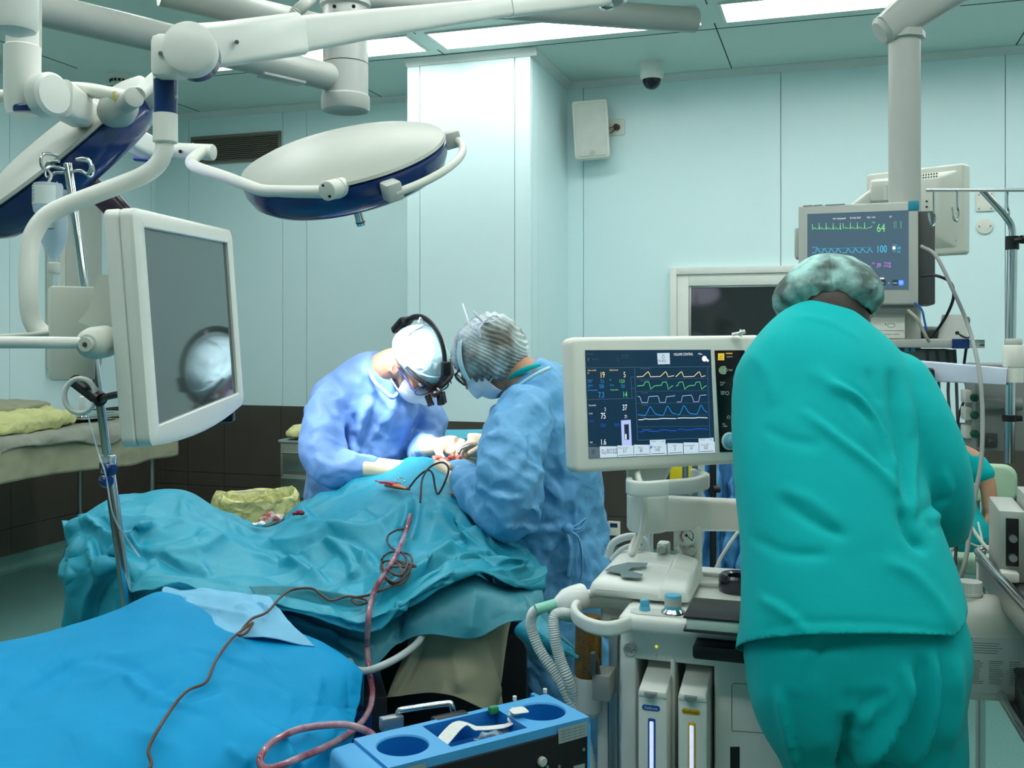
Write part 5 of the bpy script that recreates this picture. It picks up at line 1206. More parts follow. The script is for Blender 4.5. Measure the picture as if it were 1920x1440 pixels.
# loupes and headlamp
g = G()
for s in (-1, 1):
    g.tube([(s * .085, -.005, .016), (s * .083, .05, .018), (s * .076, .098, .014)], .0024, 8)
    g.tube([(s * .037 + .03 * math.cos(a), .106 - abs(s * .037 + .03 * math.cos(a)) * .12, .006 + .021 * math.sin(a)) for a in np.linspace(0, 2 * PI, 24, endpoint=False)], .0022, 8, close=True)
g.tube([(-.008, .106, .012), (0, .108, .015), (.008, .106, .012)], .002, 8); obj('glasses', g, mat('blue_frame', (26, 30, 120), .3), p1, fr=HM, label='blue-framed glasses')
for s in (-1, 1): g = G(); g.ell((s * .037, .104, .006), (.028, .002, .019), nu=20, nv=10); obj('lens', g, M_lens2, p1, fr=HM)
for s in (-1, 1): g = G(); g.cyl((s * .03, .118, .004), (s * .026, .148, -.010), .0105, bev=.002); g.cyl((s * .0255, .146, -.0095), (s * .025, .152, -.012), .0115); obj('loupe', g, M_black, p1, fr=HM)
g = G(); a_ = np.linspace(R(-55), R(172), 34); g.tube([(.0, -.012 + .128 * math.cos(a), .045 + .130 * math.sin(a)) for a in a_], .0105, 10, flat=.5, hint=(1, 0, 0)); obj('headband', g, M_black, p1, fr=HM)
g = G(); g.box((.0, -.150, .045), (.05, .026, .078), .008, rot=Matrix.Rotation(R(-12), 3, 'X')); obj('battery_box', g, M_black, p1, fr=HM)
g = G(); g.box((0, .105, .115), (.03, .022, .05), .006, rot=Matrix.Rotation(R(38), 3, 'X')); g.tube([(0, .118, .02), (.06, .09, .05), (.085, .03, .055)], .010, 10, flat=.5, smooth=16); g.tube([(0, .118, .02), (-.06, .09, .05), (-.085, .03, .055)], .010, 10, flat=.5, smooth=16); obj('head_strap', g, M_black, p1, fr=HM)
g = G(); g.tube([(0, .118, .03), (.0, .135, .03), (.0, .14, .015)], .009, 10, smooth=10); g.cyl((0, .138, .026), (0, .165, .002), .0125, bev=.002); g.ell((0.018, .136, .028), (.012, .012, .012)); obj('headlamp', g, M_black, p1, fr=HM)

# ---- surgeon at the right, seen from behind the left shoulder
B = W(1030, 1000, 3.0); B[2] = 0
p2 = thing('person', 'surgeon in blue gown and pleated cap with glasses, back towards the display', 'person', B)
c = W(918, 670, 2.99); HM = headframe(c, C(-.70, -.66, -.20), C(-.52, .76, -.2))
tr = [(1035, 1190, 3.04, 96, .17, 20), (1032, 1090, 3.03, 104, .17, 20), (1028, 1000, 3.02, 108, .16, 20), (1018, 910, 3.0, 112, .155, 22), (1012, 820, 2.98, 104, .145, 24), (1012, 758, 2.97, 92, .125, 25), (1000, 720, 2.97, 66, .095, 25), (982, 700, 2.97, 36, .06, 25)]
tr0 = [(a, b, d, w * .76, e * .76, y) for a, b, d, w, e, y in tr]
armN = [(985, 775, 2.84, .082), (955, 860, 2.74, .092), (962, 945, 2.70, .086), (925, 945, 2.76, .074), (872, 903, 2.88, .048)]
armF = [(965, 790, 3.08, .07), (990, 850, 3.16, .068), (955, 844, 3.2, .055), (932, 838, 3.21, .044)]
body = [trunk(tr0), limb([(q[0], q[1], q[2], q[3] * .5) for q in armN] + [(852, 902, 2.98, .027)]), limb([(q[0], q[1], q[2], q[3] * .62) for q in armF] + [(926, 838, 3.21, .024)]), limb([(990, 708, 2.97, .06), (968, 700, 2.97, .056), (945, 690, 2.98, .055)])]
body += [tfg(HM, g) for g in head_parts()] + leg(1000, 3.05, 1.0, .085, C(-.8, 0, -.6)) + leg(1065, 3.1, 1.0, .085, C(-.8, 0, -.6))
V, Fc = organic(body, .0065, 5); obj('body', mesh_g(V, Fc), M_skin2, p2, fix=False, sharp=0)
for q in ((1000, 3.05), (1065, 3.1)): 
    a_ = W(q[0], 900, q[1]); g = G(); g.tube([(a_[0], a_[1], .62), (a_[0], a_[1], .3), (a_[0], a_[1], .09)], [.095, .085, .08], 18); obj('trouser_leg', g, M_scrub, p2)
shoes(p2, 1000, 3.05, C(-.8, 0, -.6)); shoes(p2, 1065, 3.1, C(-.8, 0, -.6))
skirt = [(1034, 1000, 3.02, 104, .165, 20), (1038, 1100, 3.03, 106, .18, 20), (1040, 1220, 3.03, 112, .19, 20), (1042, 1340, 3.03, 118, .20, 20), (1044, 1440, 3.03, 122, .21, 20)]
g1 = [trunk(tr[1:-1] + [(978, 700, 2.97, 40, .066, 25)]), trunk(skirt), limb(armN), limb(armF)]
V, Fc = organic(g1, .0082, 9); N = normals(V, Fc)
V = V + N * (.030 * crumple(along(V, C(.25, -1, .1), .45), .088, 17) + .020 * crumple(along(V, C(.9, -.6, 0), .5), .055, 19) + .006 * crumple(V, .04, 21))[:, None]; N = normals(V, Fc)
V = fold(V, N, [([(935, 760), (905, 860), (915, 930)], 12, .010), ([(980, 860), (1040, 905), (1055, 950)], 6, .012, 's'), ([(900, 900), (935, 930), (990, 930)], 8, .014, 's'), ([(1055, 880), (1020, 920), (1000, 970), (960, 985)], 10, .022, 'v'), ([(940, 985), (990, 990), (1065, 985)], 8, .014, 's'),
               ([(1064, 990), (1030, 1040), (1010, 1120)], 8, .014, 's'), ([(1064, 992), (1070, 1060), (1060, 1150)], 8, .014, 's'), ([(1066, 990), (1095, 1050), (1110, 1130)], 8, .012), ([(1064, 988), (1020, 985), (950, 1000)], 7, .012, 'v'), ([(1060, 760), (1045, 830), (1060, 900)], 10, .012),
               ([(880, 905), (905, 915), (930, 900)], 6, .008), ([(960, 800), (985, 840), (970, 900)], 10, .01, 's'), ([(1075, 900), (1080, 1000), (1075, 1150)], 5, .012, 's')])
V = relax(V, Fc, 1)
obj('gown', mesh_g(V, Fc), M_gown2, p2, fix=False, sharp=0)
g = G()
for P in ([(1062, 990, 2.84), (1080, 985, 2.84), (1098, 972, 2.86), (1086, 992, 2.84), (1064, 992, 2.83)], [(1064, 992, 2.83), (1085, 1010, 2.83), (1092, 1060, 2.84), (1086, 1100, 2.84)], [(1064, 992, 2.83), (1072, 1030, 2.82), (1066, 1080, 2.83)]):
    g.tube([W(*p) for p in P], .008, 8, smooth=24, flat=.4)
g.ell(W(1064, 991, 2.83), (.018, .014, .016)); obj('waist_tie', g, M_gown2, p2)
g = G(); g.tube([W(*p) for p in ((952, 712, 2.93), (970, 700, 2.9), (992, 690, 2.88), (1012, 684, 2.9))], [.006, .008, .008, .005], 12, smooth=20); obj('scrub_collar', g, M_scrub, p2, label='teal scrub collar')
g = G(); g.tube([W(*p) for p in ((945, 742, 2.9), (975, 722, 2.86), (1005, 702, 2.84), (1030, 690, 2.87))], .008, 8, smooth=20, flat=.6); obj('collar_binding', g, M_capw, p2)
hN = hand(W(852, 902, 2.98), C(-.62, .30, -.75), C(-.3, .8, .5), 1, (20, 26, 26, 30)) + [limb([(870, 904, 2.90, .038), (864, 903, 2.93, .036), (852, 902, 2.98, .031)])]
V, Fc = organic(hN, .0036, 6); obj('glove', mesh_g(V, Fc), M_glove, p2, fix=False, sharp=0, label='cream glove of the near hand')
hF = hand(W(928, 834, 3.21), C(-.98, .0, .12), C(.1, .93, -.30), -1, ((22, 38, 28), (50, 55, 35), (62, 60, 40), (66, 60, 40)), .7, tcurl=10) + [limb([(938, 837, 3.21, .036), (928, 834, 3.21, .028)])]
V, Fc = organic(hF, .0034, 6); obj('glove', mesh_g(V, Fc), M_glove, p2, fix=False, sharp=0, label='cream glove of the far hand, fingers curled')
mask(p2, HM); eyes(p2, HM)
straps(p2, HM, [[(-.068, .03, -.03), (-.082, .0, .03), (-.085, -.04, .10), (-.03, -.05, .17)], [(-.066, .03, -.07), (-.075, -.03, -.06), (-.05, -.09, -.03)]])
def bouffant(parent, M, c, r, seed, m, pleat, elr=(-22, 89.5), dir_=(0, 0, 0)):
    def fn(p, a, e):
        k = 1.0
        if math.degrees(e) < 0: k = 1 - .20 * (math.degrees(e) / elr[0]) ** 2
        return np.array([p[0] * k, c[1] + (p[1] - c[1]) * k, p[2]])
    V, Fc = shell(M, c, r, (-180, 180), elr, 160, 90, fn)
    L = tf(M.inverted(), V); N = normals(V, Fc)
    if ((V - tf(M, np.array([c]))[0]) * N).sum(1).mean() < 0: N = -N; Fc = [f[::-1] for f in Fc]
    az = np.arctan2(L[:, 0], L[:, 1] - c[1]); rim = np.clip(1 - (L[:, 2] - L[:, 2].min()) / (.55 * r[2]), 0, 1)
    h = .010 * crumple(L, .06, seed) + .014 * noise3(L, 9, seed) + rim * .003 * np.sin(az * 19 + 2 * noise3(L, 14, seed))
    if pleat: h += .0034 * np.sin((-L[:, 1] * .62 + L[:, 2] + .012 * noise3(L, 16, 3)) * 2 * PI / .0135) * np.clip((-L[:, 1] + .07) * 12, .15, 1)
    return solid(obj('cap', mesh_g(V + N * h[:, None], Fc), m, parent, fix=False, sharp=0), .0015)
HC = headframe(W(924, 664, 2.98), C(-.95, -.10, -.28), C(-.06, 1, -.05)); bouffant(p2, HC, (0, .004, .008), (.106, .121, .113), 3, M_bouf, True, (-48, 89.5))
g = G(); V, Fc = shell(HC, (0, .0, .0), (.1085, .1245, .120), (-58, -48), (-40, 78), 8, 40); solid(obj('cap_seam', mesh_g(V, Fc), M_capw, p2, fix=False, sharp=0), .002)
g = G(); q = W(906, 604, 2.90)
for P in ([(0, 0, 0), (-.02, .02, .02), (-.028, .03, 0), (-.012, .012, 0), (0, 0, 0)], [(0, 0, 0), (.03, .018, .01), (.042, .014, 0), (.03, .004, .01), (0, 0, 0)], [(0, 0, 0), (-.012, -.02, .02), (-.008, -.045, .02)], [(0, 0, 0), (-.025, -.008, .02), (-.032, -.025, .02)]):
    g.tube([q + C(*p) for p in P], .004, 6, smooth=20, flat=.5)
obj('cap_tie', g, M_mask, p2, label='white bow of mask ties on the crown')
g = G(); s = -1
g.tube([(-.086, -.01, .016), (-.084, .05, .018), (-.074, .098, .014)], .003, 8); g.tube([(.086, -.01, .016), (.084, .05, .018), (.074, .098, .014)], .003, 8)
for s in (-1, 1): g.tube([(s * .037 + .032 * math.cos(a), .110 - abs(s * .037 + .032 * math.cos(a)) * .15, .004 + .022 * math.sin(a)) for a in np.linspace(0, 2 * PI, 24, endpoint=False)], .003, 8, close=True)
obj('glasses', g, M_black, p2, fr=HM, label='dark-framed glasses')
for s in (-1, 1): g = G(); g.ell((s * .037, .105, .004), (.030, .002, .020), nu=20, nv=10); obj('lens', g, M_lens2, p2, fr=HM)
q = W(864, 842, 3.15); g = G(); g.tube([q + C(.03, .012, -.01), q, q + C(-.006, -.012, .005)], [.004, .0055, .0055], 10); obj('needle_holder', g, M_steel, None, 'small steel instrument held in the curled gloved fingers above the site', 'surgical instrument')

# ---- nurse in teal scrubs, seen from behind at the machine
B = W(1600, 1300, 1.9); B[2] = 0
p3 = thing('person', 'person in teal scrubs and green bouffant cap seen from behind at the right', 'person', B)
c = W(1552, 598, 2.23); HM = headframe(c, C(.22, -.42, -.88), C(.10, .85, -.45))
tr = [(1604, 1330, 1.90, 196, .15), (1603, 1250, 1.90, 205, .155), (1600, 1170, 1.91, 204, .15), (1588, 1080, 1.93, 194, .14), (1568, 980, 1.97, 178, .135), (1550, 880, 2.02, 166, .13), (1542, 790, 2.07, 166, .13), (1544, 715, 2.11, 160, .125), (1545, 660, 2.14, 130, .105), (1548, 622, 2.17, 86, .085), (1556, 600, 2.19, 56, .06)]
tr0 = [(a, b, d, w * .82, e * .78) for a, b, d, w, e in tr[1:]]
armr = [(1680, 730, 2.10, .080), (1712, 800, 2.06, .082), (1742, 880, 2.04, .080), (1756, 945, 2.06, .074), (1762, 992, 2.10, .060)]
fr_ = [(1720, 800, 2.06, .05), (1748, 935, 2.07, .040), (1752, 975, 2.15, .036), (1720, 1000, 2.36, .032), (1660, 985, 2.48, .028)]
arml = [(1440, 715, 2.15, .076), (1428, 790, 2.19, .066), (1428, 850, 2.26, .062), (1440, 890, 2.36, .055)]
fl_ = [(1425, 760, 2.16, .05), (1412, 860, 2.24, .045), (1430, 930, 2.36, .04), (1490, 930, 2.5, .03)]
legL = [(1512, 1285, 1.89, .108), (1522, 1360, 1.88, .090), (1536, 1440, 1.88, .066), (1546, 1560, 1.88, .060), (1550, 1760, 1.9, .056), (1552, 1990, 1.92, .052)]
legR = [(1690, 1290, 1.92, .118), (1700, 1420, 1.90, .110), (1702, 1560, 1.90, .095), (1702, 1760, 1.92, .08), (1700, 2000, 1.94, .072)]
nk = [(1548, 622, 2.17, .06), (1556, 596, 2.19, .056), (1560, 575, 2.21, .055)]
thin = lambda L, k: [(a, b, d, r * k) for a, b, d, r in L]
h1 = hand(W(1660, 985, 2.48), C(-.6, -.1, -.7), C(.2, .9, .2), 1, (25, 30, 30, 35)); h2 = hand(W(1490, 930, 2.5), C(.7, -.1, -.6), C(-.2, .9, .2), -1, (25, 30, 30, 35))
body = [trunk(tr0), limb(fr_), limb(fl_), limb(thin(legL, .66)), limb(thin(legR, .66)), limb(nk)] + h1 + h2 + [tfg(HM, g) for g in head_parts()]
for q in (W(1550, 900, 1.92), W(1700, 900, 1.94)):
    h = G(); t_ = -C(0, 0, 1); h.tube([np.array([q[0], q[1], .05]) - t_ * .05, np.array([q[0], q[1], .055]), np.array([q[0], q[1], .04]) + t_ * .12, np.array([q[0], q[1], .033]) + t_ * .18], [.038, .044, .04, .03], 14, smooth=16); body.append(h)
V, Fc = organic(body, .0068, 5); obj('body', mesh_g(V, Fc), M_skin2, p3, fix=False, sharp=0)
for px_, d_ in ((1550, 1.92), (1700, 1.94)): shoes(p3, px_, d_, -C(0, 0, 1))
# trousers
tz = [(1600, 1090, 1.925, 180, .128), (1602, 1140, 1.915, 190, .138), (1604, 1205, 1.91, 206, .155), (1604, 1270, 1.91, 202, .16), (1606, 1330, 1.91, 192, .155), (1610, 1375, 1.91, 176, .13)]
g1 = [trunk(tz), limb(legL), limb(legR)]
V, Fc = organic(g1, .010, 8); N = normals(V, Fc)
V = V + N * (.008 * crumple(V, .13, 27))[:, None]; N = normals(V, Fc)
V = fold(V, N, [([(1592, 1340), (1588, 1390), (1582, 1450)], 8, .060, 'v'), ([(1702, 1240), (1704, 1310), (1660, 1390), (1596, 1440)], 10, .034, 's'), ([(1752, 1215), (1752, 1310), (1726, 1400), (1660, 1450)], 11, .024, 's'), ([(1725, 1225), (1728, 1300), (1690, 1400)], 9, .017, 'v'), ([(1792, 1225), (1792, 1330), (1766, 1440)], 10, .015),
               ([(1543, 1195), (1532, 1240), (1516, 1278)], 6, .014, 'v'), ([(1462, 1290), (1478, 1360), (1502, 1450)], 9, .017, 's'), ([(1640, 1325), (1628, 1350), (1600, 1368)], 6, .017, 's'), ([(1600, 1300), (1585, 1320)], 6, .014, 'v'), ([(1680, 1290), (1655, 1335)], 6, .012), ([(1552, 1190), (1554, 1300)], 3, .010, 'v'),
               ([(1586, 1185), (1572, 1230)], 5, .010, 'v'), ([(1460, 1293), (1530, 1294)], 2.4, .005), ([(1592, 1288), (1690, 1284)], 2.4, .005), ([(1600, 1330), (1640, 1310), (1660, 1300)], 5, .010, 'v')])
V = relax(V, Fc, 1)
obj('trousers', mesh_g(V, Fc), M_scrub, p3, fix=False, sharp=0)
# tunic with short wide sleeves
tu = [(1600, 1275, 1.90, 219, .178), (1600, 1210, 1.905, 215, .173), (1598, 1185, 1.905, 211, .170), (1588, 1090, 1.93, 196, .152), (1568, 985, 1.97, 180, .142), (1548, 880, 2.02, 170, .136), (1544, 790, 2.07, 170, .135), (1545, 715, 2.11, 165, .13), (1545, 662, 2.14, 136, .112), (1546, 628, 2.165, 98, .092), (1553, 608, 2.185, 66, .072)]
g1 = [trunk(tu, 36), limb(armr, 18), limb(arml, 18)]
V, Fc = organic(g1, .0068, 9); N = normals(V, Fc)
V = V + N * (.006 * crumple(V, .2, 37))[:, None]; N = normals(V, Fc)
V = fold(V, N, [([(1555, 715), (1610, 748), (1648, 800), (1672, 860), (1686, 930)], 9, .022, 's'), ([(1580, 735), (1640, 800), (1668, 880)], 7, .012, 'v'), ([(1505, 765), (1580, 825), (1650, 880), (1692, 940)], 9, .012, 's'), ([(1510, 690), (1580, 740), (1640, 850)], 16, .008),
               ([(1672, 690), (1682, 780), (1700, 880), (1704, 950)], 9, .022, 'v'), ([(1700, 720), (1716, 820), (1716, 920), (1722, 990)], 10, .010, 's'), ([(1738, 756), (1722, 800), (1700, 840)], 4, .004, 'v'), ([(1775, 880), (1782, 930), (1750, 985)], 9, .010, 's'), ([(1712, 985), (1745, 950), (1790, 930)], 7, .009, 'v'),
               ([(1740, 970), (1752, 1000)], 5, .006, 'v'), ([(1455, 930), (1520, 975), (1590, 1010)], 8, .009, 'v'), ([(1462, 915), (1530, 945), (1580, 990)], 10, .006), ([(1400, 1000), (1470, 1035), (1560, 1040)], 8, .007, 'v'), ([(1420, 1115), (1480, 1150), (1520, 1190)], 9, .008, 's'),
               ([(1690, 950), (1706, 1000), (1736, 1036)], 7, .026, 'v'), ([(1650, 1050), (1710, 1075), (1760, 1130), (1800, 1190)], 12, .008), ([(1430, 800), (1480, 825), (1540, 835)], 9, .005, 'v'), ([(1400, 660), (1440, 700), (1450, 760)], 12, .006), ([(1390, 1190), (1500, 1168), (1640, 1168), (1740, 1178), (1812, 1193)], 3.2, .005, 'v'),
               ([(1480, 592), (1550, 602), (1620, 640)], 4, .004), ([(1625, 690), (1650, 760)], 8, .006, 'v')])
V = relax(V, Fc, 3)
hl, hr, hc = W(1390, 1212, 1.93), W(1812, 1215, 1.93), W(1585, 1187, 1.74); hn = unit(np.cross(hr - hl, hc - hl))
if hn[2] > 0: hn = -hn
V, Fc = hem_cut(V, Fc, hl, hn)
def cuff(V): x, y, d = proj(V); return (x > 1722) & (y > 935) & (d < 2.3)
V, Fc = hem_cut(V, Fc, W(1764, 1004, 2.10), unit(C(.25, -1, -.25)), cuff)
solid(obj('tunic', mesh_g(V, Fc), M_scrub, p3, fix=False, sharp=0), .002)
g = G(); V, Fc = shell(HM, (0, -.020, -.015), (.086, .104, .105), (95, 265), (-48, 60), 30, 24); V = V + .004 * np.c_[crumple(V, .02, 1), crumple(V, .02, 2), crumple(V, .02, 3)]; obj('hair', mesh_g(V, Fc), M_hair, p3, fix=False, sharp=0, label='dark brown hair below the cap')
bouffant(p3, HM, (0, -.022, .026), (.119, .122, .112), 13, M_bouf2, False, (-18, 89.5))
mask(p3, HM); eyes(p3, HM)
g = G(); g.tube([W(*p) for p in ((1520, 588, 2.1), (1545, 596, 2.09), (1580, 612, 2.1), (1600, 640, 2.12))], .004, 6, smooth=20, flat=.5); g.ell(W(1534, 579, 2.13), (.018, .012, .012)); obj('mask_strap', g, M_mask, p3)

# ---- seated person mostly hidden at the far right, on a pale green chair
q = W(1842, 1000, 4.5); zs = float(W(0, 1000, 4.5)[2])
fr = yawframe((q[0], q[1], 0), -25); zs = .52
t = thing('chair', 'pale green padded chair at the far right behind the machine trolley', 'chair', (q[0], q[1], 0))
g = G(); g.box((.06, 0, zs - .03), (.46, .44, .06), .025, seg=3); obj('seat', g, mat('pale_green_vinyl', (170, 196, 168), .5), t, fr=fr)
b_ = G(); b_.prism(rrect(.34, .18, .06), -.025, .025, bev=.02); g = G(); g.merge(b_, Matrix.Translation((-.02, .26, .805)) @ Matrix.Rotation(R(90), 4, 'X')); obj('backrest', g, MATS['pale_green_vinyl'], t, fr=fr)
g = G(); g.cyl((.0, .20, zs - .02), (.0, .285, .80), .014); obj('back_post', g, M_chrome, t, fr=fr)
g = G(); g.cyl((.06, 0, .10), (.06, 0, zs - .05), .025); obj('gas_lift', g, M_chrome, t, fr=fr)
for k in range(5):
    a = 2 * PI * k / 5; g = G(); g.tube([(.06, 0, .10), (.06 + .26 * math.cos(a), .26 * math.sin(a), .07)], [.02, .014], 10); g.cyl((.06 + .26 * math.cos(a), .26 * math.sin(a) - .012, .028), (.06 + .26 * math.cos(a), .26 * math.sin(a) + .012, .028), .028, n=14); obj('base_leg', g, M_dgrey, t, fr=fr)
p4 = thing('person', 'seated person in teal scrubs mostly hidden behind the standing one, one bare arm hanging down', 'person', W(1800, 1000, 4.3) * np.array([1, 1, 0]))
ts = [(1770, 1015, 4.3, 84, .17), (1755, 960, 4.3, 72, .15), (1745, 900, 4.3, 68, .14), (1735, 850, 4.3, 66, .12), (1722, 815, 4.3, 44, .09), (1712, 795, 4.3, 24, .06)]
HM = headframe(W(1695, 752, 4.26), C(-.7, -.5, .2), C(-.4, .9, .1))
arm4 = [(1785, 848, 4.3, .055), (1826, 868, 4.27, .05), (1850, 905, 4.24, .036), (1857, 952, 4.22, .030)]
th4 = [(1812, 995, 4.25, .085), (1740, 990, 4.1, .075), (1690, 990, 4.0, .062), (1690, 1110, 4.0, .055), (1690, 1270, 4.02, .045)]
hh = hand(W(1855, 952, 4.24), C(.12, -.98, 0), C(.9, .1, .4), 1, (18, 24, 28, 32))
V, Fc = organic([trunk([(a, b, d, w * .9, e * .9) for a, b, d, w, e in ts]), limb(arm4), limb(th4), limb([(1716, 800, 4.3, .055), (1700, 775, 4.28, .055)])] + hh + [tfg(HM, g) for g in head_parts()], .007, 4)
obj('body', mesh_g(V, Fc), M_skin2, p4, fix=False, sharp=0)
V, Fc = organic([trunk(ts[:-1]), limb(arm4[:2] + [(1842, 886, 4.25, .050)]), limb([(a, b, d, r * 1.12) for a, b, d, r in th4[:4]])], .011, 6); N = normals(V, Fc)
V = V + N * (.012 * crumple(V, .1, 77))[:, None]; obj('scrubs', mesh_g(V, Fc), M_scrub, p4, fix=False, sharp=0)
bouffant(p4, HM, (0, -.03, .035), (.105, .125, .11), 23, M_bouf2, False)
# ------------------------------------------------------------------ anaesthetic machine, square to the room
M_cab = mat('machine_white', (226, 230, 222), .32, vary=.015)
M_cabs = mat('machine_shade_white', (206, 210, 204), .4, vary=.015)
M_teal_b = mat('light_blue_control', (96, 184, 214), .35)
M_amber = mat('amber_absorber', (124, 90, 20), .25, vary=.2, dark=(82, 56, 8), dscale=420, coat=.5)
M_hose = mat('white_corrugated_hose', (222, 230, 228), .4, vary=.04, trans=.1)
M_mint = mat('mint_connector', (140, 214, 190), .35, trans=.1)
M_clear = mat('clear_filter', (226, 230, 226), .22, vary=.02)
YF = 2.15
fx = lambda px, Y=YF, py=1250: float(onY(px, py, Y)[0])
fz = lambda px, py, Y=YF: float(onY(px, py, Y)[2])
X0 = fx(1163); XR = X0 + .66
t = thing('anaesthesia_machine', 'white anaesthesia machine with two vaporizers and a large ventilator display', 'anaesthesia machine', ((X0 + XR) / 2, YF + .3, 0))
MCH = t
def bx3(g, x0, x1, y0, y1, z0, z1, bev=.006, m=0, seg=2): g.box(((x0 + x1) / 2, (y0 + y1) / 2, (z0 + z1) / 2), (abs(x1 - x0), abs(y1 - y0), abs(z1 - z0)), bev, m, seg=seg); return g
zw0, zw1 = .866, .902
xa, xb = fx(1192), fx(1340); zr1 = fz(1260, 1243)
g = G(); bx3(g, X0, XR, YF + .15, YF + .62, .16, zw0); bx3(g, X0, xa, YF, YF + .2, .16, zw0); bx3(g, xa - .01, xb + .01, YF, YF + .2, zr1, zw0); bx3(g, xb, XR, YF - .02, YF + .2, .16, zw0, .012)
xm_ = fx(1262); bx3(g, xm_ - .005, xm_ + .005, YF - .005, YF + .16, .16, zr1 + .01, .003); obj('cabinet', g, M_cab, t)
g = G(); bx3(g, X0 - .02, XR + .02, YF + .0, YF + .64, .09, .16, .02); obj('base', g, M_cabs, t)
for sx in (X0 + .04, XR - .04):
    for sy in (YF + .06, YF + .58): g = G(); g.cyl((sx - .015, sy, .045), (sx + .015, sy, .045), .045); obj('caster', g, M_dgrey, t)
g = G(); bx3(g, fx(1158, 2.1, 1175), XR + .02, 2.10, 2.62, zw0, zw1, .012, seg=3); obj('worktop', g, M_cab, t)
# side grip of the worktop
g = G(); P = catmull(np.array([onZ(px, py, .885) for px, py in ((1190, 1136), (1150, 1130), (1115, 1128), (1090, 1132), (1077, 1144), (1082, 1158), (1104, 1172), (1134, 1179), (1162, 1175), (1200, 1160))]), 60); T_g = np.gradient(P, axis=0); rings = []
for p, tt in zip(P, T_g):
    s_ = unit(np.cross(unit(tt), UP)); rings.append(np.array([p + s_ * a + UP * b for a, b in rrect(.016, .032, .0075, 4)]))
g.ring(rings); obj('side_grip', g, M_cab, t)
# breathing system cover
xh0, xh1 = fx(1101, 2.2, 1110), fx(1292, 2.2, 1110)
def hull(g, B, T, bev, seg=3, m=0):
    bm = bmesh.new(); vs = [bm.verts.new(v) for v in list(B) + list(T)]
    for f in ((3, 2, 1, 0), (4, 5, 6, 7), (0, 1, 5, 4), (1, 2, 6, 5), (2, 3, 7, 6), (3, 0, 4, 7)): bm.faces.new([vs[i] for i in f])
    bmesh.ops.recalc_face_normals(bm, faces=bm.faces); bmesh.ops.bevel(bm, geom=list(bm.edges), offset=bev, segments=seg, affect='EDGES', profile=.5); bm.verts.index_update()
    g.add([v.co[:] for v in bm.verts], [[v.index for v in f.verts] for f in bm.faces], m); bm.free(); return g
g = G(); hull(g, [(xh0, 2.20, .908), (xh1, 2.20, .908), (xh1, 2.47, .908), (xh0, 2.47, .908)], [(xh0 + .004, 2.205, .945), (xh1 - .004, 2.205, .938), (xh1 - .012, 2.46, .962), (xh0 + .03, 2.46, .972)], .018, 4)
hull(g, [(xh0 + .155, 2.197, .912), (xh1 + .004, 2.197, .912), (xh1 + .004, 2.45, .912), (xh0 + .155, 2.45, .912)], [(xh0 + .165, 2.202, .946), (xh1 - .004, 2.21, .938), (xh1 - .012, 2.44, .962), (xh0 + .165, 2.44, .974)], .010, 3); obj('breathing_cover', g, M_cab, t)
# fork-shaped grey window in the cover
top = lambda x, y: .946 + (y - 2.205) / .255 * .0265 - (x - xh0) / (xh1 - xh0) * .008
pn = Panel((xh0 + .1, 2.33, .960), (1, 0, 0), unit((0, 1, .104)), unit((0, -.104, 1)), .0035)
pn.poly([(1133, 1073), (1146, 1064), (1178, 1057), (1215, 1058), (1212, 1064), (1184, 1067), (1178, 1073), (1206, 1079), (1202, 1087), (1166, 1085), (1163, 1078)], 0); obj('window', pn.g, mat('grey_window', (120, 138, 142), .12), t, fix=False)
g = G(); bx3(g, X0 - .07, X0 + .02, 2.25, 2.5, .80, .91, .012); obj('breathing_block', g, M_cabs, t)
# controls on the worktop
g = G(); q = onZ(1209, 1146, zw1); g.cyl(q, q + UP * .010, .012); g.box(q + (0, 0, .017), (.020, .012, .018), .003, rot=Matrix.Rotation(R(20), 3, 'Z')); obj('bag_lever', g, M_teal_b, t, label='light blue lever')
q = onZ(1262, 1151, zw1); g = G(); g.lathe([(.027, 0), (.026, .006), (.019, .012)], q, UP, 36); obj('dial_skirt', g, M_chrome, t)
g = G(); g.lathe([(.0185, .012), (.0185, .019)], q, UP, 36, m=1); g.lathe([(.0185, .019), (.0185, .036)], q, UP, 36); g.lathe([(.0185, .036), (.0175, .041), (0, .0415)], q, UP, 36, m=1); obj('pressure_dial', g, [M_grey, M_teal_b], t, label='grey pressure dial with light blue top')
g = G(); g.prism([(x * 1.0, y) for x, y in rrect(.135, .05, .024)], 0, .002); obj('control_plate', g, M_cabs, t, fr=frame(onZ(1240, 1150, zw1 + .0002), (1, 0, 0), (0, 1, 0), (0, 0, 1)))
# front column button, marks and lamps
pf = Panel((X0, YF, .5), (1, 0, 0), (0, 0, 1), (0, -1, 0), .0008)
MI = [M_ink, mat('yellow_lamp', (220, 220, 60), .4, vary=0, emit=(220, 220, 60), estr=.7), M_black, M_cabs]
q = onY(1182, 1216, YF); g = G(); g.lathe([(.0155, 0), (.0155, .004), (.0135, .006), (.0125, .005), (0, .005)], q, (0, -1, 0), 32); obj('oxygen_button', g, M_grey, t)
p2_ = Panel((X0, YF - .006, .5), (1, 0, 0), (0, 0, 1), (0, -1, 0), .0006); p2_.text('O₂+', 1173, 1221, 9, 0); 
pf.g.cyl(onY(1231, 1212, YF), onY(1231, 1212, YF) - np.array([0, .002, 0]), .003, m=1); pf.g.cyl(onY(1304, 1218, YF), onY(1304, 1218, YF) - np.array([0, .002, 0]), .0022, m=2)
pf.text('1', 1227, 1234, 14, 3); pf.text('2', 1298, 1240, 14, 3); pf.g.merge(p2_.g); obj('front_markings', pf.g, MI, t, fix=False)
pr = Panel((xb, YF - .02, .5), (1, 0, 0), (0, 0, 1), (0, -1, 0), .0006)
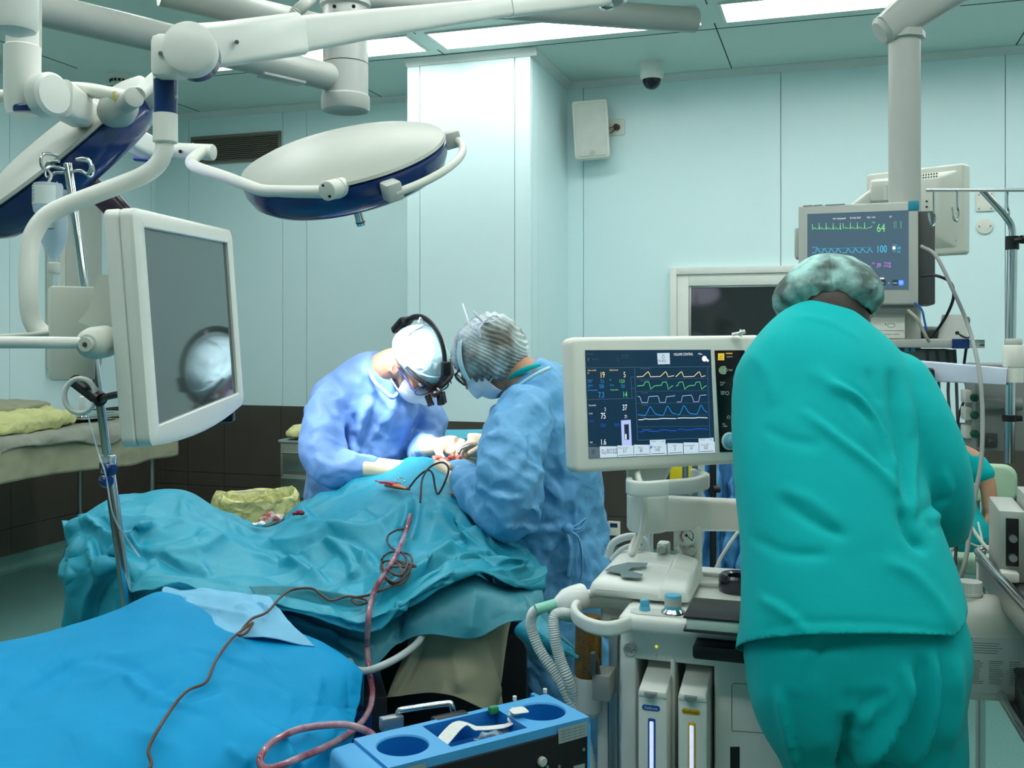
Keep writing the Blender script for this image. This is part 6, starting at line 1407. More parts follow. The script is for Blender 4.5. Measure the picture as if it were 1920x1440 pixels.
for P in ([(1372, 1370), (1372, 1285), (1376, 1281), (1485, 1286)], [(1372, 1370), (1485, 1378)], [(1376, 1281), (1485, 1286)]): pr.line(P, 1.6, 0)
pr.rect(1369, 1400, 1387, 1460, 1); pr.rect(1383, 1372, 1400, 1377, 2); obj('hatch_outline', pr.g, [M_mgrey, M_black, M_cab], t, fix=False)
# vaporizers
def vaporizer(px0, px1, name, txt, mc, drop):
    Y0 = 2.075; x0, x1 = float(onY(px0, 1320, Y0)[0]), float(onY(px1, 1320, Y0)[0]); zt_ = float(onY(px0, 1294 + drop, Y0)[2]); zb_ = zt_ + .028
    g = G(); hull(g, [(x0, Y0, .22), (x1, Y0, .22), (x1, Y0 + .2, .22), (x0, Y0 + .2, .22)], [(x0, Y0, zt_), (x1, Y0, zt_), (x1, Y0 + .2, zt_ + .0), (x0, Y0 + .2, zt_ + .0)], .005, 2); v = obj('vaporizer', g, M_cab, t)
    g = G(); hull(g, [(x0 - .001, Y0 - .003, zt_ - .012), (x1 + .001, Y0 - .003, zt_ - .012), (x1 + .001, Y0 + .13, zt_), (x0 - .001, Y0 + .13, zt_)], [(x0 + .002, Y0 - .001, zt_ + .003), (x1 - .002, Y0 - .001, zt_ + .003), (x1 - .002, Y0 + .13, zb_), (x0 + .002, Y0 + .13, zb_)], .004, 2); obj('lid', g, M_cab, v)
    xc = (x0 + x1) / 2 ; g = G(); g.prism([(-.013, 0), (.013, 0), (.012, -.006), (.006, -.011), (-.006, -.011), (-.012, -.006)], 0, .010, bev=.002); obj('latch', g, M_mgrey, v, fr=frame((xc - .003, Y0 - .002, zt_ + .001), (1, 0, 0), (0, 0, 1), (0, -1, 0)))
    p = Panel((xc, Y0, zt_), (1, 0, 0), (0, 0, 1), (0, -1, 0), .0008); zl = zt_ - .034
    g2 = G(); g2.add([(xc - .003 + a, Y0 - .0008, zl + b) for a, b in rrect(.038, .012, .0059)], [tuple(range(24))], 0)
    V, Fc = text_mesh(txt, 'CENTER'); g2.add([(xc - .003 + x * .0085 * .75, Y0 - .0014, zl - .003 + y * .0085) for x, y, _ in V], Fc, 1); obj('name_label', g2, [mc[0], mc[1]], v, fix=False)
    g = G(); bx3(g, xc - .0095, xc + .0065, Y0 - .003, Y0 + .01, .26, zl - .022, .003); obj('window_frame', g, mc[0], v)
    g = G(); bx3(g, xc - .006, xc + .003, Y0 - .0045, Y0, .265, zl - .027, .002); obj('level_window', g, mat('lit_level_window', (200, 205, 255), .2, vary=.25, vscale=90, emit=(190, 200, 255), estr=.9), v)
vaporizer(1196, 1251, 'v', 'Desflurane', (mat('drug_blue', (20, 90, 170), .4), M_white), 0)
vaporizer(1271, 1326, 'v', 'Sevoflurane', (mat('drug_yellow', (224, 178, 40), .4), M_black), 7)
# absorber, rail and clamp at the left side
q = W(1103, 1268, 2.24); g = G(); g.lathe([(.030, 0), (.031, .01), (.030, .125), (.027, .135)], q, UP, 36); obj('absorber_canister', g, M_amber, t, label='amber absorber canister')
q2 = q; g = G(); g.lathe([(.018, -.09), (.031, -.075), (.033, -.01), (.031, .002)], q2, UP, 32); obj('canister_base', g, M_cabs, t)
g = G(); q = onY(1151, 1300, 2.19); bx3(g, q[0] - .010, q[0] + .010, 2.18, 2.21, .16, .865, .002); obj('side_rail', g, M_steel, t)
g = G(); q = onY(1132, 1380, 2.2); bx3(g, q[0] - .013, q[0] + .013, 2.19, 2.23, .14, .70, .004); obj('side_post', g, M_cabs, t)
for k in range(7):
    pass
g = G(); q = onY(1128, 1287, 2.13); bx3(g, q[0] - .017, q[0] + .022, 2.11, 2.18, q[2] - .026, q[2] + .03, .003); obj('rail_clamp', g, M_mgrey, t)
g = G(); g.cyl(onY(1108, 1240, 2.12) + (0, .0, 0), onY(1122, 1240, 2.12), .008, n=16); g.box(onY(1112, 1244, 2.11), (.012, .02, .05), .004); g.cyl(onY(1120, 1250, 2.12), onY(1126, 1285, 2.12), .005, n=12); obj('clamp_handle', g, M_dgrey, t)
# filter, connectors and breathing hoses
ax0, ax1 = W(1046, 1131, 2.28), W(1098, 1116, 2.30); ax = unit(ax1 - ax0); L = float(np.linalg.norm(ax1 - ax0))
g = G(); g.lathe([(.012, -.006), (.016, 0), (.027, L * .25), (.030, L * .55), (.030, L * .9), (.026, L)], ax0, ax, 32); obj('breathing_filter', g, M_clear, t)
g = G(); g.tube([ax0 - ax * .055, ax0], [.012, .012], 16); obj('filter_port', g, M_mint, t, label='mint connector'); g = G(); g.cyl(ax1, ax1 + ax * .04, .011, n=18); obj('filter_port', g, M_clear, t)
def hose(pts, r, name, n=150):
    P = catmull(np.array([W(*p) for p in pts]), n); g = G(); g.tube(P, [r + .0016 * (i % 2) for i in range(n)], 14); obj(name, g, M_hose, t)
hose([(1014, 1140, 2.275), (1000, 1150, 2.28), (996, 1175, 2.29), (1010, 1215, 2.28), (1036, 1255, 2.26), (1060, 1295, 2.24), (1082, 1345, 2.24), (1100, 1400, 2.25), (1112, 1470, 2.26)], .0115, 'breathing_hose')
hose([(1072, 1152, 2.26), (1050, 1150, 2.25), (1038, 1160, 2.24), (1040, 1195, 2.23), (1050, 1235, 2.23), (1066, 1275, 2.22), (1080, 1320, 2.24), (1096, 1380, 2.24), (1108, 1460, 2.25)], .0115, 'breathing_hose')
g = G(); g.cyl(W(1050, 1152, 2.25), W(1074, 1156, 2.27), .0135); obj('hose_connector', g, M_mint, t, label='mint connector')
# suction and oxygen modules behind the cover
YG = 2.47
a, b = onY(1263, 987, YG), onY(1314, 1090, YG); g = G(); bx3(g, a[0], b[0], YG, YG + .03, b[2], a[2], .004); obj('suction_panel', g, M_cab, t)
q = onY(1288.5, 1005, YG); rg_ = 16.5 * proj(q)[2] / F; g = G(); g.lathe([(rg_, 0), (rg_ * 1.02, .012), (rg_ * .9, .014), (rg_ * .86, .008), (0, .008)], q, (0, -1, 0), 40); gd = obj('gauge', g, M_white, t)
pg = Panel(q + np.array([0, -.008, 0]), (1, 0, 0), (0, 0, 1), (0, -1, 0), .0006); cxp, cyp = 1288.5, 1005
arc = lambda r, a0, a1: [(cxp + r * math.cos(R(a)), cyp - r * math.sin(R(a))) for a in np.linspace(a0, a1, 14)]
pg.line(arc(11.5, 235, 100), 1.8, 1); pg.line(arc(11.5, 95, 40), 1.6, 2); pg.line(arc(11.5, 35, -40), 1.8, 3); pg.line([(cxp - 4, cyp - 3), (cxp + 10, cyp + 9)], 1.4, 0); pg.poly(circ(2.6, 16, (cxp - 1.5, cyp - 1)), 0)
for k in range(11): a_ = R(225 - 27 * k); pg.line([(cxp + 12.6 * math.cos(a_), cyp - 12.6 * math.sin(a_)), (cxp + 14.4 * math.cos(a_), cyp - 14.4 * math.sin(a_))], .7, 0)
obj('gauge_dial', pg.g, [M_black, mat('gauge_red', (190, 40, 60), .5), mat('gauge_tan', (200, 140, 90), .5), mat('gauge_green', (30, 140, 110), .5)], gd, fix=False)
g = G(); q = onY(1298, 1032, YG); g.lathe([(.0105, 0), (.010, .02), (.008, .022)], q, (0, -1, 0), 20); obj('suction_knob', g, M_grey, t)
g = G(); q = onY(1275, 1031, YG); g.box(q + (0, -.008, 0), (.013, .016, .022), .003, rot=Matrix.Rotation(R(-35), 3, 'Y')); obj('suction_lever', g, M_cab, t)
a, b = onY(1231, 1018, YG - .02), onY(1253, 1062, YG - .02); g = G(); bx3(g, a[0], b[0], YG - .02, YG + .02, b[2], a[2], .006); obj('oxygen_panel', g, M_cab, t)
g = G(); q = onY(1243, 1028, YG - .02); g.lathe([(.0105, 0), (.010, .02), (.008, .022)], q, (0, -1, 0), 20); obj('oxygen_knob', g, M_grey, t)
pp = Panel((a[0], YG, 1), (1, 0, 0), (0, 0, 1), (0, -1, 0), .0008); pp.text('Vac', 1279, 1050, 6, 0); po = Panel((a[0], YG - .02, 1), (1, 0, 0), (0, 0, 1), (0, -1, 0), .0008); po.text('O₂', 1239.5, 1047, 5.5, 0); pp.g.merge(po.g)
pp.line([(1266, 1023), (1269, 1023), (1269, 1027)], .8, 0); pp.line([(1281, 1026), (1284, 1023), (1284, 1028), (1281, 1026)], .8, 0); obj('module_lettering', pp.g, M_ink, t, fix=False)
g = G()
for px_ in (1213, 1220): g.cyl(W(px_, 1046, 2.52), W(px_, 985, 2.52), .0065, n=14)
obj('flow_tubes', g, M_bottle, t, label='clear flow tubes') if False else None
for px_ in (1213, 1220): g = G(); g.cyl(W(px_, 1046, 2.52), W(px_, 985, 2.52), .0065, n=14); obj('flow_tube', g, M_bottle, t)
g = G(); g.tube([W(*p) for p in ((1140, 1045, 2.5), (1150, 1018, 2.5), (1180, 1006, 2.5), (1206, 1012, 2.5), (1214, 1040, 2.5))], .0095, 12, smooth=30); obj('oxygen_hose', g, M_hose, t)
g = G(); g.tube([W(*p) for p in ((1146, 1050, 2.47), (1165, 1030, 2.46), (1190, 1022, 2.46), (1205, 1030, 2.46))], .006, 10, smooth=24); obj('oxygen_hose', g, M_hose, t)
# display bracket, swing arm and column
g = G(); hull(g, [W(1176, 925, 2.36), W(1236, 925, 2.40), W(1236, 925, 2.48), W(1176, 925, 2.44)], [W(1174, 872, 2.36), W(1262, 872, 2.40), W(1262, 872, 2.48), W(1174, 872, 2.44)], .01, 3); obj('display_mount', g, M_cabs, t)
P = [W(*p) for p in ((1180, 908, 2.36), (1182, 914, 2.28), (1205, 917, 2.26), (1240, 915, 2.265), (1290, 911, 2.29), (1315, 906, 2.31), (1324, 900, 2.37), (1300, 892, 2.44))]
g = G(); rings = []
Pc = catmull(np.array(P), 40); Tc = np.gradient(Pc, axis=0)
for p, tt in zip(Pc, Tc):
    s_ = unit(np.cross(unit(tt), UP)); rings.append(np.array([p + s_ * a + UP * b for a, b in rrect(.016, .036, .006, 3)]))
g.ring(rings[:19], 0); g.ring(rings[18:31], 1); g.ring(rings[30:], 0); obj('display_handle', g, [M_cab, M_cabs], t)
g = G(); beam(g, [W(1226, 962, 2.42), W(1300, 963, 2.48), W(1400, 966, 2.56), W(1460, 968, 2.6)], [.086, .082, .080, .080], [.06, .05, .05, .05]); g.lathe([(.045, -.044), (.05, -.036), (.05, .04), (.045, .045)], W(1214, 960, 2.42), UP, 36); obj('swing_arm', g, M_cab, t)
q = W(1462, 960, 2.6); g = G(); g.cyl((q[0], q[1], .9), (q[0], q[1], q[2] + .06), .04); obj('display_column', g, M_cab, t)
g = G(); cr_ = lambda x, y: (1160 + x / 5.538, 860 + y / 5.538)
P = [cr_(*p) for p in ((195, 120), (205, 200), (245, 300), (268, 420), (268, 560), (245, 720), (195, 890), (150, 985), (130, 990), (125, 950), (150, 880), (205, 790), (250, 740))]
dd = [2.36, 2.33, 2.31, 2.33, 2.34, 2.35, 2.36, 2.36, 2.37, 2.38, 2.39, 2.41, 2.44]; g.tube([W(p[0], p[1], d) for p, d in zip(P, dd)], .0072, 12, smooth=70); obj('display_cable', g, M_white2, t)

# --- ventilator display
TL = W(1066, 632, 2.30); TR_ = W(1432, 627.5, 2.475); u_ = unit(TR_ - TL)
r = ray(1077, 888); dBL = ((TL - CAM) @ u_) / (r @ u_); BL = CAM + r * dBL; v_ = unit(TL - BL); n_ = np.cross(u_, v_); wD, hD = float(np.linalg.norm(TR_ - TL)), float(np.linalg.norm(TL - BL)); oD = (TR_ + BL) / 2
FD = frame(oD, u_, v_, n_)
g = G(); g.prism(rrect(wD, hD, .018, 6), -.055, 0, bev=.012, seg=3); dsp = obj('display', g, M_white2, t, fr=FD)
cp = lambda x, y: (1060 + x / 5.538, 630 + y / 5.538)
D = Panel(oD, u_, v_, n_, .0012)
MD = [glow('screen_navy', (16, 46, 70), .9), glow('screen_line', (70, 100, 130), .8), glow('cream', (255, 226, 170), 1.0), glow('cyan_blue', (40, 150, 230), 1.0), glow('lime', (110, 220, 130), 1.0), glow('pure_white', (240, 246, 250), 1.0),
      glow('lavender', (180, 200, 250), .9), glow('royal', (30, 90, 230), 1.0), glow('tile_pale', (196, 220, 232), .9), glow('tile_dark', (92, 110, 124), .8), glow('ink_navy', (30, 46, 66), .8), glow('tile_sky', (150, 200, 240), .9), glow('haze_teal', (20, 84, 96), .7)]
quad = [(203, 147), (1507, 143), (1553, 1212), (243, 1272)]
def px_(x, y): return cp(x, y)
D.poly([px_(*p) for p in quad], 0)
L_ = lambda pts, w, m: D.line([px_(*p) for p in pts], w / 5.538, m)
T_ = lambda s, x, y, h, m, al='LEFT', sx=.72: D.text(s, *px_(x, y), h / 5.538, m, al, sx)
Q_ = lambda x0, y0, x1, y1, m: D.rect(*px_(x0, y0), *px_(x1, y1), m)
L_([(208, 330), (715, 325)], 5, 1); L_([(720, 325), (1500, 318)], 5, 1); L_([(715, 325), (748, 1082)], 6, 1); L_([(1470, 320), (1500, 1050)], 5, 1); L_([(748, 1082), (1500, 1058)], 6, 1); L_([(222, 660), (690, 648)], 5, 1); L_([(676, 428), (690, 648), (725, 646)], 5, 1); L_([(676, 428), (715, 427)], 5, 1); L_([(682, 545), (718, 543)], 5, 1)
for y in (445, 572, 698, 826, 940): L_([(722 + (y - 330) * .035, y + 3), (1476 + (y - 330) * .03, y - 6)], 3, 1)
def wave(fn, x0, x1, w, m, n=60): L_([(x, fn(x)) for x in np.linspace(x0, x1, n)], w, m)
starts = (800, 983, 1150, 1330)
def paw(pts, segs, m, w=7):
    for x0, x1, ps in segs: L_(ps, w, m)
for a, e in ((738, (803, 985)), (1142, (1148, 1332))):
    P = [(a, 424)]
    for s in e: P += [(s, 420), (s + 15, 405), (s + 48, 374), (s + 55, 370), (s + 68, 395), (s + 78, 424)]
    P += [(e[1] + (140 if a < 1000 else 118), 412)]; L_(P, 7, 2)
for a, e in ((742, (812, 995)), (1145, (1165, 1342))):
    P = [(a, 520), (e[0], 512)]
    for i, s in enumerate(e):
        P += [(s, 512), (s + 12, 480), (s + 50, 476), (s + 62, 512), (s + 72, 555), (s + 95, 530), (s + 120, 516)]
    L_(P, 6, 4)
for P in ([(748, 628), (768, 628), (778, 650), (790, 690), (850, 692), (864, 630), (955, 622), (965, 640), (978, 690), (1035, 690), (1048, 630), (1138, 620)], [(1155, 686), (1200, 684), (1214, 622), (1305, 614), (1318, 640), (1330, 684), (1380, 682), (1394, 618), (1462, 612)]): L_(P, 6, 6)
for P in ([(752, 815), (800, 822), (832, 818), (870, 745), (882, 736), (900, 760), (930, 805), (975, 820), (1015, 818), (1050, 740), (1065, 732), (1085, 765), (1110, 800), (1148, 808)], [(1158, 812), (1185, 812), (1218, 738), (1234, 726), (1255, 760), (1285, 800), (1330, 808), (1365, 806), (1398, 730), (1412, 722), (1435, 765), (1472, 795)]):
    C_ = catmull(np.array([(x, y, 0) for x, y in P]), 70); L_([(x, y) for x, y, _ in C_], 6, 3)
L_([(755, 870), (800, 868), (830, 860), (870, 864), (960, 862), (1010, 856), (1150, 858)], 7, 5); L_([(1162, 854), (1220, 850), (1330, 852), (1380, 846), (1474, 850)], 7, 5)
L_([(762, 996), (795, 994), (815, 978), (850, 976), (865, 988), (960, 990), (985, 976), (1050, 974), (1080, 984), (1156, 982)], 6, 7); L_([(1168, 970), (1220, 968), (1240, 976), (1320, 974), (1350, 964), (1400, 962), (1478, 970)], 6, 7)
T_('VOLUME CONTROL', 1122, 205, 28, 5, sx=.66); L_([(1375, 190), (1390, 176), (1395, 198), (1402, 178), (1408, 192), (1420, 190)], 6, 5)
D.poly([px_(950, 178), px_(1080, 175), px_(1084, 292), px_(958, 295)], 8); T_('03:18:32', 962, 272, 26, 10, sx=.74); L_([(1014 + 14 * math.cos(a), 218 + 17 * math.sin(a)) for a in np.linspace(0, 2 * PI, 18)], 4, 10); L_([(1014, 194), (1014, 201)], 7, 10)
D.poly([px_(1442 + 26 * math.cos(a), 236 + 30 * math.sin(a)) for a in np.linspace(0, 2 * PI, 18, endpoint=False)], 5); D.poly([px_(*p) for p in ((1450, 245), (1466, 230), (1490, 255), (1476, 272))], 5)
T_('22:04 20:02', 218, 196, 15, 1); T_('Нет шунт', 276, 250, 15, 1); T_('O₂   Air  N₂O', 580, 208, 14, 9); T_('6.7  5.1  0.0', 582, 232, 13, 9); T_('Exp', 534, 238, 13, 9); T_('Insp', 534, 262, 13, 9); L_([(236, 225), (236, 262)], 10, 9)
for s, x, y, h, m in (('19', 356, 434, 62, 2), ('5', 602, 430, 58, 2), ('7.3', 362, 487, 34, 3), ('520', 352, 540, 36, 3), ('521', 578, 538, 34, 3), ('1:2.0', 555, 487, 36, 4), ('7.3', 342, 640, 58, 3), ('14', 592, 636, 60, 4), ('37', 590, 772, 60, 5), ('2', 404, 778, 36, 5), ('75', 366, 860, 62, 5), ('71', 612, 856, 36, 5), ('12.4', 362, 945, 36, 7), ('10.9', 505, 940, 34, 7), ('1.6', 362, 1130, 58, 5)): T_(s, x, y, h, m, sx=.66)
for s, x, y, m in (('Давл. (cmH₂O)', 228, 364, 2), ('ПДКВ (cmH₂O)', 455, 362, 2), ('60', 228, 392, 2), ('МО выд', 230, 466, 3), ('л/мин', 232, 484, 3), ('I:E', 458, 462, 4), ('ДО выд', 232, 520, 3), ('мл', 234, 536, 3), ('ДО вд', 462, 518, 3), ('МО выд (л/мин)', 232, 570, 3), ('ЧД (дых/мин)', 464, 566, 4), ('CO₂ (mmHg)', 240, 728, 5), ('O₂ (%)', 242, 812, 5), ('ДЕЗ (%)', 246, 892, 7), ('ET', 624, 690, 9), ('FI', 402, 692, 9), ('MAK', 254, 1112, 5), ('Возраст 61', 254, 1136, 9), ('Давление (cmH₂O)', 776, 346, 9), ('Поток (л/мин)', 780, 470, 9), ('CO₂ (mmHg)', 782, 598, 9), ('Объем (мл)', 790, 724, 9), ('O₂ (%)', 790, 850, 9), ('Десфлюран (%)', 800, 978, 9)): T_(s, x, y, 14, m)
D.poly([px_(*p) for p in ((575, 876), (676, 870), (688, 1138), (586, 1142))], 6); D.poly([px_(*p) for p in ((608, 918), (656, 916), (662, 1076), (614, 1078))], 10); D.poly([px_(*p) for p in ((618, 1018), (632, 1017), (634, 1074), (620, 1075))], 5)
bot = [(240, 355, 9), (355, 532, 8), (536, 704, 8), (708, 872, 8), (876, 1048, 8), (1056, 1218, 8), (1224, 1380, 8), (1384, 1548, 8)]
yb = lambda x: 1272 - (x - 243) / 1310 * 60
for x0, x1, m in bot: D.poly([px_(x0, yb(x0) - 122), px_(x1, yb(x1) - 122 + 8), px_(x1 + 4, yb(x1) - 2), px_(x0 + 4, yb(x0) - 2)], m)
for s, x, y, h, m in (('SP', 272, 1230, 40, 10), ('O₂/ВОЗД', 372, 1224, 44, 10), ('0.7', 596, 1212, 36, 10), ('80', 770, 1206, 36, 10), ('14.8', 926, 1198, 36, 10), ('5', 1130, 1190, 38, 10), ('14', 1288, 1182, 38, 10), ('520', 1434, 1176, 38, 10)): T_(s, x, y, h, m, sx=.66)
for s, x, y in (('Поток газа (л/м)', 545, 1172), ('Конц. O₂', 750, 1166), ('Десфлюран', 915, 1160), ('ПДКВ', 1112, 1148), ('Частота дыхания', 1228, 1146), ('Дыхат. объем', 1406, 1136), ('вид', 276, 1192)): T_(s, x, y, 15, 10)
for x0, x1, m in ((548, 700, 9), (720, 866, 10), (890, 1032, 10), (1070, 1212, 10), (1234, 1376, 11), (1396, 1536, 10)): L_([(x0, yb(x0) - 18), (x1, yb(x1) - 18)], 6, m)
D.poly([px_(*p) for p in ((880, 1146), (910, 1143), (882, 1176))], 7)
for x0, x1, y in ((874, 1036, 1080), (1380, 1536, 1062)): D.poly([px_(x0, y), px_(x1, y - 6), px_(x1 + 2, y + 40), px_(x0 + 2, y + 46)], 8); L_([(x1 - 42, y + 22), (x1 - 28, y + 8), (x1 - 14, y + 22)], 4, 10); T_('Установки', x0 + 12, y + 22, 12, 9)
for k in range(7): T_('|', 1482 + k * 4, 380 + 78 * k, 26, 1)
obj('screen', D.g, MD, dsp, fix=False, label='lit ventilator screen with curves and numbers')
# control strip at the right of the screen
K = Panel(oD, u_, v_, n_, .0010); MK = [mat('glossy_black_panel', (6, 7, 9), .12, vary=0), glow('key_yellow', (236, 206, 60), .8), mat('key_green', (150, 176, 140), .5), M_white]
K.poly([px_(1547, 150), px_(1860, 148), px_(1905, 1200), px_(1602, 1206)], 0); K.rect(*px_(1582, 180), *px_(1648, 252), 1, .0003); K.rect(*px_(1664, 176), *px_(1732, 186), 1, .0003)
K.poly([px_(1640 + 52 * math.cos(a), 355 + 44 * math.sin(a)) for a in np.linspace(R(60), R(300), 18)], 2, .0003); kt = lambda s, x, y, h: K.text(s, *px_(x, y), h / 5.538, 3, 'LEFT', .75, .0005)
kt('Тревоги', 1668, 224, 18); kt('Старт', 1690, 362, 18); kt('Сохра-', 1604, 492, 18); kt('нить', 1606, 514, 16); kt('Старт', 1610, 588, 18); kt('Стоп', 1612, 610, 18); kt('Вид', 1628, 922, 18); kt('экрана', 1630, 944, 16)
for cx_, cy_, rr in ((1664, 354, 14), (1678, 594, 16)): K.line([px_(cx_ + rr * math.cos(a), cy_ + rr * 1.1 * math.sin(a)) for a in np.linspace(0, 2 * PI, 16)], .8, 3, .0005)
K.line([px_(*p) for p in ((1674, 846), (1690, 824), (1708, 842))], .8, 3, .0005); K.line([px_(*p) for p in ((1680, 842), (1680, 858), (1704, 856), (1704, 840))], .8, 3, .0005)
K.line([px_(*p) for p in ((1600, 234), (1608, 208), (1624, 208), (1634, 234), (1600, 234))], .7, 0, .0006)
obj('control_strip', K.g, MK, dsp, fix=False, label='black strip of keys')
a_, b_ = K.hit(*px_(1700, 1092)); q = oD + u_ * a_ + v_ * b_
g = G(); g.lathe([(.0215, 0), (.0215, .004), (.0195, .005)], q, n_, 40, m=0); g.lathe([(.0185, .004), (.0175, .009), (.012, .012)], q, n_, 40, m=1); g.lathe([(.012, .010), (.0115, .026), (.009, .029), (0, .029)], q + 0 * n_, n_, 32, m=1); g.lathe([(.0122, .012), (.0122, .018)], q, n_, 32, m=2); obj('control_knob', g, [M_white, M_teal_b, M_grey], dsp, label='light blue rotary knob')
t = thing('connector_clip', 'small white tube connector on top of the ventilator display', 'connector', W(1388, 628, 2.45))
g = G(); q = W(1388, 629, 2.44); g.tube([q + C(-.02, .002, 0), q + C(.012, .008, 0)], .004, 8); g.tube([q + C(0, -.002, 0), q + C(.004, .014, 0)], .005, 8); g.tube([q + C(-.012, .004, .01), q + C(.01, .012, .0)], .003, 8); obj('body', g, M_white, t)
# folder, roll and dark tray on the machine
q = W(1395, 1160, 2.12); FB = frame(onZ(1384, 1158, .915), (1, 0, 0), (0, 1, 0), (0, 0, 1))
t = thing('black_folder', 'thick black ring folder lying on the anaesthesia machine by the person in scrubs', 'folder', onZ(1384, 1158, .91))
M_leather = mat('black_leatherette', (40, 42, 44), .4, vary=.1, bump=.3, bscale=260)
fxa, fxb = float(onZ(1286, 1150, .93)[0]), float(onZ(1286, 1150, .93)[0]) + .235; fy0 = float(onZ(1290, 1158, .93)[1]) - .01; fy1 = fy0 + .15
g = G(); bx3(g, fxa, fxb, fy0, fy1, .930, .936, .002); obj('front_cover', g, M_leather, t)
g = G(); bx3(g, fxa, fxb, fy0, fy1, .9035, .909, .002); obj('back_cover', g, M_leather, t)
g = G(); bx3(g, fxa + .006, fxb - .004, fy0 + .003, fy1 - .004, .909, .930, .001); obj('pages', g, mat('page_block', (196, 214, 200), .8, vary=.02, bump=.4, bscale=500), t)
g = G(); bx3(g, fxa + .012, fxb + .02, 2.06, 2.14, .835, .866, .008); obj('dark_shelf', g, M_black, MCH)
q = onZ(1385, 1106, .905); t = thing('tape_roll', 'dark blue-black roll standing on the machine top behind the folder', 'roll', q)
g = G(); g.lathe([(.024, 0), (.045, 0), (.047, .006), (.046, .032), (.040, .038), (.026, .034), (.024, .02)], q, UP, 40, caps=False); obj('roll', g, mat('dark_film', (24, 24, 48), .2, vary=.2, coat=.5), t)
g = G(); b_ = rrect(.16, .10, .012); a_ = onZ(1345, 1097, .903); g.tube([(a_[0] + x, a_[1] + y + .02, .910) for x, y in b_], .006, 8, close=True); obj('tray_rail', g, M_grey, MCH)
q = W(1378, 1000, 2.75); g = G(); g.tube([W(*p) for p in ((1332, 1090, 2.6), (1352, 1045, 2.62), (1378, 1005, 2.66), (1396, 985, 2.7), (1420, 975, 2.72))], .0045, 8, smooth=30); obj('grey_lead', g, M_grey, None, 'thin grey lead slanting up behind the swing arm beside the black pole', 'cable')
# yellow box on a pale cabinet, far behind the machine
q = onZ(1315, 1110, 0.0); q = W(1312, 960, 4.6); t = thing('pale_cabinet', 'pale blue-grey cabinet far behind the ventilator display', 'cabinet', (q[0], q[1], 0))
g = G(); bx3(g, q[0] - .08, q[0] + .22, q[1], q[1] + .3, .05, float(W(0, 870, 4.6)[2]), .008); obj('carcass', g, mat('pale_blue_grey', (168, 186, 204), .4), t)
g = G(); bx3(g, q[0] - .06, q[0] + .20, q[1] - .012, q[1], .12, float(W(0, 900, 4.6)[2]), .004); obj('door', g, MATS['pale_blue_grey'], t)
q = W(1276, 905, 4.5); zq = float(W(0, 925, 4.5)[2]); g = G(); 
t = thing('waste_box', 'yellow waste container on a steel stand seen between the display and its handle', 'container', (q[0], q[1], 0))
g = G(); bx3(g, q[0] - .05, q[0] + .05, q[1], q[1] + .12, zq, zq + .16, .01); obj('box', g, mat('waste_yellow', (224, 206, 30), .4), t)
g = G(); g.cyl((q[0], q[1] + .06, .02), (q[0], q[1] + .06, zq), .016); g.lathe([(.15, 0), (.15, .015), (.02, .03)], (q[0], q[1] + .06, 0), UP, 24); g.box((q[0], q[1] + .06, zq - .006), (.12, .14, .012), .003); obj('stand', g, M_steel, t)

# ------------------------------------------------------------------ blue suction unit in the near foreground
ZB = .80
FL, FRr, BR, BLb = [onZ(*p, ZB) for p in ((728, 1440), (1105, 1344), (1037, 1298), (685, 1376))]
ux = unit(FRr - FL); uy = np.cross(UP, ux); wU = float(np.linalg.norm(FRr - FL)); dU = float((BR - FRr) @ uy); FU = frame(FL, ux, uy, UP)
M_ub = mat('cart_blue', (72, 160, 216), .38, vary=.03, bump=.03, bscale=300); M_ubd = mat('cart_well_blue', (16, 110, 184), .4, vary=.03)
t = thing('suction_unit', 'bright blue medical suction unit with two round wells and a black front in the foreground', 'suction unit', (FL + BR) / 2 * np.array([1, 1, 0]))
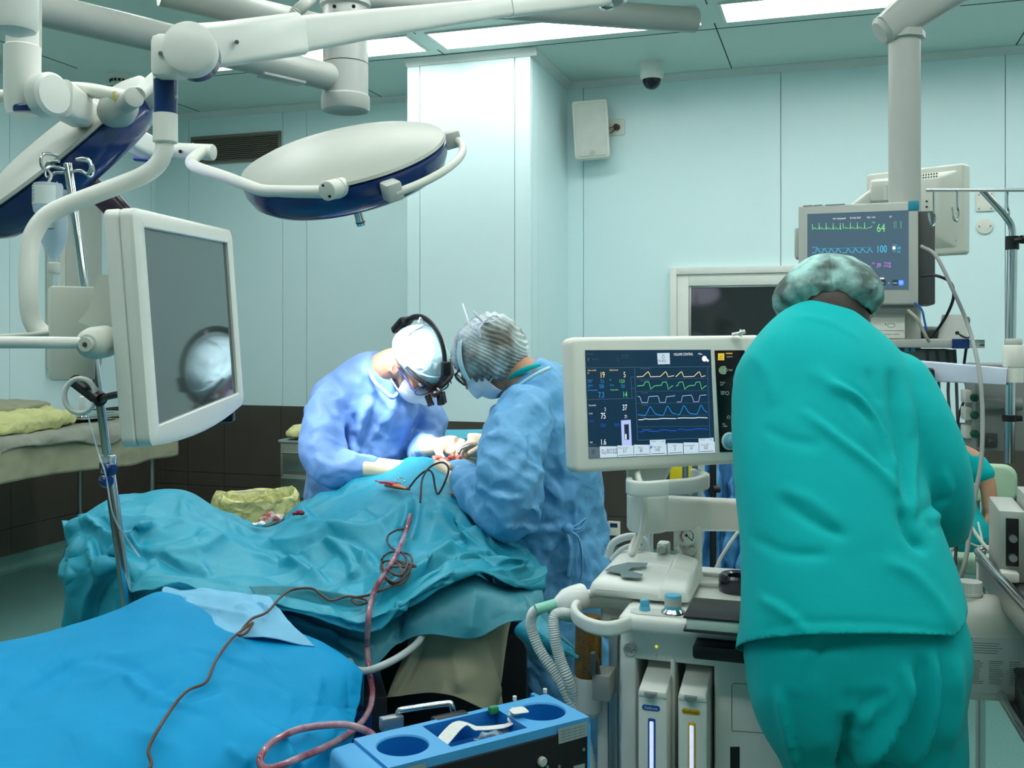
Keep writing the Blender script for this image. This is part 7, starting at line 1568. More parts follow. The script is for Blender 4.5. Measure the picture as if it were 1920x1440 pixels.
# top plate with two round wells and a rectangular well
def topplate():
    g = G(); xs = [0, .012, .118, .128, wU - .128 + .0, wU - .118, wU - .012, wU]
    r_ = .0; z1 = 0.0
    def well_cell(x0, x1, cx, r, n=48):
        # rectangular cell with a round hole, walls and floor
        an = np.linspace(0, 2 * PI, n, endpoint=False); outer = []
        for a in an:
            c_, s_ = math.cos(a), math.sin(a); k = min((x1 - cx) / c_ if c_ > 1e-6 else 1e9, (x0 - cx) / c_ if c_ < -1e-6 else 1e9, (dU / 2) / abs(s_) if abs(s_) > 1e-6 else 1e9)
            outer.append((cx + k * c_, dU / 2 + k * s_, 0))
        ring = lambda rr, z: np.array([(cx + rr * math.cos(a), dU / 2 + rr * math.sin(a), z) for a in an])
        # keep the corners square
        for X, Y in ((x0, 0), (x1, 0), (x1, dU), (x0, dU)):
            j = min(range(n), key=lambda i: (outer[i][0] - X) ** 2 + (outer[i][1] - Y) ** 2); outer[j] = (X, Y, 0)
        g.ring([np.array(outer), ring(r, 0), ring(r - .002, -.003)], 0, caps=False); g.ring([ring(r - .002, -.003), ring(r - .004, -.05)], 1, caps=False); g.ring([ring(r - .004, -.05), ring(.001, -.052)], 1, caps=False)
    c1, c2 = .006 + .056, wU - .062
    well_cell(0, .120, .060, .046); well_cell(wU - .118, wU, wU - .059, .046)
    x0, x1 = .120, wU - .118; a0, a1, b0, b1 = x0 + .006, x1 - .006, .018, dU - .014
    O = [(x0, 0, 0), (x1, 0, 0), (x1, dU, 0), (x0, dU, 0)]; I = [(a0, b0, 0), (a1, b0, 0), (a1, b1, 0), (a0, b1, 0)]; Dn = [(a0 + .006, b0 + .004, -.04), (a1 - .006, b0 + .004, -.04), (a1 - .006, b1 - .006, -.04), (a0 + .006, b1 - .006, -.04)]
    g.add(O + I, [(0, 1, 5, 4), (1, 2, 6, 5), (2, 3, 7, 6), (3, 0, 4, 7)], 0); g.add(I + Dn, [(0, 1, 5, 4), (1, 2, 6, 5), (2, 3, 7, 6), (3, 0, 4, 7), (4, 5, 6, 7)], 1)
    g.add([(0, 0, 0), (wU, 0, 0), (wU, 0, -.016), (0, 0, -.016)], [(0, 3, 2, 1)], 0); g.add([(0, dU, 0), (wU, dU, 0), (wU, dU, -.06), (0, dU, -.06)], [(0, 1, 2, 3)], 0); g.add([(wU, 0, 0), (wU, dU, 0), (wU, dU, -.06), (wU, 0, -.06)], [(0, 3, 2, 1)], 0); g.add([(0, 0, 0), (0, dU, 0), (0, dU, -.06), (0, 0, -.06)], [(0, 1, 2, 3)], 0)
    return g
obj('top_tray', topplate(), [M_ub, M_ubd], t, fr=FU, fix=False)
g = G(); bx3(g, .004, wU - .004, .008, dU + .05, -.62, -.056, .006); bx3(g, wU - .006, wU + .004, .0, dU + .05, -.62, -.012, .003); obj('body', g, M_ub, t, fr=FU)
g = G(); hull(g, [(-.07, -.01, -.62), (.0, -.004, -.62), (.0, dU + .04, -.62), (-.07, dU + .03, -.62)], [(-.052, .02, -.012), (.002, -.004, -.002), (.002, dU, -.002), (-.046, dU, -.006)], .010, 3); obj('side_cheek', g, M_ub, t, fr=FU)
g = G(); bx3(g, .004, wU - .006, -.004, .010, -.62, -.016, .003); obj('front_panel', g, M_black, t, fr=FU)
pU = Panel(FL + uy * -.004, ux, UP, -uy, .0008)
MU = [mat('rating_plate', (150, 164, 160), .4), M_ink, M_white, M_dgrey]
pU.poly([(1046, 1366), (1101, 1352), (1101, 1380), (1047, 1395)], 0)
for k in range(4): pU.line([(1050, 1372 + 5.5 * k), (1097, 1360 + 5.5 * k)], .9, 1)
for x in (1056, 1066, 1078, 1088): pU.line([(x, 1368 - (x - 1056) * .25), (x, 1390 - (x - 1056) * .25)], .5, 1)
obj('rating_plate', pU.g, MU, t, fix=False)
for Pq in ([(757, 1440), (798, 1430), (798, 1460), (757, 1470)], [(1075, 1436), (1096, 1431), (1096, 1460), (1075, 1464)]): pU.g = G(); pU.poly(Pq, 0); obj('sticker', pU.g, MU, t, fix=False)
a_, b_ = pU.hit(1015, 1427); q = FL + uy * -.004 + ux * a_ + UP * b_; g = G(); g.lathe([(.0085, 0), (.0085, .006), (.007, .0075), (0, .0075)], q, -uy, 28); obj('push_button', g, M_grey, t)
for p in ((1094, 1405), (1026, 1438), (1048, 1437)): a_, b_ = pU.hit(*p); q = FL + uy * -.004 + ux * a_ + UP * b_; g = G(); g.lathe([(.003, 0), (.003, .002), (0, .003)], q, -uy, 14); obj('screw', g, M_steel, t)
# metal handle and socket block behind the tray
g = G(); P = [W(*p) for p in ((745, 1348, 1.84), (748, 1334, 1.84), (760, 1330, 1.84), (835, 1319, 1.87), (846, 1322, 1.87), (850, 1338, 1.87))]; g.tube(P, .0058, 12, smooth=30); obj('metal_handle', g, M_chrome, t)
g = G(); q = W(738, 1354, 1.82); g.box((0, .01, -.004), (.042, .02, .024), .002); obj('handle_bracket', g, M_steel, t, fr=yawframe(q, 30))
g = G(); q = W(930, 1322, 1.85); g.box((0, .01, -.012), (.018, .014, .014), .003); obj('green_socket', g, mat('pcb_green', (40, 130, 80), .5), t, fr=yawframe(q, 30))
g = G(); q = W(845, 1345, 1.84); g.box((0, 0, -.005), (.07, .03, .02), .004); obj('black_socket', g, M_black, t, fr=yawframe(q, 30))
for p in ((965, 1313), (1022, 1299)): g = G(); q = onZ(*p, ZB); g.cyl(q, q + UP * .008, .004, n=12); obj('stud', g, M_white2, t)
for sx in (.05, wU - .05):
    for sy in (.03, dU + .02): g = G(); g.cyl((sx - .012, sy, -.762), (sx + .012, sy, -.762), .038); g.box((sx, sy, -.70), (.03, .03, .16)); obj('caster', g, M_dgrey, t, fr=FU)
g = G(); bx3(g, -.02, wU, .0, dU + .05, -.66, -.61, .01); obj('chassis', g, M_dgrey, t, fr=FU)
# torn wrapper in the tray
t = thing('torn_wrapper', 'torn white paper wrapper lying in the rectangular tray well of the blue suction unit', 'wrapper', FL + ux * .18 + uy * dU / 2 - UP * .03)
Pw = [onZ(*p, ZB - .006 + z) for p, z in (((820, 1402), -.012), ((862, 1358), .004), ((895, 1366), -.010), ((945, 1362), -.008), ((960, 1352), 0), ((966, 1330), .012), ((978, 1338), .016))]
def rib(P, w0, th=.0012):
    P = catmull(np.array(P), 40); g = G(); rings = []
    for i, p in enumerate(P):
        tt = unit(P[min(i + 1, len(P) - 1)] - P[max(i - 1, 0)]); s_ = unit(np.cross(tt, UP)); w = w0[int(i * (len(w0) - 1) / (len(P) - 1))]; rings.append(np.array([p - s_ * w, p + s_ * w, p + s_ * w + UP * th, p - s_ * w + UP * th]))
    return g.ring(rings)
obj('paper_strip', rib(Pw, [.014, .013, .009, .008, .010, .016, .014]), mat('wrapper_paper', (220, 224, 218), .7, vary=.05, wr=.3, wscale=60), t)
g = blob(onZ(920, 1382, ZB - .028), (.034, .012, .012), 9, .010, .02, 25); obj('plastic_film', g, mat('crinkled_film', (180, 205, 220), .15, trans=.5, vary=.05, coat=.5), t)
# ------------------------------------------------------------------ right-hand pendant, monitors and trolley
DP = 3.1
q = at(1696, 300, DP); pxw = (float(q[0]), float(q[1]))
t = thing('equipment_pendant', 'grey ceiling pendant with a round column and shelves at the right', 'equipment pendant', (pxw[0], pxw[1], 0.9))
zt_ = float(at(0, 66, DP)[2]); zb_ = float(at(0, 640, DP)[2])
g = G(); g.cyl((pxw[0], pxw[1], zb_ - .2), (pxw[0], pxw[1], zt_), .0475, n=36); obj('column', g, M_armg, t)
g = G(); g.lathe([(.05, -.018), (.062, -.014), (.062, .006), (.05, .02)], (pxw[0], pxw[1], zt_), UP, 8); obj('flange', g, M_armg, t)
g = G(); q0 = at(1668, 48, DP); q1 = at(1800, -40, 3.1); q2 = at(2100, -240, 3.1)
beam(g, [at(1655, 58, DP), at(1690, 34, DP), at(1800, -34, DP), at(2040, -170, DP)], [.085, .115, .125, .125], [.10, .13, .14, .14]); obj('cantilever_arm', g, M_armg, t)
g = G(); e0 = at(1655, 58, DP); dr = unit(at(1690, 34, DP) - e0); g.lathe([(.0, -.014), (.035, -.012), (.046, 0), (.046, .012)], e0, dr, 28); obj('arm_end_cap', g, M_grey, t)
P0 = at(2040, -170, DP); g = G(); g.cyl(P0 - UP * .05, np.array([P0[0], P0[1], CEIL]), .06); obj('ceiling_mount', g, M_armg, t)
# upper shelf (square to the room)
YS = float(at(1700, 645, 2.95)[1])
xs0, xs1 = float(onY(1560, 645, YS)[0]), float(onY(1846, 645, YS)[0]); zs1 = float(onY(1720, 636, YS)[2]); zs0 = float(onY(1720, 652, YS)[2])
g = G(); bx3(g, xs0, xs1, YS, YS + .36, zs0, zs1, .004); obj('shelf', g, M_armg, t)
xa_, xb_ = float(onY(1785, 645, YS)[0]), float(onY(1817, 645, YS)[0]); g = G(); bx3(g, xa_, xb_, YS - .004, YS + .002, zs0 - .002, zs1 + .001, .001); obj('shelf_corner', g, M_blue, t, label='blue shelf marker')
g = G(); bx3(g, xb_, xs1, YS - .006, YS, zs0, zs1, .001); obj('shelf_rail', g, M_chrome, t)
g = G(); a_, b_ = onY(1640, 655, YS + .1), onY(1790, 682, YS + .1); bx3(g, a_[0], b_[0], YS + .1, YS + .34, b_[2], a_[2], .006); obj('drawer_box', g, M_mgrey, t)
for px__ in (1700, 1712): q = onY(px__, 656, YS + .098); g = G(); g.box(q, (.014, .006, .014), .002); obj('gas_outlet', g, M_teal_b, t)
# lower white rail arm carrying the drip rack
g = G(); beam(g, [at(1700, 693, 2.72), at(1790, 699, 2.66), at(1888, 706, 2.60)], [.054, .050, .044], [.07, .06, .05], rd=.07); obj('white_rail', g, mat('pale_blue_white', (206, 218, 236), .35), t)
g = G(); hull(g, [at(1724, 719, 2.62), at(1754, 719, 2.60), at(1754, 719, 2.66), at(1724, 719, 2.68)], [at(1716, 688, 2.62), at(1752, 690, 2.60), at(1752, 690, 2.66), at(1716, 688, 2.68)], .008, 3); obj('black_pad', g, M_black, t)
g = G(); q = at(1900, 708, 2.6); g.lathe([(.024, -.012), (.0245, .026)], q, UP, 30); g.lathe([(.024, .028), (.026, .034), (.026, .080), (.023, .085)], q, UP, 30); g.lathe([(.0205, .085), (.0215, .088), (.0215, .098), (.019, .102)], q, UP, 30, m=1); obj('swivel_joint', g, [M_white2, M_grey], t)
# drip rack on that joint
t = thing('drip_rack', 'steel drip rack with a long hook rail on a bent pole at the far right', 'drip rack', (q[0], q[1], float(at(0, 866, 2.6)[2])))
g = G(); g.tube([at(1893, 868, 2.6), at(1895, 640, 2.6), at(1898, 460, 2.6)], .0125, 16); obj('lower_pole', g, M_chrome, t)
g = G(); g.tube([at(1898, 462, 2.6), at(1898, 432, 2.6), at(1892, 415, 2.6), at(1872, 390, 2.6), at(1841, 356, 2.6)], .0085, 14, smooth=30); obj('bent_pole', g, M_chrome, t)
g = G(); g.cyl(at(1898, 468, 2.6), at(1898, 443, 2.6), .0165); g.cyl(at(1900, 452, 2.58), at(1917, 449, 2.58), .007); g.cyl(at(1914, 449, 2.58), at(1920, 449, 2.58), .011); obj('height_clamp', g, M_black, t)
g = G(); g.cyl(at(1736, 356.5, 2.62), at(1975, 356.5, 2.56), .0045, n=14); obj('hook_rail', g, M_chrome, t)
for px__, l in ((1751, 395), (1795, 385), (1889, 385), (1935, 388)):
    g = G(); g.tube([at(px__, 357, 2.6), at(px__, l, 2.6), at(px__ + 3, l + 14, 2.6), at(px__, l + 28, 2.6), at(px__ - 6, l + 26, 2.6), at(px__ - 10, l + 4, 2.6)], .0028, 8, smooth=30); obj('hook', g, M_chrome, t)
g = G(); g.cyl(at(1893, 790, 2.6), at(1893, 778, 2.6), .018); g.box(at(1905, 784, 2.6), (.03, .02, .016), .003); obj('lower_clamp', g, M_black, t)
# patient monitor on the shelf
YM = YS - .02; ab = lambda px, py: onY(px, py, YM)
TLm, BRm = ab(1497, 386), ab(1722, 575); xm0, xm1, zm0, zm1 = TLm[0], BRm[0], BRm[2] + .006, TLm[2]
t = thing('patient_monitor', 'grey patient monitor showing green and blue curves on the pendant shelf', 'patient monitor', ((xm0 + xm1) / 2, YM + .08, zs1))
b_ = G(); b_.prism(rrect(xm1 - xm0, zm1 - zm0, .006, 4), -.16, 0, bev=.006); PM = frame(((xm0 + xm1) / 2, YM, (zm0 + zm1) / 2), (1, 0, 0), (0, 0, 1), (0, -1, 0)); obj('housing', b_, M_grey, t, fr=PM)
g = G(); a_, b__ = ab(1703, 376), ab(1722, 394); bx3(g, a_[0], xm1 + .002, YM - .003, YM + .06, b__[2], zm1 + .002, .002); obj('alarm_light', g, mat('teal_corner', (40, 140, 160), .35), t, label='teal alarm light corner')
g = G(); a_, b__ = ab(1722, 392), ab(1752, 570); bx3(g, a_[0] + .002, a_[0] + .05, YM + .05, YM + .26, b__[2], a_[2], .005); obj('module_rack', g, M_dgrey, t)
g = G(); a_, b__ = ab(1489, 425), ab(1498, 482); bx3(g, a_[0], xm0 + .004, YM + .03, YM + .12, b__[2], a_[2], .006); obj('side_handle', g, M_grey, t)
g = G(); a_, b__ = ab(1640, 576), ab(1715, 588); bx3(g, xm0 + .05, xm1 - .01, YM + .02, YM + .2, b__[2], zm0 + .004, .004); obj('stand_plate', g, M_mgrey, t)
MP = Panel((xm0, YM, zm0), (1, 0, 0), (0, 0, 1), (0, -1, 0), .0012); mp = lambda x, y: (1480 + x / 6, 360 + y / 6)
MM = [glow('monitor_slate', (70, 96, 112), 1.0), glow('mon_green', (130, 230, 140), 1.0), glow('mon_cyan', (70, 200, 245), 1.0), glow('mon_violet', (215, 130, 245), 1.0), glow('mon_white', (240, 244, 250), 1.0), glow('mon_blue', (20, 120, 230), 1.0), M_dgrey, glow('mon_dark', (48, 64, 80), .8)]
MP.poly([mp(*p) for p in ((203, 248), (1342, 205), (1342, 1096), (203, 1096))], 0)
ml = lambda P, w, m: MP.line([mp(*p) for p in P], w / 6, m)
mt = lambda s, x, y, h, m, al='LEFT', sx=.75: MP.text(s, *mp(x, y), h / 6, m, al, sx)
P = [(258, 362), (262, 425)]
for s in (335, 413, 492, 573): P += [(s - 60, 408), (s - 50, 398), (s - 40, 416), (s - 4, 414), (s, 350), (s + 4, 424)]
ml(P + [(585, 412)], 6, 1); P = [(604, 350), (608, 414)]
for s in (686, 765, 846): P += [(s - 60, 404), (s - 50, 394), (s - 40, 410), (s - 4, 408), (s, 340), (s + 4, 416)]
ml(P + [(890, 402), (915, 400), (930, 380)], 6, 1)
def pleth(ss, x0, x1):
    P = [(x0, 684)]
    for s in ss: P += [(s - 14, 684), (s, 640), (s + 8, 632), (s + 20, 655), (s + 40, 678)]
    ml(P + [(x1, 684)], 6, 2)
pleth((308, 386, 462, 540), 258, 584); pleth((655, 736, 816, 896), 600, 928); ml([(300, 640), (925, 622)], 2, 2); ml([(620, 838), (780, 836), (925, 834)], 4, 3)
mt('64', 982, 450, 92, 1, sx=.7); mt('100', 976, 682, 80, 2, sx=.68); mt('39', 978, 850, 50, 3, sx=.7); mt('64', 1210, 648, 40, 2, sx=.7); mt('3.8', 1210, 684, 26, 2); mt('АД', 928, 810, 18, 3); mt('ПАД', 1062, 808, 18, 3); mt('ДАД', 1062, 840, 18, 3); mt('68', 1112, 816, 26, 3); mt('28', 1112, 850, 26, 3)
mt('Нет сведений', 488, 310, 20, 4); mt('20 Апр 20:01', 680, 302, 20, 4); mt('Профиль', 872, 296, 20, 4); mt('БП', 1125, 288, 18, 4); mt('Плетиз', 258, 630, 16, 2); mt('Пульс', 1160, 604, 16, 2); mt('Перф', 1160, 674, 16, 2); mt('ЧСС', 930, 352, 16, 1)
MP.rect(*mp(1160, 612), *mp(1194, 648), 4)
for k in range(6): mt('ST  -0', 1174, 340 + 14 * k, 11, 1); mt('0.0', 1248, 338 + 14 * k, 11, 1)
MP.rect(*mp(1158, 988), *mp(1222, 1052), 7); MP.rect(*mp(1224, 988), *mp(1294, 1052), 5); MP.rect(*mp(990, 985), *mp(1085, 1050), 7); MP.rect(*mp(1018, 964), *mp(1066, 980), 4); mt('Главный', 1164, 1030, 13, 4, sx=.6); mt('экран', 1236, 1046, 13, 4, sx=.6); mt('Основной', 1228, 1030, 13, 4, sx=.6); mt('Тренды', 1012, 1030, 13, 4, sx=.7); mt('»', 1112, 1032, 24, 4)
ml([(1240, 1000), (1275, 1000), (1275, 1014), (1240, 1014), (1240, 1000)], 4, 4); ml([(932, 345), (958, 345)], 3, 1)
for x0, x1 in ((155, 260), (268, 370), (405, 625)): MP.line([mp(x0, 160 - (x0 - 155) * .04), mp(x1, 156 - (x1 - 155) * .04)], 1.6, 6)
obj('screen', MP.g, MM, t, fix=False, label='lit screen with heart and oxygen curves')
# second screen seen from behind
c4 = [at(1623, 327, 3.50), at(1808, 305, 3.25), at(1806, 476, 3.25)]; u5 = unit(c4[1] - c4[0]); v5 = unit(np.array([0, 0, 1.]) - u5 * u5[2]); n5 = np.cross(u5, v5); w5 = float(np.linalg.norm(c4[1] - c4[0])); h5 = float((c4[1] - c4[2]) @ v5) * 1.0
F5 = frame(c4[0] + u5 * w5 / 2 - v5 * h5 / 2, u5, v5, n5)
t = thing('flat_monitor', 'white flat monitor turned away behind the pendant column, showing its vented back', 'monitor', c4[2])
g = G(); g.prism(rrect(w5, h5, .012), -.05, 0, bev=.008); obj('housing', g, M_offw, t, fr=F5)
g = G(); hull(g, [(-w5 * .46, -h5 * .44, -.002), (w5 * .46, -h5 * .44, -.002), (w5 * .46, h5 * .44, -.002), (-w5 * .46, h5 * .44, -.002)], [(-w5 * .36, -h5 * .30, .03), (w5 * .30, -h5 * .30, .03), (w5 * .30, h5 * .36, .03), (-w5 * .36, h5 * .36, .03)], .008, 2); obj('back_cover', g, M_offw, t, fr=F5)
g = G()
for i in range(12):
    for j in range(5): g.box((-w5 * .02 + i * .009 + .0, h5 * .40 - j * .009, .021 - j * .0 + .004), (.004, .005, .004))
obj('vent_slots', g, M_dgrey, t, fr=F5)
for k in range(5): g = G(); g.cyl((w5 * .18, h5 * .10 - k * .018, .03), (w5 * .18, h5 * .10 - k * .018, .033), .0035, n=10); obj('indicator', g, mat('lamp_lime', (190, 220, 60), .4, emit=(190, 220, 60), estr=.5) if k == 4 else M_black, t, fr=F5)
for sx, sy in ((.42, -.35), (.42, .1), (.42, -.05)): g = G(); g.cyl((w5 * sx, h5 * sy, .0), (w5 * sx, h5 * sy, .004), .005, n=10); obj('screw', g, M_black, t, fr=F5)
g = G(); b0 = at(1655, 352, 3.34); g.box(at(1652, 360, 3.36), (.07, .07, .07), .008); beam(g, [at(1654, 352, 3.36), at(1600, 392, 3.36)], [.04, .035], [.03, .03]); g.cyl(at(1664, 376, 3.33), at(1664, 348, 3.33), .016); obj('mount_arm', g, M_offw, t)
# white box below the patient monitor, small items on the shelf
a_, b__ = onY(1600, 582, YS + .02), onY(1697, 634, YS + .02)
t = thing('white_device', 'white box-shaped device under the patient monitor on the pendant shelf', 'device', ((a_[0] + b__[0]) / 2, YS + .15, zs1))
g = G(); bx3(g, a_[0], b__[0], YS + .02, YS + .30, zs1 + .001, a_[2], .005); obj('housing', g, M_white2, t)
p = Panel((a_[0], YS + .02, zs1), (1, 0, 0), (0, 0, 1), (0, -1, 0), .0006); p.line([(1605, 619), (1696, 620)], .8, 0); p.line([(1671 + 7 * math.cos(a), 610 + 4 * math.sin(a)) for a in np.linspace(0, 2 * PI, 16)], 1.0, 0); p.poly(circ(1.2, 10, (1669.5 - 9, 608)), 1); p.line([(1658, 626.5), (1672, 626.5)], .9, 0); p.line([(1675, 626.5), (1686, 626.5)], .9, 0); p.poly([(1606, 621), (1626, 622), (1626, 633), (1606, 633)], 0); obj('front_details', p.g, [M_mgrey, M_black], t, fix=False)
qb = onY(1787, 634, YS + .06); qb[2] = zs1
t = thing('warmer_cup', 'tapered light grey warmer cup standing on the pendant shelf', 'warmer', qb)
rr_ = 27 * proj(qb)[2] / F; hh_ = 46 * proj(qb)[2] / F; g = G(); g.lathe([(rr_, 0.0005), (rr_ * .98, .004), (rr_ * .72, hh_ - .003), (rr_ * .68, hh_), (0, hh_)], qb, UP, 36); obj('cup', g, M_grey, t)
g = G(); g.cyl(qb + C(.02, .055, -.01), qb + C(.05, .055, -.01), .012); obj('cap', g, M_dgrey, t)
g = G(); q = qb + C(-.005, .018, .036); g.tube([q, q + C(.012, -.008, .006), q + C(.03, -.014, .0), q + C(.045, -.010, -.01)], .0028, 8, smooth=16); g.cyl(q - FW * -.006, q - FW * .004, .006, n=12); obj('power_lead', g, M_black, t)
t = thing('green_canister', 'small dark green canister lying on its side on the pendant shelf', 'canister', at(1732, 632, 3.12))
rr_ = .019; zc_ = zs1 + rr_ + .001; q0 = onY(1714, 620, YS + .16); q1 = onY(1758, 612, YS + .20); q0[2] = q1[2] = zc_; g = G(); g.cyl(q0, q1, rr_, bev=.004); obj('can', g, mat('dark_green_can', (30, 52, 40), .35), t)
g = G(); g.cyl(q1 - unit(q1 - q0) * .002, q1 + unit(q1 - q0) * .006, rr_ * .9); obj('lid', g, M_dgrey, t)
# loose leads
def lead(name, pts, r, m, label, cat='cable'):
    g = G(); g.tube([W(*p) for p in pts], r, 14, smooth=90); return obj(name, g, m, None, label, cat)
lead('grey_hose', [(1728, 462, 2.86), (1755, 480, 2.78), (1785, 540, 2.72), (1815, 610, 2.70), (1835, 690, 2.56), (1842, 770, 2.5), (1840, 860, 2.45), (1828, 930, 2.42), (1818, 1000, 2.4), (1808, 1060, 2.36), (1790, 1110, 2.34), (1775, 1140, 2.3)], .0052, M_mgrey, 'long grey hose arching from the patient monitor down past the right shoulder')
lead('black_cable', [(1728, 518, 2.84), (1756, 517, 2.78), (1782, 530, 2.76), (1788, 555, 2.76), (1778, 585, 2.8), (1760, 615, 2.85), (1745, 633, 2.9)], .0042, M_black, 'black cable curling from the monitor side down to the shelf')
lead('blue_cable', [(1716, 568, 2.92), (1728, 580, 2.88), (1733, 600, 2.88), (1736, 618, 2.88), (1733, 631, 2.9)], .003, mat('blue_cable', (30, 90, 170), .4), 'short blue cable hanging below the patient monitor')
lead('beige_cable', [(1703, 582, 2.9), (1718, 596, 2.87), (1728, 614, 2.87), (1738, 634, 2.87), (1742, 640, 2.88)], .0045, mat('beige_cable', (170, 168, 150), .5), 'beige cable in front of the dark green canister')
lead('power_cable', [(1812, 650, 2.95), (1808, 680, 2.95), (1806, 700, 2.95), (1812, 728, 2.93), (1806, 755, 2.92), (1797, 785, 2.92), (1798, 820, 2.9), (1792, 880, 2.8), (1796, 960, 2.6), (1792, 1040, 2.55), (1787, 1120, 2.5)], .004, M_black, 'black power cable dropping from the shelf behind the right arm')
for k, (x, n_) in enumerate(((1738, 'leftmost'), (1757, 'second'), (1777, 'third'), (1790, 'rightmost'))):
    lead('vertical_cable', [(x, 655, 3.0), (x + 2, 690, 3.0), (x + 1 + 3 * (k % 2), 740, 3.0), (x + 6, 790, 3.0), (x + 12, 850, 3.0), (x + 16, 930, 3.0)], .0045, M_dgrey, n_ + ' of the four dark vertical cables under the pendant shelf')
lead('white_hose', [(1735, 1015, 2.5), (1752, 1036, 2.46), (1775, 1040, 2.44), (1788, 1020, 2.44), (1790, 985, 2.46)], .0048, M_grey, 'pale hose looping below the teal sleeve')
lead('pale_tube', [(1745, 1060, 2.45), (1758, 1030, 2.45), (1768, 1015, 2.45)], .009, M_hose, 'short pale tube under the sleeve cuff')
lead('sensor_lead', [(1808, 955, 2.5), (1820, 985, 2.42), (1840, 1015, 2.36), (1862, 1038, 2.26), (1878, 1048, 2.2)], .0042, M_grey, 'grey sensor lead running down to the device on the steel trolley')
lead('thin_lead', [(1806, 990, 2.55), (1816, 1015, 2.5), (1832, 1024, 2.5), (1842, 1020, 2.5), (1834, 980, 2.6)], .0028, M_grey, 'thin grey lead hanging in a loop above the trolley')
# pump unit on the rack pole, seen from behind
a_, b__ = at(1832, 682, 2.68), at(1945, 846, 2.68)
q = (a_ + b__) / 2; FPm = yawframe(q, -12); w_, h_ = 113 * 2.68 / F, 164 * 2.68 / F
t = thing('pump_unit', 'grey boxy pump unit with green knobs clamped to the pole at the right edge', 'pump', q - UP * h_ / 2)
g = G(); g.box((0, .06, 0), (w_, .12, h_), .008); obj('housing', g, M_mgrey, t, fr=FPm)
for k, y in enumerate((746, 779, 814)):
    z = (CY - y) / F * 2.68 + EYE - q[2]; g = G(); g.box((-w_ / 2 - .008, .06, z), (.018, .06, .036), .004); md = obj('channel_module', g, M_white2, t, fr=FPm)
    g = G(); g.lathe([(.011, 0), (.011, .006), (.006, .012)], (-w_ / 2 - .002, -.001, z), (0, -1, 0), 18); obj('green_knob', g, mat('knob_green', (20, 90, 66), .35), md, fr=FPm)
g = G(); g.cyl((-.062, -.018, .01), (-.02, -.018, .01), .016); g.cyl((-.02, -.018, .01), (.012, -.018, .01), .0125); g.cyl((.012, -.018, .01), (.03, -.018, .01), .017); obj('pole_clamp', g, M_mgrey, t, fr=FPm)
g = G(); g.box((-.05, -.003, -h_ / 2 + .028), (.05, .008, .04), .006); g.cyl((-.045, -.005, -h_ / 2 + .03), (-.045, -.03, -h_ / 2 + .022), .008); obj('power_inlet', g, M_dgrey, t, fr=FPm)
# stainless trolley
ZT1, ZT2 = 1.0, .76
A0 = onZ(1828, 1030, ZT1); A1 = onZ(1926, 1136, ZT1); ax = unit(A1 - A0); sd = np.cross(UP, ax)
if sd @ RT < 0: sd = -sd
Lt = float(np.linalg.norm(A1 - A0)) + .10; FT2 = frame(A0 + ax * Lt / 2 + sd * .22, ax, -sd if np.cross(ax, sd)[2] < 0 else sd, UP)
sgn = 1 if np.cross(ax, sd)[2] > 0 else -1
t = thing('steel_trolley', 'stainless steel two-tier trolley at the right edge', 'trolley', A0 + ax * Lt / 2 + sd * .22 - UP * ZT1)
for z, nm in ((ZT1, 'top_tray'), (ZT2, 'lower_tray')):
    g = G(); g.box((0, 0, z - ZT1 - .022), (Lt, .44, .008), .002); ob_ = obj(nm, g, M_steel, t, fr=FT2)
    g = G(); g.tube([(x, y, z - ZT1) for x, y in rrect(Lt, .44, .03)], .008, 10, close=True); obj('tray_rail', g, M_chrome, ob_, fr=FT2)
    if z == ZT1:
        g = G(); g.box((0, -.212 * sgn, -.045), (Lt - .03, .008, .05), .002); obj('apron', g, M_steel, ob_, fr=FT2)
for sx in (-1, 1):
    for sy in (-1, 1):
        p = (sx * (Lt / 2 - .01), sy * .21); g = G(); g.cyl((p[0], p[1], -.93), (p[0], p[1], .0), .011, n=16); obj('leg', g, M_chrome, t, fr=FT2)
        g = G(); g.cyl((p[0], p[1] - .012, -.96), (p[0], p[1] + .012, -.96), .04); obj('caster', g, M_black, t, fr=FT2)
q = at(1905, 1035, 2.12); q[2] = ZT1 - .017
t = thing('bench_device', 'light grey two-part device standing on top of the steel trolley', 'device', q)
Fd = yawframe(q, -20); g = G(); g.box((-.012, .06, .075), (.05, .2, .15), .004); obj('rear_module', g, M_grey, t, fr=Fd)
g = G(); g.box((.07, .03, .088), (.10, .26, .176), .004); obj('main_module', g, M_grey, t, fr=Fd)
g = G(); g.box((-.012, -.042, .085), (.024, .004, .10), .001); obj('socket_panel', g, M_black, t, fr=Fd)
for k in range(2): g = G(); g.cyl((-.012, -.044, .055 + .04 * k), (-.012, -.06, .055 + .04 * k), .008, n=14); obj('socket', g, M_steel, t, fr=Fd)
g = G(); g.box((-.02, -.06, .018), (.035, .04, .02), .004); obj('plug', g, M_white2, t, fr=Fd)
q = at(1850, 1252, 2.12); q[2] = ZT2 - .017
t = thing('jerrycan', 'white plastic canister with a printed label on the lower tray of the trolley', 'canister', q)
Fj = yawframe(q, -8); wj = .155; hj = .17; g = G(); b_ = rrect(wj, .12, .03, 6)
rings = [np.array([(x * k, y * k, z * 1.14) for x, y in b_]) for k, z in ((.9, 0), (.98, .006), (1, .02), (1, .10), (.99, .13), (.93, .15), (.80, .165), (.5, .174), (.3, .178))]
g.ring(rings); obj('body', g, M_white2, t, fr=Fj)
g = G(); g.lathe([(.024, .172), (.024, .182), (.027, .183), (.027, .188)], (-.035, 0, .024), UP, 28); obj('neck', g, M_white2, t, fr=Fj)
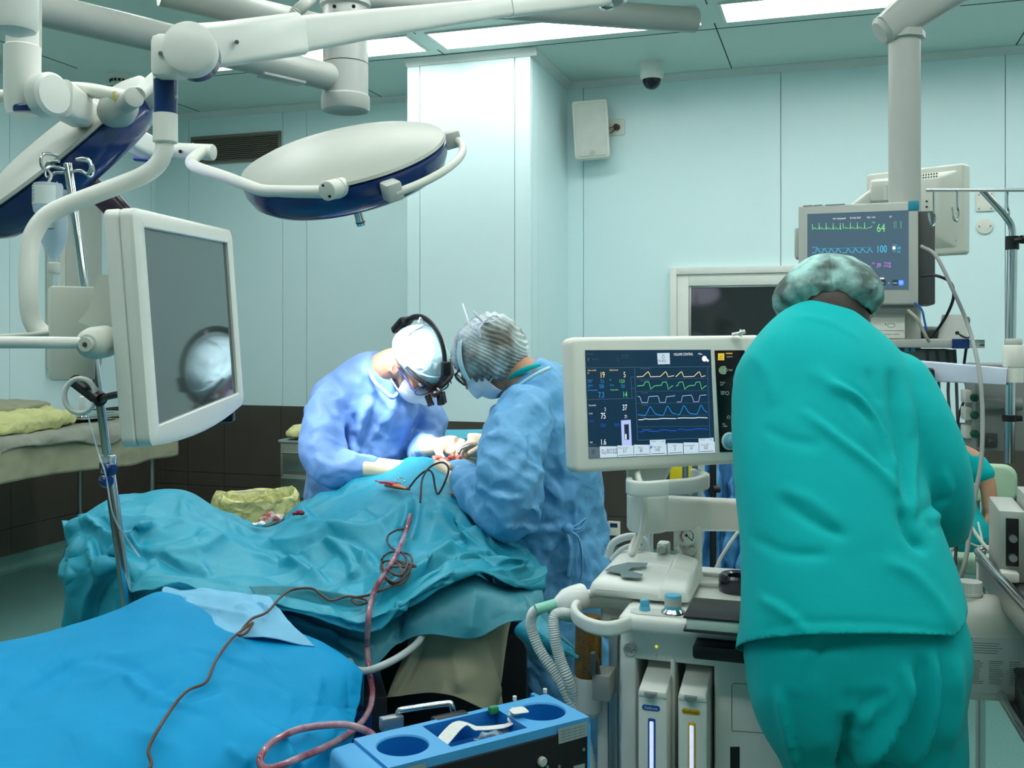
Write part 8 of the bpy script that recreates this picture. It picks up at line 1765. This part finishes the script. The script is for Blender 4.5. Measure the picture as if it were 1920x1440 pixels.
g = G(); an = np.linspace(0, 2 * PI, 48, endpoint=False); g.ring([np.array([(-.035 + (.0245 + .0012 * (i % 2)) * math.cos(a), (.0245 + .0012 * (i % 2)) * math.sin(a), z) for i, a in enumerate(an)]) for z in (.211, .212, .230, .234)]); obj('screw_cap', g, M_white, t, fr=Fj)
g = G(); g.box((0, -.0605, .075), (.125, .001, .115)); lb = obj('label', g, M_label, t, fr=Fj)
pj = Panel(tf(Fj, np.array([(0, -.061, .075)]))[0], *[np.array(Fj.to_3x3().col[i]) for i in (0, 2)], -np.array(Fj.to_3x3().col[1]), .0006)
rnd = random.Random(4); u0, v0 = pj.u, pj.v
def jl(x0, x1, z, m, h=.0012): pj.g.add([pj.at(x0, z, .0002), pj.at(x1, z, .0002), pj.at(x1, z + h, .0002), pj.at(x0, z + h, .0002)], [(0, 1, 2, 3)], m)
for k in range(5): jl(-.05, -.0 + rnd.random() * .03, .045 - .005 * k, 0)
for c_ in range(3):
    for k in range(12): jl(-.055 + .04 * c_, -.055 + .04 * c_ + .018 + rnd.random() * .012, .008 - .0042 * k, 0 if k % 4 else 1)
pj.g.add([pj.at(-.058, .05, .0003), pj.at(-.048, .05, .0003), pj.at(-.048, .056, .0003), pj.at(-.058, .054, .0003)], [(0, 1, 2, 3)], 1); obj('print', pj.g, [M_mgrey, M_green], lb, fix=False)
q = at(1920, 1250, 2.0); q[2] = ZT2 - .017; t = thing('black_box', 'dark box on the lower tray at the right edge', 'box', q); Fx = yawframe(q, -20); g = G(); g.box((.05, 0, .03), (.12, .16, .06), .006); obj('body', g, M_dgrey, t, fr=Fx); g = G(); g.box((.05, 0, .066), (.125, .165, .014), .005); obj('lid', g, M_black, t, fr=Fx)
# ------------------------------------------------------------------ camera, light, view
cam = bpy.data.cameras.new('camera'); co = bpy.data.objects.new('camera', cam); COL.objects.link(co)
co.location = (0, 0, EYE); co.rotation_euler = (PI / 2, 0, A)
cam.sensor_width = 36; cam.sensor_fit = 'HORIZONTAL'; cam.lens = 36 * F / 1920; cam.shift_y = -(720 - CY) / 1920; cam.clip_start = .05
sc = bpy.context.scene; sc.camera = co
def spot(name, loc, to, watts, size, blend, rgb, soft):
    l = bpy.data.lights.new(name, 'SPOT'); l.energy = watts; l.spot_size = R(size); l.spot_blend = blend; l.color = rgb; l.shadow_soft_size = soft
    o = bpy.data.objects.new(name, l); COL.objects.link(o); o.location = [float(c) for c in loc]
    v = Vector([float(c) for c in (np.asarray(to) - np.asarray(loc))]); o.rotation_euler = v.to_track_quat('-Z', 'Y').to_euler(); return o
spot('lamp_beam', LAMP1[0] - LAMP1[1] * .1, W(775, 850, 3.3), 170, 34, .7, (.93, .94, 1), .16)
spot('lamp_beam.001', LAMP2[0] - LAMP2[1] * .1, W(790, 850, 3.25), 95, 26, .7, (.93, .94, 1), .16)
def area(name, loc, sx, sy, watts, rgb):
    l = bpy.data.lights.new(name, 'AREA'); l.shape = 'RECTANGLE'; l.size = sx; l.size_y = sy; l.energy = watts; l.color = rgb
    o = bpy.data.objects.new(name, l); COL.objects.link(o); o.location = loc; return o
w = bpy.data.worlds.new('world'); sc.world = w; w.use_nodes = True
w.node_tree.nodes['Background'].inputs[0].default_value = (.6, .8, .8, 1); w.node_tree.nodes['Background'].inputs[1].default_value = .3
sc.view_settings.view_transform = 'Standard'; sc.view_settings.look = 'None'; sc.view_settings.exposure = 0.12; sc.view_settings.gamma = 1.0
sc.view_settings.use_curve_mapping = False
sc.cycles.use_denoising = True
sc.cycles.max_bounces = 8; sc.cycles.diffuse_bounces = 4; sc.cycles.transmission_bounces = 8; sc.cycles.transparent_max_bounces = 12
sc.cycles.sample_clamp_indirect = 6; sc.cycles.caustics_reflective = False; sc.cycles.caustics_refractive = False
